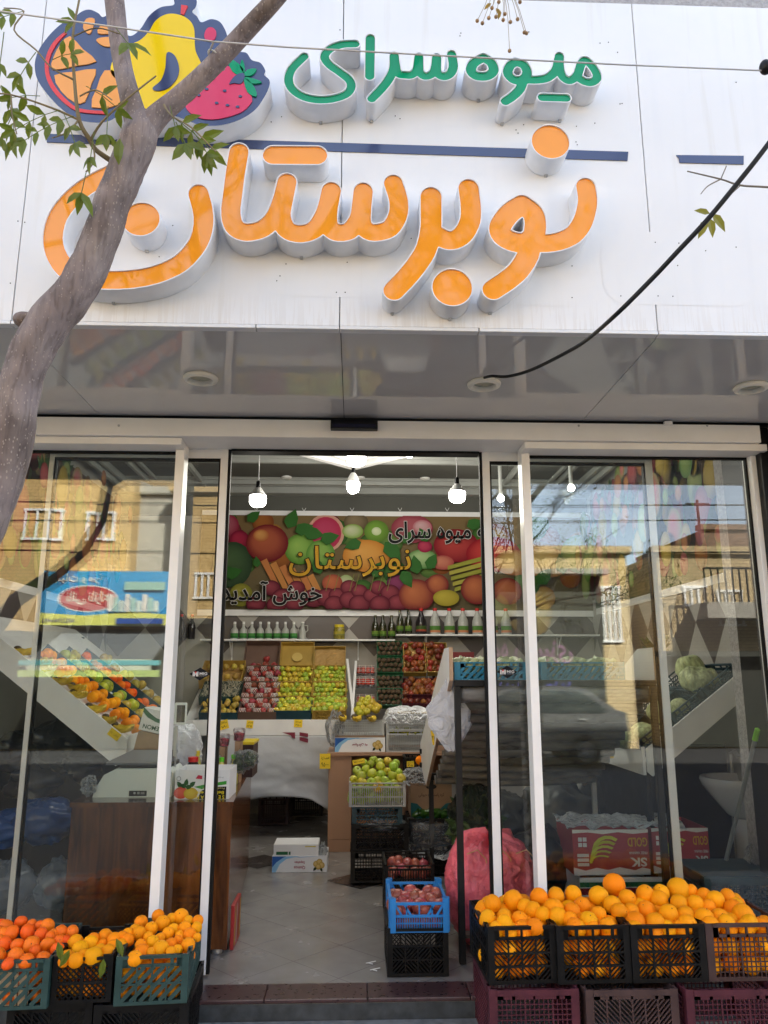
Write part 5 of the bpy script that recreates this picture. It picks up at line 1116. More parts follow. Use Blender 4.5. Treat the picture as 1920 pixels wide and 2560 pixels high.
def quince_art(t, x0, x1, Y, z0, h, words, flip=True):
    p = Print().frame((0, Y - .0006, 0), (1, 0, 0), (0, 0, 1), .0003); w = x1 - x0
    p.rect(x0 + .001, z0 + .001, x1 - .001, z0 + h - .001, (.78, .79, .8))
    p.shape([(x0 + .001, z0 + .001), (x0 + .07 * w, z0 + .001), (x0 + .14 * w, z0 + .5 * h), (x0 + .26 * w, z0 + .82 * h), (x0 + .5 * w, z0 + h - .002), (x0 + .001, z0 + h - .002)], (.25, .5, .75))
    p.shape([(x0 + .001, z0 + .3 * h), (x0 + .08 * w, z0 + .62 * h), (x0 + .2 * w, z0 + .9 * h), (x0 + .26 * w, z0 + h - .002), (x0 + .001, z0 + h - .002)], (.03, .12, .42))
    p.shape([(x0 + .3 * w, z0 + .97 * h), (x0 + .5 * w, z0 + .9 * h), (x0 + .85 * w, z0 + h - .003), (x0 + .5 * w, z0 + .94 * h)], (.1, .3, .6))
    for a, b, r in ((.8, .5, .1), (.86, .62, .1), (.9, .42, .1), (.84, .33, .09)): p.disc(x0 + a * w, z0 + b * h, r * w * .55, (.7, .52, .2), (.4, .26, .05), r * w * .55)
    p.leaf(x0 + .8 * w, z0 + .3 * h, .08 * w, R(230), (.03, .05, .03)); p.leaf(x0 + .88 * w, z0 + .25 * h, .07 * w, R(300), (.03, .05, .03))
    for s, b, hh in words: p.text(s, x0 + .5 * w, z0 + b * h, hh * h, (.32, .02, .06), .022, None if len(words) > 1 else .3 * w, flip=flip)
    p.build('printed_front', MT['print'], t)
bx0, bx1, bz0, bz1 = fbox(837, 963, 1879, 1843, Yd + .02)
t = carton('white and blue quince box turned upside down on the brown desk', bx0, bx1, Yd + .02, .3, ztop, bz1 - bz0, MT['white'], 'quince boxes'); quince_art(t, bx0, bx1, Yd + .02, ztop, bz1 - bz0, [(fa('سپاهان به'), .5, .26)])
m = MB(); m.box(bx0 + .002, bx1 - .002, Yd + .03, Yd + .3, ztop + bz1 - bz0 - .008, ztop + bz1 - bz0 + .014); m.build('brown_lid', MT['cardboard'], t)
zc_ = ztop + bz1 - bz0 + .016; cx0, cx1, _, _ = fbox(837, 960, 1840, 1803, Yd + .03)
crate('plastic_crate', 'low grey slatted crate of bananas on the quince box', cx1 - cx0, .28, .1, 'vslat', MT['crate_grey'], ((cx0 + cx1) / 2, Yd + .03, zc_), group='grey slatted crates')
def banana(m, c, a, L=.1, r=.016, tilt=.4, flip=1):
    pts = []; rs = []
    for k in range(9):
        t = k / 8; ang = (t - .5) * 1.5; pts.append(c + Matrix.Rotation(a, 3, 'Z') @ Vector((math.sin(ang) * L * .8, 0, flip * (math.cos(ang) - 1) * L * .8 * -1)) + Vector((0, 0, 0))); rs.append(r * (.3 if k in (0, 8) else .75 if k in (1, 7) else 1))
    m.tube(pts, rs, 7)
def bunch(label, c, n, group, az=0., L=.1, r=.016):
    t = thing('banana_bunch', label, 'bananas', c, group); m = MB()
    for k in range(n): banana(m, Vector(c) + Vector((rnd.uniform(-.01, .01), (k - n / 2) * r * 1.5, rnd.uniform(0, .012))), az + rnd.uniform(-.25, .25), L, r)
    m.build('fingers', MT['banana'], t, smooth=True, ang=50)
    m = MB(); e = Matrix.Rotation(az, 3, 'Z') @ Vector((-L * .62, 0, L * .3)); m.ball(Vector(c) + e, .022, 10, 6, (1, 1.3, .7)); m.build('crown_stem', MT['stem'], t, smooth=True)
for px, lab in ((858, 'ripe banana bunch at the left end of the grey crate on the desk'), (893, 'browned banana bunch in the middle of the grey crate on the desk'), (930, 'dark spotted banana bunch at the right end of the grey crate on the desk')):
    p = P(px, 1792, Yd + .05); p.z = zc_ + .115; bunch(lab, p, 7, 'bananas in the desk crate', rnd.uniform(1.0, 2.0))
gx0, gx1, gz0, gz1 = fbox(966, 1082, 1880, 1826, Yd)
crate('plastic_crate', 'grey slatted crate of grapes on the brown desk', gx1 - gx0, .34, gz1 - gz0, 'vslat', MT['crate_grey'], ((gx0 + gx1) / 2, Yd, ztop), group='grey slatted crates')
def grapes(label, c, n, sp):
    t = thing('grape_bunch', label, 'grapes', c, 'grapes in the grey crate'); m = MB()
    for k in range(n): m.ball(Vector(c) + Vector((rnd.gauss(0, sp), rnd.gauss(0, .03), abs(rnd.gauss(0, .016)))), .0105, 8, 6)
    m.build('berries', mat('white_grape', (.3, .3, .06), .2, .3, 20) if 'mgr' not in globals() else mgr, t, smooth=True)
for px, lab, n, sp in ((1003, 'wide bunch of pale green grapes, left one in the grey crate', 70, .045), (1063, 'smaller bunch of pale green grapes, right one in the grey crate', 40, .025)):
    p = P(px, 1836, Yd + .06); p.z = ztop + (gz1 - gz0) * .8; grapes(lab, p, n, sp)
gz = ztop + gz1 - gz0 + .002
o, M = crate('plastic_crate', 'grey slatted crate under brown paper and clear film, on the grape crate', gx1 - gx0, .34, .12, 'vslat', MT['crate_grey'], ((gx0 + gx1) / 2, Yd, gz), group='grey slatted crates')
m = MB(); N_ = 26; vv = []
for i in range(N_ + 1):
    for k in range(N_ + 1):
        u, v = i / N_ - .5, k / N_ - .5; e = max(abs(u), abs(v)) * 2; z = .12 + .05 * (1 - e ** 3) - (.07 * max(0, e - .82) / .18 if e > .82 else 0)
        vv.append(((gx0 + gx1) / 2 + u * (gx1 - gx0) * 1.13, Yd + .17 + v * .40, gz + z + .02 * mnoise.noise(Vector((u * 7, v * 7, 2)))))
m.add(vv, [(i * (N_ + 1) + k, (i + 1) * (N_ + 1) + k, (i + 1) * (N_ + 1) + k + 1, i * (N_ + 1) + k + 1) for i in range(N_) for k in range(N_)])
single(m, 'plastic_film', MT['film'], 'crinkled clear film over the upper grey crate on the desk', 'plastic film', smooth=True, ang=70)
m = MB(); m.box(gx0 + .04, gx1 - .01, Yd + .04, Yd + .3, gz + .122, gz + .128); single(m, 'wrapping_paper', mat('brown_paper', (.42, .34, .2), .8, .1), 'brown paper sheet lying over the upper grey crate on the desk', 'paper')
m = MB(); blob(m, P(838, 1822, Yd + .1), (.07, .09, .13), .35, 2, seed=4); single(m, 'plastic_film', MT['film'], 'clear plastic film bunched at the left end of the desk', 'plastic film', smooth=True, ang=60)

# ------------------------------------------------------------------ apple stack in front of the desk
Ya = 1.55
(o, M), x0, x1, z0, z1 = fcrate('plastic_crate', 'grey slatted crate heaped with green and yellow apples in mid shop', 873, 1014, 2017, 1957, Ya, .3, 'vslat', MT['crate_grey'], group='grey slatted crates')
for (a, b, r) in ((372, 755, 42), (405, 680, 42), (450, 720, 46), (448, 787, 46), (482, 660, 40), (537, 700, 46), (535, 782, 44), (617, 712, 44), (620, 640, 48), (735, 640, 48), (655, 770, 46), (725, 720, 42), (785, 690, 36), (800, 745, 48), (735, 790, 42), (695, 820, 46), (600, 830, 50), (430, 840, 40), (495, 840, 36), (770, 835, 36), (590, 765, 36), (680, 680, 34), (385, 830, 30), (555, 580, 40), (610, 600, 40), (680, 590, 38), (755, 605, 38), (530, 610, 34), (470, 600, 34)):
    py = 1740 + b * .2773; p = P(780 + a * .2773, py, Ya + .035 + max(0, (1970 - py)) * .0033)
    fruit('apple_g' if a % 4 else 'apple_y', p, r * .2773 / FPX * (p - CAM).dot(FW), 'green apple heaped in the grey crate in mid shop', 'apples heaped in the mid shop crate')
fill('apple_g', M, x1 - x0, .3, .045, .034, 6, 3, 'green apple behind the slats of the grey mid shop crate', 'apples low in the mid shop crate')
ptag('crumpled yellow price card behind the heaped green apples', 881, 1898, 912, 1910, Ya + .2, ['سیب ۷۵۰۰۰'], rot=.2)
fcrate('plastic_crate', 'dark teal crate of carrots under the heaped apples', 880, 1006, 2062, 2018, Ya + .01, .29, 'chev', MT['crate_dteal'])
x0_, x1_, z0_, z1_ = fbox(888, 1000, 2060, 2022, Ya + .03); m = MB()
for k in range(14): xx = x0_ + (x1_ - x0_) * (k + .5) / 14; m.tube([(xx, Ya + .03, z0_ + .012), (xx + .01, Ya + .2, z0_ + .05)], [.012, .007], 8)
tg = single(m, 'carrots', mat('carrot_skin', (.6, .24, .05), .5, .15), 'row of carrots lying in the dark teal crate under the apples', 'carrots', smooth=True); tg['kind'] = 'stuff'
fcrate('plastic_crate', 'black cut away crate with plastic film under the teal carrot crate', 878, 1022, 2126, 2060, Ya - .02, .32, 'chev', MT['crate_black'], dip=1)
x0_, x1_, z0_, z1_ = fbox(905, 1010, 2072, 2048, Ya); m = MB(); blob(m, ((x0_ + x1_) / 2, Ya + .1, (z0_ + z1_) / 2 - .01), ((x1_ - x0_) / 2, .12, .05), .3, 3, seed=9); single(m, 'plastic_film', MT['film'], 'clear film spilling over the black cut away crate', 'plastic film', smooth=True, ang=60)
fcrate('plastic_crate', 'black crate on the floor at the bottom of the apple stack', 876, 1005, 2207, 2128, Ya - .02, .32, 'grid', MT['crate_black'])
# cardboard carton and pepper bag to the right
x0, x1, z0, z1 = fbox(1027, 1130, 2046, 1958, 1.85); t = carton('brown butter carton with a teal band and dark writing under the desk', x0, x1, 1.85, .3, z0, z1 - z0, MT['cardboard'])
p = Print().frame((0, 1.8494, 0), (1, 0, 0), (0, 0, 1), .0003); w_, h_ = x1 - x0, z1 - z0
p.shape([(x0, z0), (x1, z0), (x1, z0 + .45 * h_), (x0 + .85 * w_, z0 + .42 * h_), (x0 + .65 * w_, z0 + .2 * h_), (x0 + .5 * w_, z0 + .12 * h_), (x0 + .35 * w_, z0 + .2 * h_), (x0 + .15 * w_, z0 + .42 * h_), (x0, z0 + .45 * h_)], (.02, .13, .15))
p.disc(x0 + .5 * w_, z0 + .9 * h_, .13 * w_, (.03, .03, .03), (.03, .03, .03), .06 * w_); p.text(fa('کره پاستوریزه حیوانی'), x0 + .5 * w_, z0 + .66 * h_, .14 * h_, (.08, .05, .03), .012, .62 * w_); p.build('printed_front', MT['print'], t)
for k, (pb, pt) in enumerate(((2110, 2048), (2185, 2112))):
    fcrate('plastic_crate', ('black crate under the green pepper bag, upper of two' if k == 0 else 'black crate on the floor under the green pepper bag'), 1022, 1135, pb, pt, 1.75, .34, 'chev', MT['crate_black'], group='black crates under the pepper bag')
for k in range(26):
    px, py = 1038 + (k % 9) * 11 + rnd.uniform(-4, 4), 2016 + (k // 9) * 11 + rnd.uniform(-4, 4); p = P(px, py, 1.78 + (2050 - py) * .004)
    m = MB(); a = rnd.uniform(0, 6.28); d = Vector((math.cos(a), math.sin(a) * .5, rnd.uniform(-.2, .5))) * .035; m.tube([p - d, p - d * .3 + Vector((0, 0, .012)), p + d * .5 + Vector((0, 0, .008)), p + d], [.014, .022, .017, .004], 9)
    single(m, 'green_pepper', MT['pepper'], 'glossy green pepper in the open clear bag behind the rack post', 'pepper', 'green peppers in the clear bag', smooth=True)
m = MB(); c = P(1085, 2082, 1.72); m2 = blob(m, c, (.2, .16, .14), .22, 2.2, seed=21, sq=.8); m.f = [f for f in m.f if (sum(m.v[i].z for i in f) / 4) < c.z + .085]; m.m = [0] * len(m.f)
single(m, 'plastic_bag', MT['film'], 'open clear plastic bag holding green peppers behind the rack post', 'plastic bag', smooth=True, ang=60)
m = MB(); c = P(1185, 2040, 1.5); blob(m, c, (.15, .15, .2), .25, 2, seed=33); single(m, 'plastic_bag', film_mat('dark_bag_film', (.45, .5, .45), .12, (.2, .22, .2), .2), 'big dark plastic bag of leafy vegetables beside the pepper bag', 'plastic bag', smooth=True, ang=60)
m = MB(); blob(m, P(1190, 2060, 1.52), (.16, .16, .2), .4, 4, seed=35); single(m, 'leafy_vegetables', MT['greens'], 'dark green leafy vegetables inside the big plastic bag', 'vegetables', kind='stuff')
x0, x1, z0, z1 = fbox(1028, 1062, 1885, 1862, 2.2)
m = MB(); blob(m, P(1040, 1942, 1.9), (.09, .1, .06), .3, 2.5, seed=41); single(m, 'plastic_bag', MT['film'], 'small clear bag with a yellow tag beside the heaped apples', 'plastic bag', smooth=True, ang=60)
ptag('small yellow price tag standing behind the small clear bag', 1017, 1903, 1035, 1917, 1.95, ['نارنج', '۴۵'])
fruit('orange', P(1050, 1901, 1.97), .035, 'single orange beside the white board of the rack', None)
fcrate('plastic_crate', 'black crate of an orange behind the small clear bag', 1012, 1062, 1960, 1893, 2.0, .25, 'grid', MT['crate_black'])

# ------------------------------------------------------------------ quince boxes on the floor
Yq = 1.9; x0, x1, z0, z1 = fbox(680, 818, 2178, 2140, Yq); h_ = z1
t = carton('white and blue quince box upside down on the shop floor', x0, x1, Yq, .27, .0008, h_, MT['white'], 'quince boxes'); quince_art(t, x0, x1, Yq, .0008, h_, [('Sepahan', .62, .2), ('Quince', .3, .22)])
m = MB(); a, b = x0 + .005, fx(796, 2125, Yq + .03); m.box(a, b, Yq + .03, Yq + .25, h_ * .55, h_ + .068); t2 = thing('cardboard_box', 'white carton with a green band lying inside the floor quince box', 'box', ((a + b) / 2, Yq + .03, h_)); m.build('carton', MT['white'], t2, bev=.002)
p = Print().frame((0, Yq + .0294, 0), (1, 0, 0), (0, 0, 1), .0003); w_ = b - a; p.rect(a + .06 * w_, h_ + .002, a + .32 * w_, h_ + .022, (.02, .12, .05)); p.rect(a + .34 * w_, h_ + .002, a + .38 * w_, h_ + .022, (.02, .12, .05)); p.rect(a + .7 * w_, h_ + .05, a + .94 * w_, h_ + .056, (.6, .5, .05)); p.build('printed_band', MT['print'], t2)
m = MB(); blob(m, P(806, 2135, Yq + .12), (.035, .05, .07), .3, 3, seed=51); single(m, 'plastic_film', MT['film'], 'crumpled clear film at the end of the floor quince box', 'plastic film', smooth=True, ang=60)

# ------------------------------------------------------------------ wooden counter and the things on it
fl = P(180, 2003, .33); fr_ = P(580, 2007, .33); zt = (fl.z + fr_.z) / 2; XC0, XC1 = fl.x, fr_.x; xbk = PZ(628, 1925, zt)
cn = thing('wooden_counter', 'dark varnished wooden counter with the scale, inside the left window', 'counter', ((XC0 + XC1) / 2, .33, 0))
XB = XC1 - .11; YB1 = 1.9
q = [(XC0, .33), (XC1, .33), (XB, YB1), (XC0 - .1, YB1)]
zl = .028
m = MB(); m.prism(q, lambda x, y: (x, y, zl), lambda x, y: (x, y, zt - .022)); m.build('body', MT['wood'], cn, bev=.003)
q2 = [(XC0 - .008, .322), (XC1 + .008, .322), (XB + .008, YB1 + .008), (XC0 - .11, YB1 + .008)]
m = MB(); m.prism(q2, lambda x, y: (x, y, zt - .0215), lambda x, y: (x, y, zt)); m.build('counter_top', MT['wood'], cn, bev=.003)
m = MB(); m.prism([(XC1 - .018, .321), (XC1 + .002, .321), (XC1 + .002, .329), (XC1 - .018, .329)], lambda x, y: (x, y, zl), lambda x, y: (x, y, zt - .022)); m.build('corner_trim', MT['wood'], cn)
for x, y in ((XC1 - .05, .37), (XC0 + .05, .37), (XB - .05, 1.85)):
    m = MB(); m.lathe([(.022, .0005), (.026, .006), (.026, .0275)], 18, (x, y, 0)); m.build('foot', MT['steel'], cn, smooth=True)
# scale
Ysc = .48; D_ = lambda px, py, Y=Ysc: P(px, py, Y)
x0, x1, z0, z1 = fbox(233, 430, 2000, 1925, Ysc)
sc = thing('weighing_scale', 'white shop scale with a dark tray and a pole display on the counter', 'scale', ((x0 + x1) / 2, Ysc, zt))
hz = z1 - z0; zz = zt + .0005
MT['scale_white'] = mat('scale_plastic', (.78, .82, .76), .35, .04)
m = MB(); lp = [(x0, zz), (x1, zz), (x1, zz + hz * .8), (x1 - .02, zz + hz * .96), (x0 + .11, zz + hz * .96), (x0 + .05, zz + hz * .75), (x0 + .008, zz + hz * .25)]
m.prism(lp, lambda x, z: (x, Ysc, z), lambda x, z: (x, Ysc + .26, z)); m.build('scale_body', MT['scale_white'], sc, bev=.008)
m = MB(); m.box(x0 + .12, x1 - .02, Ysc + .02, Ysc + .24, zz + hz * .962, zz + hz * 1.12); m.build('platform', mat('dark_scale_neck', (.03, .03, .03), .4, .1), sc, bev=.004)
a, b = D_(268, 1918).x, D_(428, 1918).x
m = MB(); lp = [(a, Ysc - .03), (b, Ysc - .03), (b - .03, Ysc + .27), (a + .05, Ysc + .27)]; zq = zz + hz * 1.125
m.prism(lp, lambda x, y: (x, y, zq + (y - Ysc) * .12), lambda x, y: (x, y, zq + .012 + (y - Ysc) * .12)); m.build('tray', mat('black_steel_tray', (.12, .12, .125), .35, .15, 8, metal=.2), sc, bev=.003)
p0, p1 = D_(322, 1993), D_(367, 1982); m = MB(); m.box(p0.x, p1.x, Ysc - .004, Ysc - .0005, zz + .006, zz + .032); m.build('port_panel', MT['black'], sc, bev=.001)
pr = Print().frame((0, Ysc - .0045, 0), (1, 0, 0), (0, 0, 1), .0003); xx = p0.x + .028; pr.disc(xx, zz + .021, .006, (.4, .4, .4), (.4, .4, .4)); pr.rect(xx + .014, zz + .015, xx + .026, zz + .027, (.3, .3, .3)); pr.rect(xx + .031, zz + .015, xx + .05, zz + .026, (.2, .2, .2)); pr.build('port_marks', MT['print'], sc)
a, b = D_(441, 1815, .6), D_(441, 2000, .6)
m = MB(); m.bar((a.x, .6, zz), (a.x, .6, a.z), .016, .012); m.build('pole', MT['steel'], sc)
x0, x1, z0, z1 = fbox(434, 464, 1812, 1757, .57)
m = MB(); m.box(x0, x1, .575, .61, z0, z1); m.build('display_head', MT['scale_white'], sc, bev=.006)
m = MB(); m.box(x0 + .016, x1 - .004, .572, .5745, z0 + .012, z1 - .012); m.build('display_screen', mat('lcd_glass', (.06, .055, .05), .1, .1), sc)
m = MB(); blob(m, D_(222, 1965, .46) , (.035, .06, .045), .35, 3, seed=61); single(m, 'plastic_bag', MT['film'], 'small crumpled clear bag at the left end of the scale', 'plastic bag', smooth=True, ang=60)
# bell pepper carton, standing upside down at the counter edge
x0, x1, z0, z1 = fbox(437, 573, 2001, 1927, .40)
t = carton('white pepper carton with green and black print, upside down on the counter', x0, x1, .40, .24, zt + .0005, z1 - z0, MT['white'])
p = Print().frame((0, .3994, 0), (1, 0, 0), (0, 0, 1), .0003); w_, h_, b0 = x1 - x0, z1 - z0, zt + .001
F = lambda u, v: (x0 + u * w_, b0 + v * h_)
p.rect(*F(.01, .01), *F(.99, .99), (.74, .75, .74)); p.shape([F(.42, .01), F(.95, .01), F(.95, .43), F(.7, .42), F(.5, .3)], (.012, .012, .012)); p.shape([F(.35, .42), F(.55, .5), F(.95, .62), F(.95, .5), F(.7, .44), F(.5, .34)], (.05, .3, .04))
p.disc(*F(.12, .22), .13 * w_, (.7, .15, .1), (.55, .06, .03), .2 * h_); p.disc(*F(.3, .2), .13 * w_, (.65, .5, .06), (.5, .33, .03), .2 * h_)
for u, v, a in ((.12, .42, 130), (.2, .46, 80), (.28, .44, 40), (.22, .44, 170), (.2, .4, 10)): p.leaf(*F(u, v), .13 * w_, R(a), (.03, .1, .03))
p.disc(*F(.07, .7), .04 * w_, (.05, .06, .05), (.05, .06, .05)); p.disc(*F(.07, .7), .032 * w_, (.74, .75, .74), (.74, .75, .74)); p.shape([F(.38, .7), F(.5, .68), F(.5, .8), F(.42, .82)], (.55, .02, .05))
p.text('S E P A H A N', *F(.66, .07), .13 * h_, (.75, .6, .03), .02, .52 * w_, flip=True); p.text('Bell Peppers', *F(.66, .24), .14 * h_, (.75, .6, .03), .02, .5 * w_, flip=True); p.text('Product of Iran', *F(.72, .37), .06 * h_, (.6, .5, .2), .0, .4 * w_, flip=True); p.text('Product of Iran', *F(.74, .74), .05 * h_, (.3, .3, .3), .0, .3 * w_, flip=True); p.build('printed_front', MT['print'], t)
# bottles and packs behind it
def jug(label, px0, px1, pyb, pyt, Y, cap, body, group=None, name='juice_bottle'):
    x0, x1, z0, z1 = fbox(px0, px1, pyb, pyt, Y); r = (x1 - x0) / 2; h = z1 - z0; z0 = zt + .0008
    return bottle(label, [(r * .9, 0), (r, h * .03), (r, h * .32), (r * .85, h * .5), (r * .55, h * .74), (r * .4, h * .84), (r * .38, h * .86)], (body, cap), None, ((x0 + x1) / 2, Y, z0), r * .46, (h * .86, h), group, name=name)
jug('big dark molasses bottle with a red cap behind the pepper carton', 455, 512, 1930, 1848, .72, MT['red_cap'], MT['cola'])
jug('pale juice bottle with a green cap, left one of the two on the counter', 541, 568, 1930, 1858, .85, MT['green_cap'], MT['juice'])
jug('pale juice bottle with a green cap, right one of the two on the counter', 571, 597, 1930, 1857, .95, MT['green_cap'], MT['juice'])
jug('yellow capped bottle behind the red capped molasses bottle', 478, 508, 1925, 1842, .95, MT['yellow_cap'], MT['juice'])
for px, py, lab, w_ in ((598, 1838, 'clear cup of red berries standing on top of the counter goods', 34), (560, 1852, 'clear cup of mixed fruit between the green capped bottles', 30)):
    a = P(px, py, 1.05); t = thing('fruit_cup', lab, 'fruit cup', a); m = MB(); m.lathe([(.03, -.03), (.036, .03), (.03, .04), (1e-4, .042)], 18, a, None); m.build('clear_cup', MT['film'], t, smooth=True)
    m = MB(); m.lathe([(1e-4, -.028), (.026, -.028), (.031, .012), (1e-4, .018)], 16, a); m.build('fruit_filling', mat('berry_mix', (.4, .03, .06), .3, .6, 60), t, smooth=True)
    m = MB(); m.box(a.x - .016, a.x + .016, a.y - .05, a.y + .05, zt + .0008, a.z - .031); m.build('stand_box', MT['cardboard'], t)
x0, x1, z0, z1 = fbox(600, 632, 1932, 1862, 1.25)
t = thing('plastic_crate', 'yellow rimmed brown crate at the far end of the counter', 'crate', ((x0 + x1) / 2, 1.25, zt))
m = MB(); m.box(x0, x1, 1.25, 1.5, zt + .0005, z1); m.build('body', MT['crate_brown'], t); m = MB(); m.box(x0 - .005, x1 + .005, 1.245, 1.505, z1 + .0005, z1 + .018); m.build('rim', MT['yellow_cap'], t, bev=.003)
for px, py, r, s, lab in ((600, 1905, (.05, .05, .06), 71, 'clear bag of green vegetables nearest the green capped bottles'), (622, 1898, (.05, .05, .05), 72, 'clear bag of green vegetables at the counter edge'), (543, 1908, (.035, .04, .04), 73, 'clear bag of herbs beside the door stile')):
    m = MB(); c = P(px, py, .95); blob(m, c, r, .3, 3, seed=s); t = single(m, 'plastic_bag', MT['film'], lab, 'plastic bag', 'vegetable bags on the counter', smooth=True, ang=60); m = MB(); blob(m, c, [q * .75 for q in r], .4, 5, 20, 12, seed=s); o = m.build('vegetables', MT['greens'], t, off=t.location)
    t.location.z = t.location.z
m = MB(); c = P(455, 1880, 1.0); blob(m, c, (.11, .1, .16), .22, 2, seed=77); single(m, 'plastic_bag', MT['bag_white'], 'pale translucent plastic bag behind the scale pole', 'plastic bag', smooth=True, ang=60)
x0, x1, z0, z1 = fbox(352, 425, 1832, 1775, 1.0)
t = thing('lemon_box', 'white and green lemon box tipped at the foot of the left fruit display', 'box', ((x0 + x1) / 2, 1.0, z0)); M = Matrix.Translation(((x0 + x1) / 2, 1.0, (z0 + z1) / 2)) @ Matrix.Rotation(R(12), 4, 'Y'); a, b = (x1 - x0) / 2, (z1 - z0) / 2
m = MB(M); m.box(-a, a, 0, .2, -b, b); m.build('carton', MT['white'], t, bev=.002); p = Print().frame(M @ Vector((0, -.0006, 0)), M.to_3x3() @ Vector((1, 0, 0)), M.to_3x3() @ Vector((0, 0, 1)), .0003)
p.shape([(-a, b * .6), (-a * .6, b * .2), (-.0, -b * .05), (a, -b * .2), (a, b * .1), (0, b * .3), (-a * .5, b * .6), (-a, b)], (.03, .14, .07)); p.text('LEMON', -.1 * a, -b * .6, b * .4, (.02, .08, .04), .02, a * 1.3, flip=True); p.build('printed_front', MT['print'], t)
m = MB(M); m.box(-a * .9, a * 1.2, -.02, .17, -b * 3.4, -b * 1.05); t2 = single(m, 'cardboard_box', MT['cardboard'], 'brown cardboard box under the tipped lemon box', 'box', bev=.002)
m = MB(); m.box(XC1 + .004, XC1 + .022, .40, .62, .001, .2); t = thing('red_carton', 'red and yellow carton leaning on the side of the wooden counter', 'box', (XC1 + .03, .65, 0)); m.build('carton', mat('red_carton_print', (.4, .03, .03), .4, .3, 5), t, bev=.003)
p = Print().frame((XC1 + .0225, .51, .0), (0, 1, 0), (0, 0, 1), .0004)
for k in range(4): p.shape([(-.1 + k * .05, .02), (-.08 + k * .05, .015), (-.06 + k * .05, .185), (-.075 + k * .05, .19)], ((.6, .4, .05), (.6, .55, .5), (.5, .1, .05))[k % 3])
p.build('printed_side', MT['print'], t)

# ------------------------------------------------------------------ left display: slope of loose fruit along the wall
A_ = P(105, 1678, 1.1); B_ = P(319, 1848, 1.1); LD = thing('fruit_display', 'sloping white fruit display of bananas and citrus inside the left window', 'display stand', (A_.x, 1.1, 0))
ex = -2.44; sz = (B_.z - A_.z) / (B_.x - A_.x); zA = A_.z + (ex - A_.x) * sz
m = MB(); lp = [(ex, zA), (B_.x, B_.z), (B_.x - .005, B_.z - .13), (B_.x - .06, B_.z - .15), (ex, zA - .17)]
m.prism(lp, lambda x, z: (x, 1.1, z), lambda x, z: (x, 1.118, z)); m.build('end_panel', MT['white'], LD, bev=.002)
m = MB(); m.prism([(ex, zA - .05), (B_.x - .02, B_.z - .05), (B_.x - .02, B_.z - .065), (ex, zA - .065)], lambda x, z: (x, 1.12, z), lambda x, z: (x, 3.2, z)); m.build('sloping_shelf', MT['white'], LD)
m = MB(); m.box(B_.x - .018, B_.x, 1.1185, 3.2, B_.z - .13, B_.z + .02); m.build('front_board', MT['white'], LD)
for y in (1.2, 3.1):
    m = MB(); m.bar((B_.x - .05, y, .001), (B_.x - .05, y, B_.z - .1), .03); m.bar((ex + .1, y, .001), (ex + .1, y, zA - .12), .03); m.build('leg_frame', MT['black_metal'], LD)
tt = ptag('yellow price tag stuck on the sloping end panel of the left fruit display', 270, 1826, 302, 1846, 1.097, ['نارنگی ۴۵۰۰۰'], rot=-.62)
def slope(u, y): x = ex + (B_.x - ex) * u; return Vector((x, y, zA - .05 + (x - ex) * sz))
for i, (u, y) in enumerate(((.38, 1.2), (.5, 1.19), (.6, 1.2), (.7, 1.19), (.8, 1.21), (.88, 1.19), (.45, 1.3), (.65, 1.3), (.94, 1.26))):
    bunch('yellow banana bunch beside the sloping end panel of the left display', slope(u, y) + Vector((0, 0, .045)), 4, 'bananas on the left display', -.5 + rnd.uniform(-.3, .3), .11, .018)
def strip(kind, ya, yb, r, lab, grp, ua=.35, n=None, mix=None):
    ny = max(2, int((yb - ya) / (r * 2.0))); nx = int(1.0 * (1 - ua) / (r * 1.9))
    for j in range(ny):
        for i in range(nx):
            u = ua + (1 - ua) * (i + .5) / nx
            p = slope(u, ya + (yb - ya) * (j + .5) / ny) + Vector((rnd.gauss(0, .008), rnd.gauss(0, .008), .035 + rnd.uniform(0, .025))); fruit(mix[0] if mix and rnd.random() < mix[1] else kind, p, r, lab, grp)
strip('mandarin', 1.38, 1.66, .034, 'small mandarin on the left display between the bananas and the apples', 'mandarins on the left display')
strip('apple_y', 1.78, 2.05, .04, 'pale apple on the left display behind the tangerines', 'apples on the left display', mix=('apple_g', .3))
strip('tangerine', 2.2, 2.4, .034, 'orange red fruit on the left display behind the pale apples', 'far citrus on the left display')
strip('pear', 2.6, 2.8, .04, 'quince at the far end of the left display', 'quinces on the left display')
for y in (1.72, 2.12, 2.5):
    m = MB(); a, b = slope(.3, y), slope(1, y); m.bar(a + Vector((0, 0, .03)), b + Vector((0, 0, .03)), .012, .07); o = m.build('divider', MT['crate_dteal'], LD)
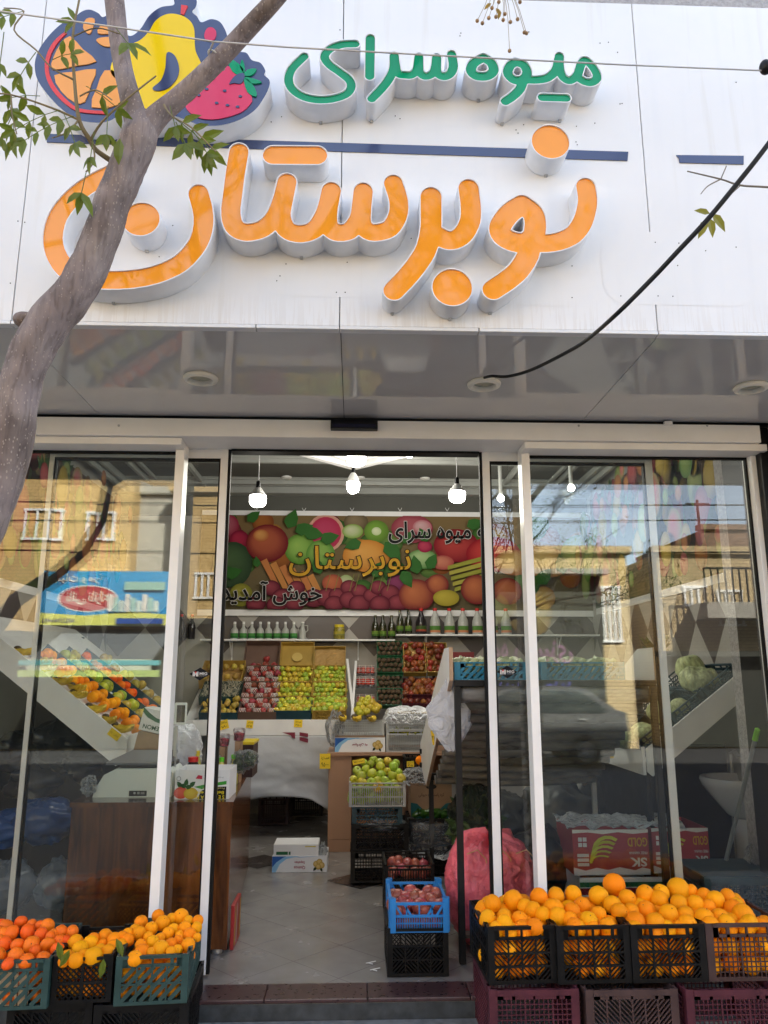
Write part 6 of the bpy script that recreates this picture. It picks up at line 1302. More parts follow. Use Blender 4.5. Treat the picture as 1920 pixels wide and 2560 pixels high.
# things low inside the left window
for px, py, r, s, mt, lab in ((20, 2215, (.13, .14, .13), 81, 'bag_white', 'white plastic sack on the floor at the far left window'), (150, 2210, (.12, .12, .12), 82, 'bag_white', 'round white plastic sack beside the wooden counter'), (110, 2050, (.17, .15, .12), 83, 'blue_bag', 'blue plastic sack behind the left window'), (20, 2070, (.14, .14, .1), 84, 'blue_bag', 'blue plastic sack at the left edge of the window')):
    if mt == 'blue_bag' and 'blue_bag' not in MT: MT['blue_bag'] = mat('blue_bag_plastic', (.015, .06, .22), .3, .3, 5, .5, 14)
    m = MB(); blob(m, P(px, py, .75 if py > 2100 else 1.0), r, .22, 2.2, seed=s); single(m, 'plastic_sack', MT[mt] if mt != 'bag_white' else mat('pale_blue_sack', (.13, .16, .21), .3, .1, 6), lab, 'sack', smooth=True, ang=60)
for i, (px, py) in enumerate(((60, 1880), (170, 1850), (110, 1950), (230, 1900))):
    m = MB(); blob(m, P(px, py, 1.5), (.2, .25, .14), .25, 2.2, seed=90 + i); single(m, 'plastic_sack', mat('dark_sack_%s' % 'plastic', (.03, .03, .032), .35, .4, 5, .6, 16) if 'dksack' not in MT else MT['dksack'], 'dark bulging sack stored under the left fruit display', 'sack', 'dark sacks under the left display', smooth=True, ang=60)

# ------------------------------------------------------------------ posters on the side walls
def poster(label, x, face, seed, y0, y1, zb, zt_):
    t = thing('fruit_poster', label, 'poster', (x, (y0 + y1) / 2, zb), 'fruit posters on the side walls'); s = 1 if face > 0 else -1; rr = random.Random(seed)
    m = MB(); m.box(min(x, x + s * .006), max(x, x + s * .006), y0, y1, zb - .06, zt_); m.build('backing_sheet', MT['white'], t)
    o = (x + s * .0065, (y0 + y1) / 2, zb); p = Print().frame(o, (0, -s, 0) if s < 0 else (0, 1, 0), (0, 0, 1), .0006); W = (y1 - y0) / 2; H = zt_ - zb
    p.u = Vector((0, s, 0)); p.n = Vector((s, 0, 0)); p.rect(-W, 0, W, H, (.06, .1, .03), (.1, .04, .03))
    for k in range(150):
        c = rr.choice([((.5, .35, .05), (.3, .2, .02)), ((.45, .08, .08), (.2, .02, .03)), ((.3, .42, .1), (.08, .2, .03)), ((.5, .2, .04), (.3, .08, .02)), ((.35, .4, .12), (.15, .22, .05)), ((.55, .1, .12), (.3, .25, .08))])
        r = rr.uniform(.05, .13); u = rr.uniform(-W + r, W - r); v = rr.uniform(r, H - r)
        if rr.random() < .25:
            for q in range(7): p.leaf(u, min(v, H - .2), .18, R(rr.uniform(30, 150)), (.02, .08, .02), .14)
        p.disc(u, v, r, c[0], c[1], min(r * rr.uniform(1, 1.5), v, H - v))
    p.c = [tuple(q * .6 for q in c) for c in p.c]; p.build('printed_fruit', MT['print'], t)
poster('tall fruit poster on the right side wall', WR - .0005, -1, 5, .75, 4.05, P(1700, 1470, 2.2).z, ZC - .15)
poster('tall fruit poster on the left side wall', WL + .0005, 1, 8, .6, 4.05, P(1700, 1470, 2.2).z, ZC - .15)

# ------------------------------------------------------------------ right display with cabbages
A2 = P(1866, 1668, 1.05); B2 = P(1616, 1873, 1.05); RD = thing('vegetable_display', 'sloping white display of cabbage crates inside the right window', 'display stand', (B2.x, 1.05, 0))
s2 = (A2.z - B2.z) / (A2.x - B2.x)
m = MB(); x1 = min(A2.x, WR - .01); lp = [(x1, B2.z + (x1 - B2.x) * s2), (B2.x, B2.z), (B2.x, B2.z - .13), (B2.x + .03, B2.z - .155), (x1, B2.z - .16 + (x1 - B2.x) * s2)]
m.prism(lp, lambda x, z: (x, 1.05, z), lambda x, z: (x, 1.068, z)); m.build('end_panel', MT['white'], RD, bev=.002)
m = MB(); m.box(B2.x - .02, B2.x - .002, 1.07, 2.6, B2.z - .15, B2.z + .01); m.build('front_board', MT['white'], RD)
m = MB(); m.prism([(B2.x, B2.z - .06), (x1, B2.z - .06 + (x1 - B2.x) * s2), (x1, B2.z - .075 + (x1 - B2.x) * s2), (B2.x, B2.z - .075)], lambda x, z: (x, 1.07, z), lambda x, z: (x, 3.2, z)); m.build('sloping_shelf', MT['white'], RD)
m = MB(); m.bar((B2.x + .02, 1.12, .001), (B2.x + .02, 1.12, B2.z - .06), .03); m.bar((B2.x + .02, 2.5, .001), (B2.x + .02, 2.5, B2.z - .1), .03); m.build('leg_frame', MT['black_metal'], RD)
ang2 = math.atan2(A2.z - B2.z, A2.x - B2.x); Ltot = math.hypot(A2.x - B2.x, A2.z - B2.z)
# crates stand on the slope with their long side running up it
for k, nm in enumerate(('lowest', 'middle', 'highest')):
    for j, (yy, nm2) in enumerate(((1.085, 'near'), (1.48, 'far'))):
        L = Ltot / 3 - .012; bx = Vector((B2.x + (A2.x - B2.x) * (k / 3 + .012), yy, 0)); bx.z = B2.z - .055 + (bx.x - B2.x) * s2
        o = thing('plastic_crate', f'dark slatted crate on the cabbage display, {nm} of the {nm2} row', 'crate', bx, 'dark crates on the cabbage display')
        M0 = Matrix.Translation(bx) @ Matrix.Rotation(-ang2, 4, 'Y')
        for Mx, LL in ((Matrix.Translation((0, .005, 0)), L), (Matrix.Translation((0, .37, 0)), L), (Matrix.Translation((.005, .01, 0)) @ Matrix.Rotation(R(90), 4, 'Z'), .355), (Matrix.Translation((L - .005, .01, 0)) @ Matrix.Rotation(R(90), 4, 'Z'), .355)):
            m = MB(M0); panel(m, LL, .1, 'chev', Matrix.Identity(4) @ Mx if False else Mx, rim=.3) if False else None
            m = MB(); panel(m, LL, .1, 'chev', M0 @ Mx, rim=.35); m.build('side_panel', MT['crate_dteal'], o)
        m = MB(M0); m.box(.01, L - .01, .012, .362, .0005, .006); m.build('base', MT['crate_dteal'], o)
for px, py, Y, r, lab in ((1738, 1698, 1.22, .105, 'large pale cabbage head, biggest on the right display'), (1725, 1672, 1.42, .09, 'cabbage head behind the biggest cabbage'), (1766, 1694, 1.27, .07, 'small cabbage right of the biggest cabbage'), (1647, 1780, 1.25, .075, 'cabbage head in the middle crate of the right display'), (1700, 1768, 1.2, .06, 'cabbage leaf head beside the middle crate rim'), (1568, 1843, 1.3, .08, 'loose lettuce head at the left of the lowest crate'), (1612, 1838, 1.25, .085, 'loose lettuce head in the middle of the lowest crate'), (1650, 1832, 1.2, .06, 'small lettuce head at the right of the lowest crate')):
    fruit('cabbage', P(px, py, Y), r, lab, None, (rnd.uniform(-.5, .5), rnd.uniform(-.4, .4), rnd.uniform(0, 6)))
for i, (px, py, Y) in enumerate(((1625, 1690, 1.9), (1600, 1740, 1.8), (1640, 1640, 2.1))):
    m = MB(); c = P(px, py, Y)
    for k in range(60):
        a = rnd.uniform(0, 6.28); d = Vector((math.cos(a) * .12, math.sin(a) * .12, rnd.uniform(.0, .16))); q = c + d * .3; e = Vector((-d.y, d.x, 0)).normalized() * .016; m.add([q - e * .4, c + d * .75 - e, c + d * 1.1, c + d * .75 + e, q + e * .4], [(0, 1, 2, 3, 4)])
    single(m, 'leafy_greens', MT['greens'], 'bundle of dark leafy greens heaped behind the cabbages', 'greens', 'leafy greens behind the cabbages')
ptag('small yellow price tag on the front board of the cabbage display', 1524, 1880, 1534, 1896, 1.6, ['کلم'])

# ------------------------------------------------------------------ rack with its back to the street
XR0, XR1 = .50, 1.47; zt1 = P(1180, 1716, .2).z; zb1 = P(1150, 1950, 1.6).z
rk = thing('steel_rack', 'black steel rack with a sloping grimy shelf turned away from the street', 'rack', (XR0, .2, 0))
m = MB(); m.bar((XR0, .19, .001), (XR0, .19, zt1), .03); m.build('post', MT['black_metal'], rk, bev=.002)
m = MB(); m.bar((XR1, .19, .001), (XR1, .19, zt1), .03); m.build('post', MT['black_metal'], rk, bev=.002)
m = MB(); m.bar((XR0, 1.6, .001), (XR0, 1.6, zb1), .03); m.build('post', MT['black_metal'], rk, bev=.002)
m = MB(); m.bar((XR1 + .1, 1.6, .001), (XR1 + .1, 1.6, zb1), .03); m.build('post', MT['steel'], rk, bev=.002)
m = MB(); m.box(XR0 - .015, XR1 + .015, .175, .205, zt1 + .0005, zt1 + .03); m.build('top_rail', MT['black_metal'], rk, bev=.002)
m = MB(); m.box(XR0 - .015, XR1 + .115, 1.585, 1.615, zb1 + .0005, zb1 + .045); m.build('bottom_rail', MT['black_metal'], rk, bev=.002)
m = MB(); N_ = 130; K_ = 30; vv = []
for i in range(N_ + 1):
    v = i / N_; y = .21 + 1.37 * v; z = zt1 + .01 + (zb1 + .03 - zt1 - .01) * v; ph = v * 11; w_ = .075 * abs(math.sin(math.pi * ph)) ** .6
    for k in range(K_ + 1):
        u = k / K_; n_ = mnoise.fractal(Vector((u * 5, v * 9, 1)), 1, 2, 4); vv.append((XR0 + .017 + (XR1 - XR0 - .034 + .1 * v) * u, y - w_ * .75, z - w_ * .8 - .008 * n_ - .02 * v * math.sin(u * 3.1)))
m.add(vv, [(i * (K_ + 1) + k, i * (K_ + 1) + k + 1, (i + 1) * (K_ + 1) + k + 1, (i + 1) * (K_ + 1) + k) for i in range(N_) for k in range(K_)])
o = m.build('sloping_sheet', MT['rack_sheet'], rk, smooth=True, ang=80); mo = o.modifiers.new('s', 'SOLIDIFY'); mo.thickness = .004
prof = [(.205, zt1 + .19), (.205, zt1 + .032), (1.58, zb1 - .03), (2.0, zb1 + .05), (2.0, zb1 + .2), (.42, zt1 + .19)]
for x in (XR0 - .035, XR1 + .02):
    m = MB(); m.prism(prof, lambda y, z: (x, y, z), lambda y, z: (x + .017, y, z)); m.build('side_board', MT['white'], rk)
    m = MB(); m.bar((x + .0085, .2, zt1 + .19), (x + .0085, .2, zt1 + .032), .0185, .008); m.bar((x + .0085, .2, zt1 + .031), (x + .0085, 1.575, zb1 - .032), .0185, .008); m.build('board_edge', MT['pale_wood'] if x < .6 else MT['pale_wood'], rk)
for py in (1878, 1912):
    p = P(1056, py, 1.9); m = MB(); m.box(p.x - .02, p.x + .005, 1.88, 1.9, p.z - .016, p.z + .016); m.build('hinge', MT['black_metal'], rk)
ptag('narrow yellow price tag on the white side board of the rack', 1079, 1826, 1089, 1862, 1.0, ['۳۵'], rot=.15)
# white carrier bag hanging on the board
m = MB(); c = P(1108, 1785, .42); N_ = 36; K_ = 26; vv = []
for i in range(K_ + 1):
    v = i / K_; zc2 = P(1108, 1668 + 205 * v, .42).z; hw = (.012 + .088 * min(1, v / .5) ** 1.6) * (1 if v < .7 else 1 - (v - .7) * 2.4); cx_ = P(1128 - 12 * math.sin(v * 2.6), 1700, .42).x
    for k in range(N_):
        a = 2 * math.pi * k / N_; n_ = mnoise.fractal(Vector((math.cos(a) * 1.8, v * 3, math.sin(a) * 1.8)), 1, 2, 4)
        vv.append((cx_ + math.cos(a) * hw * (1 + .3 * n_), .42 + math.sin(a) * hw * .35 * (1 + .4 * n_) - .10, zc2 + .012 * n_))
m.add(vv, [(i * N_ + k, i * N_ + (k + 1) % N_, (i + 1) * N_ + (k + 1) % N_, (i + 1) * N_ + k) for i in range(K_) for k in range(N_)])
single(m, 'carrier_bag', MT['bag_white'], 'translucent white carrier bag hanging from the rack side board', 'carrier bag', smooth=True, ang=70)
x0, x1, z0, z1 = fbox(1092, 1125, 1838, 1750, .36); M = Matrix.Translation(((x0 + x1) / 2, .33, (z0 + z1) / 2)) @ Matrix.Rotation(R(6), 4, 'Y'); a, b = (x1 - x0) / 2, (z1 - z0) / 2
m = MB(M); m.box(-a, a, 0, .015, -b, b); m.box(-a * .2, a * 1.4, -.006, -.001, b * .1, b * 1.2); single(m, 'folded_paper', MT['white'], 'folded white papers inside the hanging carrier bag', 'paper')
# crates of vegetables on the rack
for px0, px1, lab, mt in ((1136, 1322, 'bright blue crate of pale vegetables on top of the rack', 'crate_cyan'), (1352, 1562, 'greenish blue crate of vegetables on the rack, seen through the right window', 'crate_cyan')):
    x0, x1, z0, z1 = fbox(px0, px1, 1711, 1655, .22); z0 = zt1 + .0312
    o, M = crate('plastic_crate', lab, x1 - x0, .34, z1 - z0, 'diag', MT[mt], ((x0 + x1) / 2, .215, z0), dip=0, group='blue crates on the rack', rim=.3)
    for k in range(6):
        m = MB(); c = Vector((x0 + (x1 - x0) * (k + .7) / 6.4, .3 + .1 * (k % 2), z0 + (z1 - z0) * .9)); blob(m, c, (.05, .07, .035), .35, 3, 20, 14, seed=k + px0); single(m, 'lettuce', MT['lettuce'], 'pale leafy head heaped in the ' + ('bright blue crate' if px0 < 1200 else 'greenish blue crate') + ' on the rack', 'lettuce', 'pale leaves in the ' + ('bright blue crate' if px0 < 1200 else 'greenish blue crate'), smooth=True, ang=60)
    for k in range(7):
        m = MB(); xx = x0 + (x1 - x0) * (k + .8) / 8.2; m.tube([(xx - .03, .25, z0 + .02), (xx, .24, z0 + .07), (xx + .035, .25, z0 + .1)], [.015, .018, .012], 8); single(m, 'courgette', MT['lettuce'], 'pale courgette behind the slots of the ' + ('bright blue crate' if px0 < 1200 else 'greenish blue crate'), 'courgette', 'courgettes in the ' + ('bright blue crate' if px0 < 1200 else 'greenish blue crate'), smooth=True)
x0, x1, z0, z1 = fbox(1136, 1195, 1655, 1634, .45); t = carton('red pomegranate carton behind the bright blue crate', x0, x1, .58, .2, zt1 + .032, z1 - zt1 - .02, mat('dark_red_card', (.2, .015, .02), .5, .1)); p = Print().frame((0, .5794, 0), (1, 0, 0), (0, 0, 1), .0003); p.text('Pomegranate', (x0 + x1) / 2 + .01, z1 - .03, .014, (.7, .65, .6), .01); p.build('lettering', MT['print'], t)
# red mesh sacks
m = MB(); c = P(1227, 2222, .50); blob(m, c, (.205, .19, .24), .08, 1.5, 130, 90, seed=101, sq=.74)
for i, p in enumerate(m.v):
    d = (p - c).normalized(); a = math.atan2(d.y, d.x); h_ = p.z - c.z
    rg = lambda q: 1 - 2 * abs(mnoise.noise(q)); q = Vector((math.cos(a) * 2.2, math.sin(a) * 2.2, h_ * 9)); f = .5 * rg(q) + .3 * rg(q * 2.1 + Vector((5, 0, 0))) + .2 * rg(q * 4.3)
    gather = max(0, (h_ - .12) / .12); m.v[i] = p + d * (.030 * f + .012 * gather * math.sin(a * 17 + h_ * 20)) + Vector((0, 0, .03 * gather * mnoise.noise(Vector((math.cos(a) * 4, math.sin(a) * 4, 3)))))
s1 = single(m, 'mesh_sack', MT['sack'], 'bulging red mesh sack, upper of two behind the door leaf', 'sack', 'red mesh sacks', smooth=True, ang=80)
m = MB()
for k in range(3): a = c + Vector((-.14 + .12 * k, -.17, .2)); m.tube([a, a + Vector((.05, -.012, .02)), a + Vector((.09, -.008, -.02)), a + Vector((.1, -.02, -.1 - .05 * k))], .003, 5)
m.build('tie_string', mat('orange_string', (.6, .3, .12), .7, .1), s1, off=s1.location)
m = MB(); c = P(1250, 2385, .55); c.z = .135; blob(m, c, (.25, .2, .13), .12, 1.8, 64, 30, seed=105, sq=.75)
single(m, 'mesh_sack', MT['sack'], 'dark red mesh sack squashed on the floor under the upper sack', 'sack', 'red mesh sacks', smooth=True, ang=80)
m = MB(); z = P(1160, 2331, .3).z; m.box(XR0 + .017, XR1, .24, .30, z - .008, z + .008); m.build('shelf_plank', mat('old_plank', (.13, .1, .08), .8, .2), rk)

# ------------------------------------------------------------------ onions by the doorway
Yo = .03
(o, M), x0, x1, z0, z1 = fcrate('plastic_crate', 'big black patterned crate on the door sill under the blue onion crate', 968, 1122, 2455, 2334, Yo, .36, 'chev', MT['crate_black'], rim=.1); w_ = x1 - x0
z0 = .0045; o.location.z = z0; zt2 = z1 + .004
x0b, x1b, z0b, z1b = fbox(976, 1121, 2330, 2252, Yo)
o, M = crate('plastic_crate', 'bright blue slatted crate of red onions by the doorway', x1b - x0b, .36, z1b - z0b, 'onion', MT['crate_blue'], ((x0b + x1b) / 2, Yo, zt2))
fill('onion', M, x1b - x0b - .03, .35, .03, .034, 5, 5, 'red onion in the bright blue crate by the doorway', 'red onions in the blue crate', y0=.015); fill('onion', M, x1b - x0b - .03, .35, .088, .034, 5, 5, 'red onion in the bright blue crate by the doorway', 'red onions in the blue crate', y0=.015, jit=.3, skip=.15)
(o, M), x0, x1, z0, z1 = fcrate('plastic_crate', 'black open crate of potatoes behind the blue onion crate', 962, 1086, 2222, 2164, .78, .36, 'vslat', MT['crate_black'])
fill('onion', M, x1 - x0 - .03, .35, .06, .034, 5, 4, 'red onion in the black crate behind the blue one', 'onions in the black crate', y0=.015, skip=.3)
zz = z0 - .001; crate('plastic_crate', 'black crate hidden under the black onion crate', x1 - x0, .36, zz - .002, 'grid', MT['crate_black'], ((x0 + x1) / 2, .78, .001))

# ------------------------------------------------------------------ right window: banana boxes, sink, poles
x0, x1, z0, z1 = fbox(1432, 1622, 2166, 2062, .95)
def banana_box(label, x0, x1, Y, z0, h, l=.35, rz=0, group='red banana boxes', full=True):
    t = carton(label, x0, x1, Y, l, z0, h, mat('red_banana_carton', (.36, .03, .045), .5, .1, 4) if 'rbc' not in MT else MT['rbc'], group); 
    p = Print().frame((0, Y - .0006, 0), (1, 0, 0), (0, 0, 1), .0003); w_ = x1 - x0; F = lambda u, v: (x0 + u * w_, z0 + v * h)
    p.shape([F(0, 0), F(1, 0), F(1, .12), F(.9, .16), F(.8, .1), F(.6, .17), F(.45, .11), F(.3, .16), F(.15, .1), F(0, .17)], (.68, .66, .64)); p.shape([F(0, 1), F(1, 1), F(1, .93), F(.8, .9), F(.6, .94), F(.4, .9), F(.2, .94), F(0, .92)], (.68, .66, .64))
    if full:
        cx_, cz_ = F(.46, .5)
        for k in range(5):
            q = []
            for s, rr in ((1, .2), (-1, .155)):
                for j in range(7):
                    a = R(200 - 25 * j if s > 0 else 50 + 25 * j); q.append((cx_ + math.cos(a) * rr * w_ * (1.05 - .06 * k) - .01 * k, cz_ - .06 * h * k + math.sin(a) * rr * w_ * (.9 - .13 * k) + .01))
            p.shape(q, (.45, .45, .03) if k % 2 else (.55, .55, .05))
        p.text('GOLD', *F(.85, .72), .2 * h, (.6, .35, .03), .02, .26 * w_, flip=True); p.text('FREE VANNA', *F(.85, .48), .06 * h, (.7, .68, .65), .01, .24 * w_, flip=True); p.text('SK', *F(.85, .28), .2 * h, (.7, .68, .65), .03, .22 * w_, flip=True)
        for k in range(4): p.rect(*F(.07 + .06 * (k % 2), .62 + .12 * (k // 2)), *F(.12 + .06 * (k % 2), .71 + .12 * (k // 2)), (.7, .68, .66))
        for k in range(3): p.rect(*F(.05, .2 + .1 * k), *F(.2, .27 + .1 * k), (.65, .63, .6))
    p.build('printed_front', MT['print'], t); return t
zfl = .19
banana_box('red banana box with yellow banana print, left one under the plastic film', x0, x1, .95, zfl, z1 - z0 + .02)
a0, a1, _, _ = fbox(1632, 1740, 2166, 2062, .97); banana_box('red banana box with banana print, right one beside the window stile', a0, a1 + .08, .98, zfl, z1 - z0 + .02)
a0, a1, c0, c1 = fbox(1500, 1640, 2215, 2168, .85); t = carton('white box with green and red bands under the banana boxes', a0 - .1, a1 + .15, .9, .42, .001, zfl - .002, MT['white'], None); p = Print().frame((0, .8994, 0), (1, 0, 0), (0, 0, 1), .0003); p.rect(a0 - .1, zfl - .05, a1 + .15, zfl - .025, (.03, .15, .06)); p.rect(a0 - .1, zfl - .09, a1 + .15, zfl - .055, (.35, .03, .04)); p.build('printed_band', MT['print'], t)
m = MB(); N_ = 30; vv = []
for i in range(N_ + 1):
    for k in range(N_ + 1):
        u, v = i / N_ - .5, k / N_ - .5; vv.append((x0 - .02 + (a1 + .25 - x0) * (u + .5) , 1.12 + v * .4, zfl + z1 - z0 + .04 + .03 * mnoise.fractal(Vector((u * 9, v * 5, 4)), 1, 2, 3)))
m.add(vv, [(i * (N_ + 1) + k, (i + 1) * (N_ + 1) + k, (i + 1) * (N_ + 1) + k + 1, i * (N_ + 1) + k + 1) for i in range(N_) for k in range(N_)]); single(m, 'plastic_film', MT['film'], 'clear film lying over the red banana boxes', 'plastic film', smooth=True, ang=70)
# pedestal wash basin
sx, sy = fx(1865, 2000, 1.15), 1.2; z0, z1 = P(1860, 2040, 1.15).z, P(1860, 1945, 1.15).z
sk = thing('wash_basin', 'white pedestal wash basin in the corner behind the right window', 'basin', (sx, sy, 0)); h = z1 - z0
m = MB(); m.lathe([(.05, z0 - .02), (.09, z0), (.17, z0 + h * .45), (.22, z0 + h * .75), (.235, z0 + h * .92), (.23, z1), (.2, z1), (.17, z1 - h * .3), (.05, z1 - h * .6), (1e-4, z1 - h * .6)], 36, (sx, sy, 0), None); o = m.build('bowl', MT['sink'], sk, smooth=True, ang=60)
m = MB(); m.lathe([(.11, .001), (.1, .02), (.065, .12), (.055, z0 * .6), (.06, z0 - .021)], 24, (sx, sy, 0)); m.build('pedestal', MT['sink'], sk, smooth=True)
m = MB(); m.tube([(sx + .05, sy + .2, z1), (sx + .05, sy + .2, z1 + .12), (sx + .03, sy + .1, z1 + .14), (sx + .03, sy + .06, z1 + .11)], .012, 10); m.build('tap', MT['steel'], sk, smooth=True)
def pole(label, a, b, r, tip, name='mop'):
    t = thing(name, label, 'mop', b); m = MB(); m.tube([b, a], r, 12); m.build('handle', mat('grey_pole', (.25, .28, .28), .4, .05), t, smooth=True)
    if tip: d = (a - b).normalized(); m = MB(); m.tube([a - d * .005, a + d * .055, a + d * .06], [r * 1.25, r * 1.2, r * .7], 12); m.build('grip_cap', mat('lime_plastic', (.25, .7, .02), .35, .03), t, smooth=True)
a = P(1888, 1848, .2); pole('mop handle with a lime green tip leaning in the right corner', a, P(1812, 2165, .55), .011, True)
pole('second grey pole leaning at the right edge of the window', P(1935, 1940, .2), P(1888, 2125, .5), .012, False)
m = MB(); blob(m, P(1895, 2140, .45), (.06, .06, .06), .3, 3, seed=111); single(m, 'plastic_bag', MT['film'], 'clear plastic bag tied at the pole in the right corner', 'plastic bag', smooth=True, ang=60)
x0, x1, z0, z1 = fbox(1765, 1960, 2300, 2195, .2); crate('plastic_crate', 'dark teal mesh crate turned over on the floor of the right corner', x1 - x0, .38, z1 - .0, 'grid', MT['crate_dteal'], ((x0 + x1) / 2, .2, .001), rim=.1)
m = MB(); m.box((x0), x1, .21, .57, z1 + .001, z1 + .006); o = single(m, 'crate_lid', MT['crate_dteal'], 'dark teal lid on the mesh crate of the right corner', 'crate lid')
# litter
for px, py, lab in ((915, 2408, 'torn white paper strip on the shop floor, upper'), (925, 2425, 'torn white paper strip on the shop floor, lower')):
    p = PZ(px, py, .004); m = MB(); m.bar(p, p + Vector((.045, .012, .004)), .006, .002); m.bar(p + Vector((.012, 0, .001)), p + Vector((.03, -.02, .003)), .005, .002); single(m, 'paper_strip', MT['white'], lab, 'litter')
# black boards and dark sacks added in place of the shade under the racks
m = MB(); m.box(B2.x + .03, B2.x + .036, 1.1, 2.6, .05, B2.z - .16); m.build('added_shade_board', MT['black'], RD)
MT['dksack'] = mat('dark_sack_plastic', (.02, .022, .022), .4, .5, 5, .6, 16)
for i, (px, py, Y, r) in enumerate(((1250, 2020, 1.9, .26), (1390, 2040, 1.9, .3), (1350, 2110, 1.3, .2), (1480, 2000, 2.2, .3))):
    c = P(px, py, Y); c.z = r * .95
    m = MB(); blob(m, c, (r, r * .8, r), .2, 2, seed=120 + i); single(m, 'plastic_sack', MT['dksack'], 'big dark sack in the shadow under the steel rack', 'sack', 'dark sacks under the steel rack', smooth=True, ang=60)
m = MB(); m.box(B2.x + .04, WR - .005, 1.5, 1.508, .05, .85); m.build('added_shade_board', MT['black'], RD)
m = MB(); m.box(WL + .005, B_.x - .08, 1.35, 1.358, .03, .86); m.build('added_shade_board', MT['black'], LD)  # black board added for the darkness below the left display

# ------------------------------------------------------------------ citrus crates on the pavement
def rim_crate(name, label, fl, fr, bot, style, mt, zr, L, group, dip=0, rz=None, side=None, shift=0, fixz=None, rim=.24):
    a, b = PZ(*fl, zr), PZ(*fr, zr); w_ = (b - a).length; c = (a + b) / 2; ang = math.atan2(b.y - a.y, b.x - a.x) if rz is None else rz
    zb2 = P(*bot, c.y).z if fixz is None else fixz; h = zr - zb2
    o, M = crate(name, label, w_, L, h, style, mt, (c.x, c.y, zb2), ang, 0, group, dip, side=side, rim=rim); return o, M, w_, h, zb2
ZR = .357; R4z = lambda x, y: (1160 + x * .4581, 2150 + y * .4581); R5z = lambda x, y: (x * .33755, 2200 + y * .33755)
rc = []
CS = [((1219, 2317), (1388, 2314), (1310, 2471), 'crate_black', 'chev', 'black patterned crate of oranges nearest the doorway', R(3)), ((1392, 2318), (1571, 2311), (1490, 2467), 'crate_black', 'chev', 'black patterned crate of oranges, second from the doorway', R(2)),
      ((1577, 2315), (1759, 2309), (1680, 2465), 'crate_black', 'chev', 'black patterned crate of oranges, third from the doorway beside the brown crate', R(1)), ((1765, 2312), (1965, 2306), (1860, 2460), 'crate_brown', 'grid', 'faded brown mesh crate of oranges at the right edge', R(0))]
for k, (a, b, c, mt, stl, lab, rz) in enumerate(CS): rc.append(rim_crate('fruit_crate', lab, a, b, c, stl, MT[mt], ZR, .36, 'orange crates on the pavement', rz=rz, fixz=.158))
OR_ = {0: [(155, 237, 48), (268, 220, 54), (131, 318, 48), (221, 312, 46), (222, 347, 45), (304, 327, 49), (332, 255, 42), (377, 275, 50), (390, 364, 48), (408, 202, 50), (430, 300, 44)],
       1: [(490, 270, 56), (502, 195, 50), (513, 310, 50), (595, 185, 50), (590, 278, 45), (580, 325, 45), (645, 248, 48), (680, 336, 54), (605, 360, 45), (735, 295, 46), (783, 358, 46), (735, 198, 54), (820, 135, 60), (810, 245, 50), (848, 285, 50)],
       2: [(890, 210, 52), (912, 280, 48), (990, 190, 50), (937, 337, 54), (993, 272, 50), (1045, 343, 54), (1075, 180, 50), (1065, 215, 52), (1118, 300, 54), (1170, 162, 62), (1173, 238, 52), (1210, 303, 48), (1218, 352, 50), (1240, 170, 40)],
       3: [(1263, 242, 50), (1310, 192, 42), (1312, 322, 58), (1335, 255, 42), (1372, 222, 56), (1395, 312, 48), (1432, 348, 50), (1437, 197, 40), (1470, 262, 52), (1522, 300, 60), (1560, 345, 46)]}
W_ = ('crate nearest the doorway', 'second black crate from the doorway', 'third black crate from the doorway', 'faded brown mesh crate')
for k, pts in OR_.items():
    lab = f'ripe orange heaped on top of the {W_[k]}'; grp = f'oranges heaped on the {W_[k]}'
    for x, y, r in pts:
        px, py = R4z(x, y); p = P(px, py, -.47 + (355 - y) / 195 * .27); fruit('orange', p, r * .4581 / FPX * (p - CAM).dot(FW) * .97, lab, grp)
    o, M, w_, h, zb2 = rc[k]
    for lv in (.043, .112, .172): fill('orange', M, w_ - .03, .2, lv, .035, 4 if lv < .1 else 4, 3, f'orange showing through the slots of the {W_[k]}', f'oranges inside the {W_[k]}', y0=.01, jit=.12, skip=.06)
    for j in range(2): fill('orange', M, w_ - .03, .34, .19, .037, 3, 2, f'orange showing through the slots of the {W_[k]}', f'oranges inside the {W_[k]}', y0=.2)
# maroon crates that carry them, with one standing between
for a, b, mt, stl, lab in (((1222, 2474), (1448, 2474), 'crate_maroon', 'grid', 'maroon mesh crate under the orange crates, nearest the doorway'), ((1462, 2474), (1696, 2474), 'crate_brown', 'chev', 'brown patterned crate under the orange crates, in the middle'), ((1712, 2474), (1950, 2474), 'crate_maroon', 'grid', 'maroon mesh crate under the orange crates at the right edge')):
    rim_crate('plastic_crate', lab, a, b, None, stl, MT[mt], .1565, .40, 'crates carrying the orange crates', rz=0, fixz=-.249, rim=.08)
x0, x1, z0, z1 = fbox(1880, 1920, 2545, 2470, -.5)
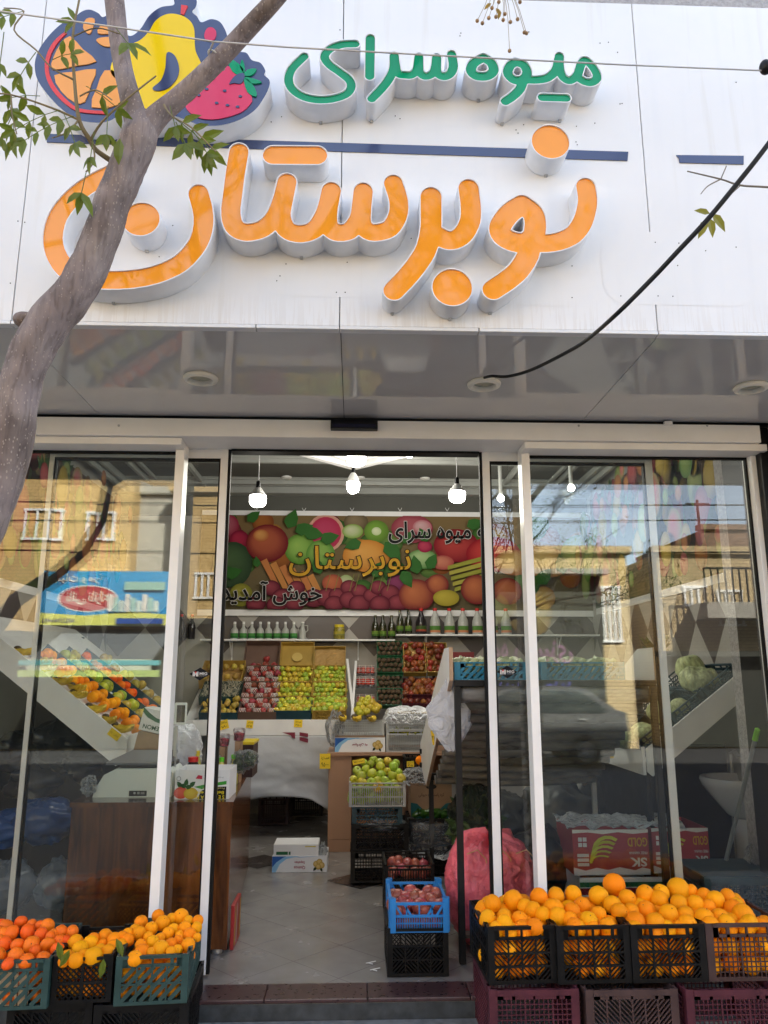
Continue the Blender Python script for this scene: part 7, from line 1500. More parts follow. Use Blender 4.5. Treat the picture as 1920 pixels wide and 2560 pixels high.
# left group
ZL = .287
TA = rim_crate('fruit_crate', 'faded teal crate of bright tangerines at the left edge', (-62, 2413), (130, 2388), (40, 2514), 'diag', MT['crate_teal'], ZL, .42, 'citrus crates left of the doorway', rz=R(4), fixz=.125)
TM = rim_crate('fruit_crate', 'black lattice crate of leafy oranges between the two teal crates', (131, 2397), (286, 2380), (200, 2500), 'lattice', MT['crate_black'], ZL, .36, 'citrus crates left of the doorway', dip=1, rz=R(4), fixz=.13)
TB = rim_crate('fruit_crate', 'faded teal crate heaped with mandarins beside the doorway', (290, 2394), (473, 2383), (380, 2500), 'diag', MT['crate_teal'], ZL, .46, 'citrus crates left of the doorway', rz=R(5), fixz=.125)
L_ = {'a': ('tangerine', [(10, 325, 42), (45, 340, 52), (80, 395, 60), (155, 312, 50), (235, 325, 40), (203, 385, 56), (350, 340, 52), (303, 403, 52), (375, 420, 42), (130, 480, 52), (235, 478, 58), (353, 480, 56), (258, 523, 48), (120, 565, 64), (195, 600, 60), (320, 580, 54), (452, 383, 50), (535, 382, 45), (440, 450, 45), (495, 445, 40), (425, 510, 52), (0, 440, 34), (40, 470, 50), (30, 400, 50), (300, 340, 40), (400, 400, 40), (-30, 380, 50), (60, 620, 50), (-10, 560, 55)], 'bright tangerine heaped on the left edge teal crate', 'tangerines on the left edge crate', 590),
      'm': ('orange', [(560, 465, 60), (595, 512, 62), (668, 472, 60), (690, 440, 50), (778, 418, 52), (757, 472, 34), (848, 450, 62), (500, 565, 50), (560, 595, 56), (690, 570, 76), (800, 535, 60), (470, 605, 45), (838, 500, 55), (625, 560, 50), (740, 520, 50), (900, 480, 44)], 'leafy orange heaped on the black lattice crate', 'oranges on the black lattice crate', 600),
      'b': ('mandarin', [(905, 425, 44), (948, 445, 48), (945, 400, 45), (1000, 370, 45), (1045, 312, 48), (1030, 395, 54), (1120, 360, 50), (1170, 265, 45), (1203, 320, 55), (1270, 285, 38), (1340, 272, 60), (1395, 302, 38), (1465, 302, 42), (1285, 362, 42), (1368, 357, 50), (1455, 352, 42), (1245, 397, 45), (1330, 412, 38), (1405, 407, 52), (1460, 425, 34), (1042, 482, 48), (1130, 462, 48), (1185, 432, 42), (1190, 512, 65), (1265, 477, 48), (1320, 452, 42), (1392, 482, 54), (1050, 532, 55), (1115, 537, 40), (1265, 532, 38), (1315, 517, 38), (1000, 582, 56), (1100, 420, 40)], 'small mandarin heaped on the teal crate beside the doorway', 'mandarins on the teal crate by the doorway', 585)}
for k, (kind, pts, lab, grp, yb) in L_.items():
    for x, y, r in pts:
        px, py = R5z(x, y); p = P(px, py, -.545 + (yb - y) / 300 * .34); fruit(kind, p, r * .33755 / FPX * (p - CAM).dot(FW) * .97, lab, grp)
for (o, M, w_, h, zb2), kind, lab, nx in ((TA, 'tangerine', 'tangerine showing through the left edge teal crate', 5), (TM, 'orange', 'orange showing through the black lattice crate', 4), (TB, 'mandarin', 'mandarin showing through the teal crate beside the doorway', 5)):
    for lv in (.035, .09): fill(kind, M, w_ - .03, .30, lv, .028, nx, 5, lab, lab.replace(' showing through', 's inside') + ' group', y0=.012, jit=.15, skip=.05)
o, M, w_, h, zb2 = TA; m = MB(M); m.box(-w_ / 2 + .01, -w_ / 2 + .14, .012, .02, .01, h - .01); m.box(-w_ / 2 + .145, w_ / 2 - .07, .012, .018, .01, h * .68); m.build('cardboard_liner', mat('pale_board', (.6, .42, .25), .7, .1), o, off=(0, 0, 0)).matrix_parent_inverse = Euler((0, 0, R(4))).to_matrix().to_4x4().inverted() @ Matrix.Translation(-Vector(o.location))
for px, py, ang in ((150, 2378, 100), (163, 2395, 60), (256, 2420, 80), (300, 2368, 110)):
    c = P(px, py, -.6); m = MB(); d = Vector((math.cos(R(ang)), 0, math.sin(R(ang)))) * .035; n_ = Vector((-d.z, 0, d.x)) * .35; m.add([c - d, c - d * .3 + n_, c + d * .4 + n_ * .8 + Vector((0, -.008, 0)), c + d + Vector((0, -.012, 0)), c + d * .4 - n_ * .8, c - d * .3 - n_], [(0, 1, 2, 3), (0, 3, 4, 5)])
    single(m, 'orange_leaf', MT['leaf'], 'small green citrus leaf stuck among the oranges of the lattice crate', 'leaf', 'citrus leaves in the lattice crate')
for a, b, lab in (((20, 2512), (232, 2506), 'black patterned crate under the left citrus crates, at the left edge'), ((236, 2512), (470, 2506), 'black patterned crate under the left citrus crates, beside the step')):
    rim_crate('plastic_crate', lab, a, b, None, 'chev', MT['crate_black'], .122, .42, 'black crates under the left citrus crates', rz=R(3), fixz=-.249, rim=.08)

# ------------------------------------------------------------------ street tree in front of the fascia
YT = -1.75
def tp(q, Y=YT, dy=0): p = P(q[0], q[1], Y + dy); return p
def rr(q, r, Y=YT): return r / FPX * (P(q[0], q[1], Y) - CAM).dot(FW)
def limb(m, pts, Y=YT, n=16, k=6):
    sp = smooth_pts([(x, y, r, d) for x, y, r, d in pts], k); m.tube([P(x, y, Y + d) for x, y, r, d in sp], [r / FPX * (P(x, y, Y + d) - CAM).dot(FW) for x, y, r, d in sp], n)
tr = thing('street_tree', 'grey barked forked street tree leaning across the left of the shop sign', 'tree', (P(-130, 1480, YT).x - .26, YT, -.25))
m = MB(); b0 = P(-20, 1330, YT)
limb(m, [(-130, 1480, 62, 0), (-58, 1335, 59, 0), (-2, 1200, 56, 0), (30, 1080, 53, 0), (50, 970, 50, 0), (78, 885, 50, 0), (118, 812, 52, 0), (172, 748, 49, 0), (216, 680, 46, 0), (250, 600, 44, 0), (285, 500, 43, 0), (318, 420, 43, 0), (346, 352, 44, 0), (352, 318, 38, 0), (353, 285, 22, .0)], n=28)
e = P(-130, 1480, YT); m.tube([(e.x - .26, YT, -.26), (e.x - .22, YT, 0), (e.x - .14, YT, .6), e], [.09, .075, .066, .06], 28)
kn = P(62, 800, YT); m.ball(kn, .03, 14, 9, (1, 1, .7))
sm_ = [0]
for i, p in enumerate(m.v): m.v[i] = p + Vector((mnoise.noise(p * 16), mnoise.noise(p * 16 + Vector((9, 0, 0))), 0)) * .005 + Vector((mnoise.noise(p * 45), mnoise.noise(p * 45 + Vector((9, 0, 0))), 0)) * .002
m.build('trunk', MT['bark'], tr, smooth=True, ang=180)
m = MB(); limb(m, [(352, 335, 36, 0), (330, 262, 27, 0), (304, 150, 23, .02), (286, 0, 24, .05), (272, -150, 22, .1), (250, -400, 18, .2)], n=20); m.build('branch', MT['bark'], tr, smooth=True, ang=80)
m = MB(); limb(m, [(348, 345, 36, 0), (392, 292, 28, 0), (448, 243, 24, 0), (525, 172, 23, -.02), (631, 60, 22, -.05), (705, -22, 21, -.1), (830, -180, 22, -.1), (1000, -420, 17, 0)], n=20)
c = P(538, 140, YT - .03); m.build('branch', MT['bark'], tr, smooth=True, ang=80)
tw = MB(); tq = [[(278, 402, 7, 0), (240, 375, 6, -.03), (225, 350, 6, -.05), (198, 300, 5, -.08), (186, 200, 4, -.1), (182, 90, 3, -.12), (198, 0, 2.5, -.1), (212, -80, 2, -.1)], [(198, 300, 3, -.08), (130, 270, 2.5, -.1), (28, 237, 2, -.12), (-40, 235, 2, -.1)], [(226, 352, 4, -.05), (255, 305, 3, -.08), (320, 245, 2.5, -.1), (390, 190, 2, -.1)],
      [(186, 200, 2.5, -.1), (130, 170, 2, -.12), (90, 125, 2, -.12), (35, 75, 2, -.12), (60, 28, 1.5, -.12), (10, 20, 1.5, -.1)], [(28, 237, 2, -.12), (30, 285, 1.5, -.12), (42, 335, 1.5, -.12)], [(232, 360, 2.5, -.04), (236, 400, 2, -.05), (215, 430, 2, -.06)], [(186, 90, 2, -.12), (240, 70, 1.5, -.14), (300, 85, 1.5, -.14)], [(410, 262, 3, -.05), (430, 290, 2, -.1), (480, 320, 2, -.12), (540, 380, 1.5, -.12)], [(200, 240, 2, -.1), (240, 225, 2, -.13), (280, 250, 1.5, -.15)], [(196, 300, 2.5, -.08), (170, 330, 2, -.1), (130, 345, 1.5, -.1)]]
for q in tq: limb(tw, q, n=6, k=4)
tw.build('twigs', mat('young_twig', (.2, .15, .07), .7, .15), tr, smooth=True)
lf = MB()
def leaflet(m, p, d, L, nrm, w=.38):
    d = d.normalized(); s = d.cross(nrm).normalized(); n_ = nrm
    a = p; q1 = p + d * L * .3; q2 = p + d * L * .65; e = p + d * L - n_ * L * .12
    m.add([a, q1 + s * L * w * .5 + n_ * L * .06, q2 + s * L * w * .42 + n_ * L * .03, e, q2 - s * L * w * .42 + n_ * L * .03, q1 - s * L * w * .5 + n_ * L * .06, q1, q2 - n_ * L * .03], [(0, 6, 1), (1, 6, 7, 2), (2, 7, 3), (0, 5, 6), (5, 4, 7, 6), (4, 3, 7)])
def spray(x, y, ang, L, pairs, size, dy=-.1, Y=YT, m=None, droop=.6):
    m = m or lf; p = P(x, y, Y + dy); sc = (p - CAM).dot(FW) / FPX; d = (RT * math.cos(R(ang)) + UP * math.sin(R(ang)) + FW * rnd.uniform(-.4, .4)).normalized(); n_ = (-FW + UP * rnd.uniform(-.5, .7) + RT * rnd.uniform(-.5, .5)).normalized()
    pr_ = p
    for k in range(pairs):
        t = (k + 1) / pairs; q = p + d * L * sc * t - Vector((0, 0, 1)) * (L * sc * .25 * t * t); m.tube([pr_, q], .0012, 4, False); pr_ = q
        for s in (1, -1):
            side = d.cross(n_).normalized() * s; dd = d * .5 + side * .9 - Vector((0, 0, droop)) * rnd.uniform(.3, 1.2); leaflet(m, q, dd, size * sc * rnd.uniform(.8, 1.15), (n_ + Vector((rnd.uniform(-.5, .5), rnd.uniform(-.3, .3), rnd.uniform(-.4, .4)))).normalized())
    leaflet(m, pr_, d - Vector((0, 0, droop * .6)), size * sc, n_)
for q in ((150, 275, -160, 110, 3, 44), (185, 290, 200, 120, 4, 46), (160, 285, -60, 80, 2, 44), (215, 215, -20, 80, 2, 44), (100, 240, 170, 70, 2, 42), (28, 240, -80, 95, 3, 50), (30, 290, -120, 50, 1, 48), (90, 130, 215, 60, 2, 48), (130, 150, 20, 60, 2, 42), (60, 28, 200, 95, 4, 40), (10, 80, -110, 60, 1, 40),
          (430, 292, -30, 110, 4, 56), (440, 305, -60, 60, 1, 52), (425, 265, -70, 50, 1, 46), (480, 325, -50, 60, 2, 52), (215, 432, -110, 40, 1, 54), (205, 55, 160, 20, 1, 46), (290, 70, -45, 50, 1, 56), (300, 345, -95, 10, 0, 70), (235, 330, -100, 50, 1, 44), (270, 265, -90, 60, 1, 46), (0, 215, -60, 50, 1, 42)): spray(*q)
lf.build('foliage', MT['leaf'], tr)
# crown above the picture, seen mirrored in the letters and panes
cr = MB(); cl_ = MB()
def grow(m, lm, p, d, L, r, lev, nleaf, sz=.06, berry=None):
    d = d.normalized(); q = p + d * L * .5 + Vector((rnd.gauss(0, .05), rnd.gauss(0, .05), .02)) * L; e = p + d * L + Vector((rnd.gauss(0, .08), rnd.gauss(0, .08), .03)) * L
    m.tube([p, q, e], [r, r * .85, r * .65], 6 if r < .02 else 9)
    if lev <= 1:
        for k in range(nleaf):
            a = p + (e - p) * rnd.random() + Vector((rnd.gauss(0, .06), rnd.gauss(0, .06), rnd.gauss(0, .06))); dd = Vector((rnd.gauss(0, 1), rnd.gauss(0, 1), rnd.gauss(-.5, .7))); leaflet(lm, a, dd, sz * rnd.uniform(.7, 1.3), Vector((rnd.gauss(0, 1), rnd.gauss(0, 1), rnd.gauss(0, 1))).normalized(), .34)
    if lev == 0: return
    for k in range(3 if lev > 1 else 2):
        ax = Vector((rnd.gauss(0, 1), rnd.gauss(0, 1), rnd.gauss(0, .6))); grow(m, lm, e if k else q, (d + ax * .42 + Vector((0, 0, .12))), L * rnd.uniform(.62, .82), r * .62, lev - 1, nleaf, sz)
a = P(250, -400, YT + .2); grow(cr, cl_, a, Vector((-.2, .1, 1)), .7, .022, 4, 5); a = P(1000, -420, YT); grow(cr, cl_, a, Vector((.5, -.3, .8)), .7, .02, 4, 5)
cr.build('upper_limbs', MT['bark'], tr, smooth=True); cl_.build('upper_foliage', MT['leaf'], tr)
# a leafy twig and hanging berries reach in from another tree beyond the frame
t2 = thing('bare_twig', 'bare twig with a few yellow green leaves reaching in at the right', 'twig', P(1960, 475, -1.6)); m = MB(); limb(m, [(2050, 478, 3, 0), (1920, 468, 2.6, 0), (1850, 463, 2.4, 0), (1802, 448, 2, 0), (1718, 428, 1.6, 0)], Y=-1.6, n=6); limb(m, [(1802, 448, 1.6, 0), (1816, 415, 1.4, 0)], Y=-1.6, n=6); limb(m, [(1802, 448, 1.6, 0), (1770, 465, 1.4, 0), (1752, 485, 1.2, 0)], Y=-1.6, n=6); limb(m, [(1852, 463, 1.6, 0), (1800, 510, 1.5, 0), (1772, 540, 1.4, 0)], Y=-1.6, n=6); m.build('stem', mat('twig_grey', (.2, .17, .13), .8, .1), t2)
m = MB()
for x, y, ang, L in ((1775, 534, 165, 40), (1780, 534, -50, 56), (1774, 545, -78, 48), (1766, 548, -112, 50)): p = P(x, y, -1.6); sc = (p - CAM).dot(FW) / FPX; leaflet(m, p, RT * math.cos(R(ang)) + UP * math.sin(R(ang)), L * sc, (-FW + UP * .2).normalized(), .42)
m.build('leaf_cluster', leaf_mat('yellowing_leaf', (.2, .2, .03)), t2)
t2 = thing('berry_spray', 'hanging spray of dried brown berries at the top of the picture', 'berries', P(1250, -20, -1.6)); m = MB(); bm = MB()
for x, y in ((1193, 52), (1206, 58), (1222, 45), (1240, 42), (1258, 50), (1276, 55), (1294, 48), (1311, 81), (1316, 83), (1300, 5), (1262, 35), (1247, 5), (1274, 127), (1230, 20)):
    a = P(1250 + (x - 1250) * .4, -30, -1.6); b = P(x, y, -1.6); m.tube([a, (a + b) / 2 + Vector((.004, 0, 0)), b], .0009, 5); bm.ball(b, .0062, 9, 7)
m.build('stalks', mat('dry_stalk', (.3, .22, .12), .8, .1), t2); bm.build('berries', mat('dry_berry', (.36, .22, .1), .6, .3, 40), t2, smooth=True)
m = MB()
for x, y, ang in ((1240, 20, -60), (1250, 25, -100), (1228, 8, -140)): p = P(x, y, -1.6); leaflet(m, p, RT * math.cos(R(ang)) + UP * math.sin(R(ang)), .03, -FW, .4)
m.build('leaf_cluster', leaf_mat('ochre_leaf', (.3, .2, .04)), t2)
# wires
m = MB(); pts = [(-260, 0, -1.95), (0, 28, -1.92), (269, 65, -1.9), (534, 104, -1.87), (720, 118, -1.86), (1100, 139, -1.85), (1560, 162, -1.85), (1920, 177, -1.85), (2300, 190, -1.85)]
m.tube([P(*q) for q in pts], .0022, 8); wi = single(m, 'steel_wire', MT['steel'], 'thin grey steel wire stretched across the sign and tied to the tree', 'wire')
m = MB(); c0 = P(541, 150, YT - .02)
ax = (P(620, 66, YT) - P(470, 205, YT)).normalized(); u = ax.cross(Vector((0, 1, 0))).normalized(); v = ax.cross(u); m.tube([c0 + (u * math.cos(R(20 * k)) + v * math.sin(R(20 * k))) * .03 for k in range(19)], .0028, 6); m.tube([c0 + u * .03, P(534, 104, -1.87)], .0025, 6)
single(m, 'tie_loop', mat('pale_string', (.5, .48, .42), .8, .1), 'loop of pale string tying the wire to the right branch', 'string')
m = MB(); m.ball(P(1914, 168, -1.85), .017, 16, 10, (1, 1, 1.3)); single(m, 'wire_insulator', MT['black'], 'black insulator ball on the steel wire at the right edge', 'insulator', smooth=True)
cq = [(1211, 944, .0), (1230, 940, .06), (1269, 941, .12), (1330, 924, .17), (1422, 878, .2), (1473, 845, .24), (1546, 781, .34), (1634, 693, .42), (1693, 630, .47), (1766, 552, .52), (1839, 464, .56), (1920, 361, .6), (2060, 170, .65)]
pts = []
for x, y, off in cq:
    p = PZ(x, y, ZS - .006); yy = max(p.y - off, -1.95) if y > 823 else -1.25 - off; pts.append(P(x, y, yy) if off else PZ(x, y, ZS - .012))
sp = smooth_pts([tuple(p) for p in pts], 6); m = MB(); m.tube(sp, [.0058 + .0012 * min(1, k / 40) for k in range(len(sp))], 10); single(m, 'black_cable', MT['black_metal'], 'thick black cable running from a soffit light up to the right', 'cable', smooth=True)

# ------------------------------------------------------------------ the far side of the street, seen mirrored in the glass
def Q(px, py, L): p = P(px, py, L); return Vector((p.x, -L, p.z))     # where a mirrored point really stands
def brick(name, c1, c2, sc=1.):
    m, t, b = nmat(name); N = t.nodes.new; L = t.links.new; tc = N('ShaderNodeTexCoord'); mp = N('ShaderNodeMapping'); mp.inputs['Rotation'].default_value = (R(90), 0, 0); L(tc.outputs['Object'], mp.inputs[0])
    k = N('ShaderNodeTexBrick'); k.inputs['Color1'].default_value = (*c1, 1); k.inputs['Color2'].default_value = (*c2, 1); k.inputs['Mortar'].default_value = (c1[0] * .55, c1[1] * .52, c1[2] * .5, 1); k.inputs['Scale'].default_value = 3.2 * sc; k.inputs['Mortar Size'].default_value = .03; L(mp.outputs[0], k.inputs[0])
    L(k.outputs[0], b.inputs['Base Color']); b.inputs['Roughness'].default_value = .85; return m
MT['ybrick'] = brick('yellow_brick', (.62, .43, .19), (.55, .37, .15)); MT['bbrick'] = brick('beige_brick', (.58, .45, .26), (.5, .38, .2)); MT['gplaster'] = mat('grey_plaster', (.34, .32, .28), .9, .15)
MT['pane_dark'] = mat('dark_window_glass', (.05, .06, .06), .1, .1, spec=.8); MT['shade'] = mat('painted_shopfront_shade', (.022, .025, .018), .6, .2); MT['awning'] = mat('grey_awning', (.09, .1, .11), .8, .15)  # shade of the open shopfronts is put into a near-black colour
LO = 14.
def house(label, px0, px1, pyt, mt, wins=(), L=LO, depth=6, name='town_house'):
    a, b = Q(px0, pyt, L), Q(px1, pyt, L); t = thing(name, label, 'building', ((a.x + b.x) / 2, -L, -.25), 'buildings across the street')
    m = MB(); m.box(a.x, b.x, -L - depth, -L, -.3, a.z); m.build('walls', mt, t); m = MB(); m.box(a.x - .1, b.x + .1, -L - .2, -L + .12, a.z, a.z + .18); m.build('coping', mt, t)
    for (x0, y0, x1, y1) in wins:
        c, d = Q(x0, y1, L), Q(x1, y0, L); m = MB(); m.box(c.x - .05, d.x + .05, -L + .002, -L + .06, c.z - .05, c.z); m.box(c.x - .05, d.x + .05, -L + .002, -L + .06, d.z, d.z + .05)
        n = 3
        for k in range(n + 1): xx = c.x + (d.x - c.x) * k / n; m.box(xx - .025, xx + .025, -L + .003, -L + .05, c.z + .0005, d.z - .0005)
        o = m.build('window', MT['white_metal'], t); m = MB(); m.box(c.x, d.x, -L + .004, -L + .02, c.z, d.z); m.build('pane', MT['pane_dark'], o, off=(0, 0, 0)).location = -Vector((0, 0, 0)); 
    return t, a, b
house('tall yellow brick house across the street with a shop below', -700, 346, 1040, MT['ybrick'], ((60, 1278, 155, 1345), (215, 1285, 285, 1345), (-300, 1280, -150, 1345)))
t, a, b = house('grey plastered gable house across the street', 346, 432, 1235, MT['gplaster'], L=LO + .6)
m = MB(); m.prism([(a.x, a.z), (b.x, a.z), (a.x, Q(346, 1185, LO).z)], lambda x, z: (x, -LO - .6, z), lambda x, z: (x, -LO - 5, z)); m.build('gable', MT['gplaster'], t)
house('low yellow brick house across the street facing the doorway', 434, 1100, 1228, MT['ybrick'], ((485, 1435, 535, 1490), (600, 1400, 680, 1480), (750, 1400, 830, 1480), (900, 1400, 980, 1480)))
t, a, b = house('single storey brick shop across the street with a deep shaded front', 1102, 1566, 1382, MT['bbrick'], ((1515, 1470, 1545, 1600),))
c, d = Q(1110, 1720, LO), Q(1498, 1440, LO); m = MB(); m.box(c.x, d.x, -LO + .002, -LO + .08, -.25, d.z); m.build('shopfront', MT['shade'], t); m = MB(); m.box(c.x - .1, d.x + .1, -LO + .085, -LO + .5, d.z, d.z + .12); m.build('canopy_edge', MT['gplaster'], t)  # flat near-black box stands for the shaded shop opening
p = Print().frame(((c.x + d.x) / 2, -LO + .084, d.z), (-1, 0, 0), (0, 0, 1), .004); w_ = (d.x - c.x) / 2
p.disc(-.1 * w_, -.9, .5, (.2, .16, .06), (.13, .09, .03)); p.disc(.35 * w_, -.8, .4, (.16, .17, .07), (.1, .1, .03)); p.text(fa('میوه و سبزی'), 0, -1.75, .5, (.2, .1, .18), .02, w_ * 1.2); p.text(fa('با مدیریت جدید'), 0, -2.5, .4, (.1, .1, .3), .02, w_ * 1.2); p.build('signboard', MT['print'], t)
t, a, b = house('pale brick house across the street with an iron balcony', 1640, 1990, 1385, MT['bbrick'], ((1712, 1470, 1760, 1510), (1800, 1480, 1850, 1560)))
c, d = Q(1765, 1545, LO - .8), Q(1990, 1500, LO - .8); m = MB(); m.box(c.x, d.x, -LO + .001, -LO + .9, c.z, c.z + .35); m.build('balcony', MT['gplaster'], t)
m = MB(); z0 = d.z + .5
for k in range(14): xx = c.x + (d.x - c.x) * k / 13; m.bar((xx, -LO + .88, c.z + .35), (xx, -LO + .88, c.z + 1.1), .03)
m.bar((c.x, -LO + .88, c.z + 1.1), (d.x, -LO + .88, c.z + 1.1), .04); m.build('railing', MT['black_metal'], t)
a = Q(1742, 1250, LO + 1); m = MB(); m.bar((a.x, -LO - 1, Q(1742, 1385, LO).z - .02), a, .05); m.bar(a - Vector((.3, 0, .1)), a + Vector((.3, 0, -.1)), .03); m.build('antenna', MT['black_metal'], t)
house('brown roofed house rising behind the pale brick house', 1752, 2100, 1325, mat('brown_render', (.2, .13, .09), .9, .2), L=LO + 7)
house('plain brick house across the street at the far left', -1600, -704, 1180, MT['bbrick']); house('plain brick house across the street at the far right', 1995, 2900, 1330, MT['ybrick'])
# blue signboard, awning and the strip under it
c, d = Q(97, 1562, LO - .5), Q(424, 1428, LO - .5); sb = thing('shop_signboard', 'wide blue printed signboard over the shop across the street', 'signboard', ((c.x + d.x) / 2, -LO + .5, c.z))
m = MB(); m.box(c.x, d.x, -LO + .001, -LO + .5, c.z, d.z); m.build('box', MT['white_metal'], sb); p = Print().frame(((c.x + d.x) / 2, -LO + .501, (c.z + d.z) / 2), (-1, 0, 0), (0, 0, 1), .004); W, H = (d.x - c.x) / 2, (d.z - c.z) / 2
p.rect(-W, -H, W, H, (.02, .2, .42), (.03, .25, .5)); p.shape([(-W, -H), (W, -H), (W, -.55 * H), (.3 * W, -.65 * H), (-.4 * W, -.5 * H), (-W, -.6 * H)], (.5, .5, .12))
p.disc(.28 * W, -.02 * H, .48 * W, (.6, .6, .6), (.55, .55, .55), .5 * H); p.disc(.28 * W, -.02 * H, .45 * W, (.4, .08, .08), (.3, .03, .05), .46 * H); p.text(fa('نانی نازله'), .28 * W, 0, .5 * H, (.65, .6, .5), .02, .66 * W)
p.text(fa('لبنیات و مرغ'), .45 * W, .68 * H, .42 * H, (.65, .65, .6), .02, .8 * W); p.text('04023744-440', .7 * W, -.83 * H, .16 * H, (.05, .05, .2), .0, .5 * W)
for k in range(9): x = -.85 * W + k * .09 * W; p.rect(x, -.5 * H, x + .075 * W, (-.1 + .12 * (k % 3)) * H, ((.5, .55, .5), (.3, .45, .4), (.6, .55, .5))[k % 3])
p.rect(-.95 * W, .3 * H, -.3 * W, .6 * H, (.25, .4, .35)); p.rect(-W * .95, -.95 * H, -.2 * W, -.75 * H, (.02, .06, .25)); p.build('printed_face', MT['print'], sb)
c, d = Q(65, 1650, LO - 2), Q(424, 1568, LO - .5); aw = thing('shop_awning', 'dark grey sloping awning below the blue signboard across the street', 'awning', ((c.x + d.x) / 2, -LO, c.z))
m = MB(); m.prism([(-LO + .05, d.z - .02), (-LO + 1.9, c.z + .02), (-LO + 1.9, c.z - .03), (-LO + .05, d.z - .08)], lambda y, z: (c.x, y, z), lambda y, z: (d.x, y, z)); m.build('cloth', MT['awning'], aw)
e = Q(20, 1692, LO - 2); m = MB(); m.box(c.x, d.x, -LO + 1.905, -LO + 1.93, e.z, c.z + .02); m.build('valance', mat('striped_valance', (.42, .46, .36), .7, .3, 2), aw); p = Print().frame(((c.x + d.x) / 2, -LO + 1.931, (e.z + c.z) / 2), (-1, 0, 0), (0, 0, 1), .004); h_ = (c.z - e.z) / 2; p.rect(-W, -h_, W, -.2 * h_, (.35, .45, .15)); p.rect(-W, .4 * h_, W, h_, (.1, .35, .38)); p.text(fa('میوه فروشی میهن'), 0, .1 * h_, h_ * .9, (.2, .08, .1), .01, W * .9); p.build('lettering', MT['print'], aw)
c, d = Q(-260, 1700, LO), Q(424, 1568, LO); m = MB(); m.box(c.x, d.x, -LO + .002, -LO + .03, -.25, d.z - .1); t = single(m, 'painted_shade_front', MT['gap'] if 'gap' in MT else MT['shade'], 'dark open shopfront under the awning across the street', 'shopfront')  # shade under the awning painted as a dark slab
# parked white car on the far side
YC = -11.8
cx_ = Q(1290, 1760, 11.8).x; car = thing('parked_car', 'white car parked on the far side of the street', 'car', (cx_, YC, -.285))
Lc, Wc = 3.6, 1.5; zq = -.285; X0 = cx_ - 2.0
prof = [(0, .28), (.02, .62), (.1, .72), (.95, .86), (1.5, 1.28), (1.65, 1.33), (2.75, 1.33), (2.95, 1.27), (3.4, .95), (3.58, .9), (3.62, .5), (3.58, .28)]
m = MB(); m.prism([(X0 + x, zq + z) for x, z in prof], lambda x, z: (x, YC, z), lambda x, z: (x, YC + Wc, z)); m.build('body', mat('white_car_paint', (.12, .123, .126), .3, .03, coat=.15), car, bev=.04)
for q in ([(1.05, .9), (1.55, 1.25), (2.1, 1.27), (2.1, .9)], [(2.16, .9), (2.16, 1.27), (2.8, 1.25), (3.25, .95), (3.2, .9)]):
    m = MB(); m.prism([(X0 + x, zq + z) for x, z in q], lambda x, z: (x, YC + Wc + .001, z), lambda x, z: (x, YC + Wc + .012, z)); m.build('side_window', MT['pane_dark'], car)
for x in (.72, 2.85):
    for y in (YC + .02, YC + Wc - .18):
        M = Matrix.Translation((X0 + x, y + .1, zq + .27)) @ Matrix.Rotation(R(-90), 4, 'X'); m = MB(M); m.lathe([(.12, -.1), (.25, -.1), (.27, -.07), (.27, .085), (.25, .11), (.17, .11), (.16, .09), (1e-4, .09)], 28); o = m.build('wheel', MT['rubber'], car, smooth=True); m = MB(M)
        for k in range(7): a = 2 * math.pi * k / 7; m.bar((0, 0, .095), (math.cos(a) * .16, math.sin(a) * .16, .1), .035, .014)
        m.lathe([(.17, .10), (.155, .118), (.15, .10)], 28); m.build('rim', MT['steel'], o, off=car.location)
m = MB()
for x in (1.95, 2.75): m.box(X0 + x, X0 + x + .14, YC + Wc + .001, YC + Wc + .03, zq + .78, zq + .805)
m.build('door_handle', MT['steel'], car)
# neighbours that keep this side of the street in shade
for x0, x1, lab in ((4.21, 30, 'long plain neighbouring building to the right of the shop'), (-30, -4.21, 'long plain neighbouring building to the left of the shop')):
    m = MB(); m.box(x0, x1, -.3, 8, -.3, 9.2); single(m, 'neighbour_building', MT['concrete'], lab, 'building', 'neighbouring buildings')
m = MB(); m.box(-4.2, 4.2, .42, 8, ZS + .9, 9.19); m.build('upper_storeys', MT['concrete'], shop)
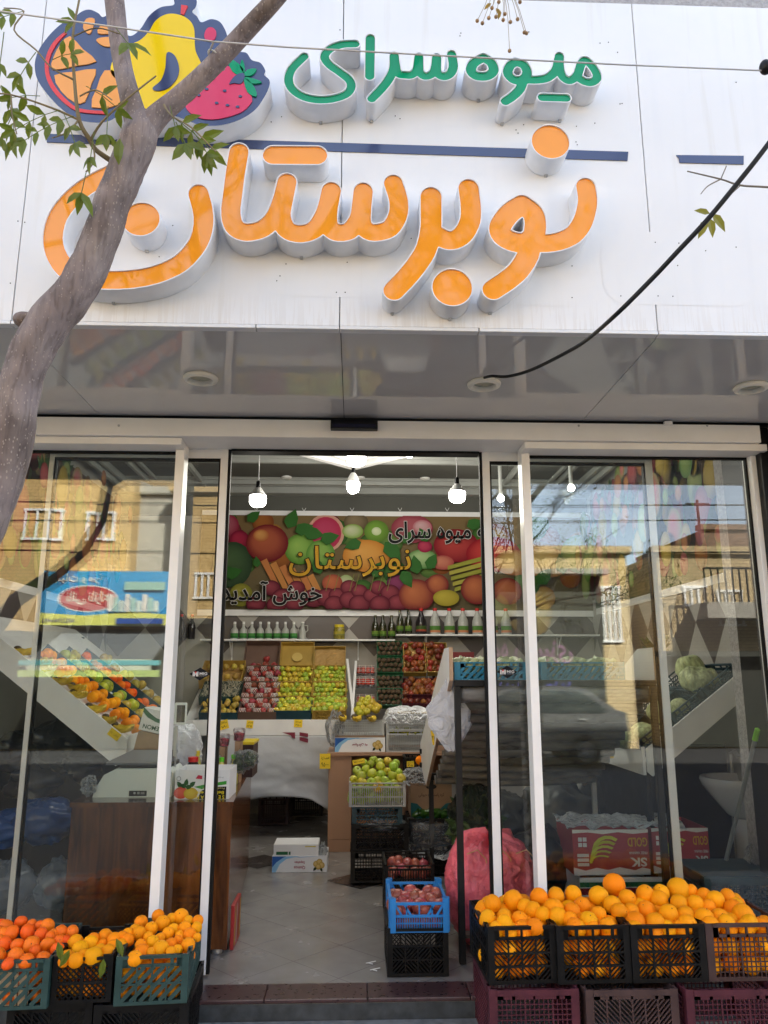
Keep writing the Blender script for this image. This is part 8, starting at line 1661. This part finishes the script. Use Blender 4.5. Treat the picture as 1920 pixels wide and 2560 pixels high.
# street trees behind the camera
def street_tree(label, base, pts, r0, lev, seed, nleaf=4, sz=.05, dirs=None):
    global rnd
    keep = rnd; rnd = random.Random(seed); t = thing('street_tree', label, 'tree', base, 'other street trees'); m = MB(); l = MB()
    m.tube([base] + pts, [r0 * (1 - .35 * i / len(pts)) for i in range(len(pts) + 1)], 10)
    for d in dirs: grow(m, l, pts[-1], Vector(d), .85, r0 * .42, lev, nleaf, sz)
    m.build('trunk', MT['bark'], t, smooth=True); l.build('crown', MT['leaf'], t); rnd = keep
LB = 2.6
pts = [Q(-60, 1640, LB), Q(40, 1500, LB), Q(130, 1440, LB), Q(205, 1375, LB), Q(250, 1300, LB), Q(268, 1215, LB)]; b = Vector((pts[0].x - .2, -LB, -.25))
street_tree('leaning bare street tree left of the camera, mirrored in the left window', b, pts, .07, 4, 11, 2, .042, ((.1, -.2, 1), (.8, .1, .5), (-.5, 0, .8)))
b = Q(1190, 1700, 4.2); b.z = -.25; street_tree('twiggy street tree behind the camera, mirrored in the right window', b, [b + Vector((.05, 0, 1)), b + Vector((0, .1, 1.9))], .05, 5, 5, 2, .042, ((.5, 0, .8), (-.4, .2, 1), (.9, -.2, .45), (.1, -.5, 1)))
b = Vector((-.6, -5.2, -.25)); street_tree('tall street tree behind the camera, mirrored in the orange letters', b, [b + Vector((.1, 0, 1.6)), b + Vector((.2, .2, 3.2))], .1, 4, 21, 5, .08, ((.6, .3, .8), (-.7, .3, .8), (0, .6, 1), (.2, -.5, 1)))
b = Vector((1.9, -4.6, -.25)); street_tree('slim street tree behind the camera on the right', b, [b + Vector((0, 0, 1.8)), b + Vector((-.1, .1, 3.3))], .08, 4, 23, 5, .08, ((.5, .4, .8), (-.7, .3, .8), (0, .5, 1)))
for k, (ya, yb) in enumerate(((1372, 1378), (1250, 1262), (1300, 1296))):
    m = MB(); a, b = Q(-400, ya, 7 + k), Q(2400, yb, 7 + k); m.tube([a, (a + b) / 2 - Vector((0, 0, .05)), b], .012, 6); single(m, 'overhead_wire', MT['black_metal'], ('lowest', 'highest', 'middle')[k] + ' of three black overhead wires along the street', 'wire', 'overhead wires along the street')
car.scale = (1.05, 1.05, 1.05)
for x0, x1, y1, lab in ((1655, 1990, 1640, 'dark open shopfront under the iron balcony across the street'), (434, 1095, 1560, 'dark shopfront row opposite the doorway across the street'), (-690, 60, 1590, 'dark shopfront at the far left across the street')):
    c, d = Q(x0, 1750, LO), Q(x1, y1, LO); m = MB(); m.box(c.x, d.x, -LO + .003, -LO + .06, -.25, d.z); m.box(c.x - .1, d.x + .1, -LO + .0605, -LO + .4, d.z - .02, d.z + .1); single(m, 'painted_shade_front', MT['shade'], lab, 'shopfront')  # dark slabs paint the shaded lower storeys, no real shutters
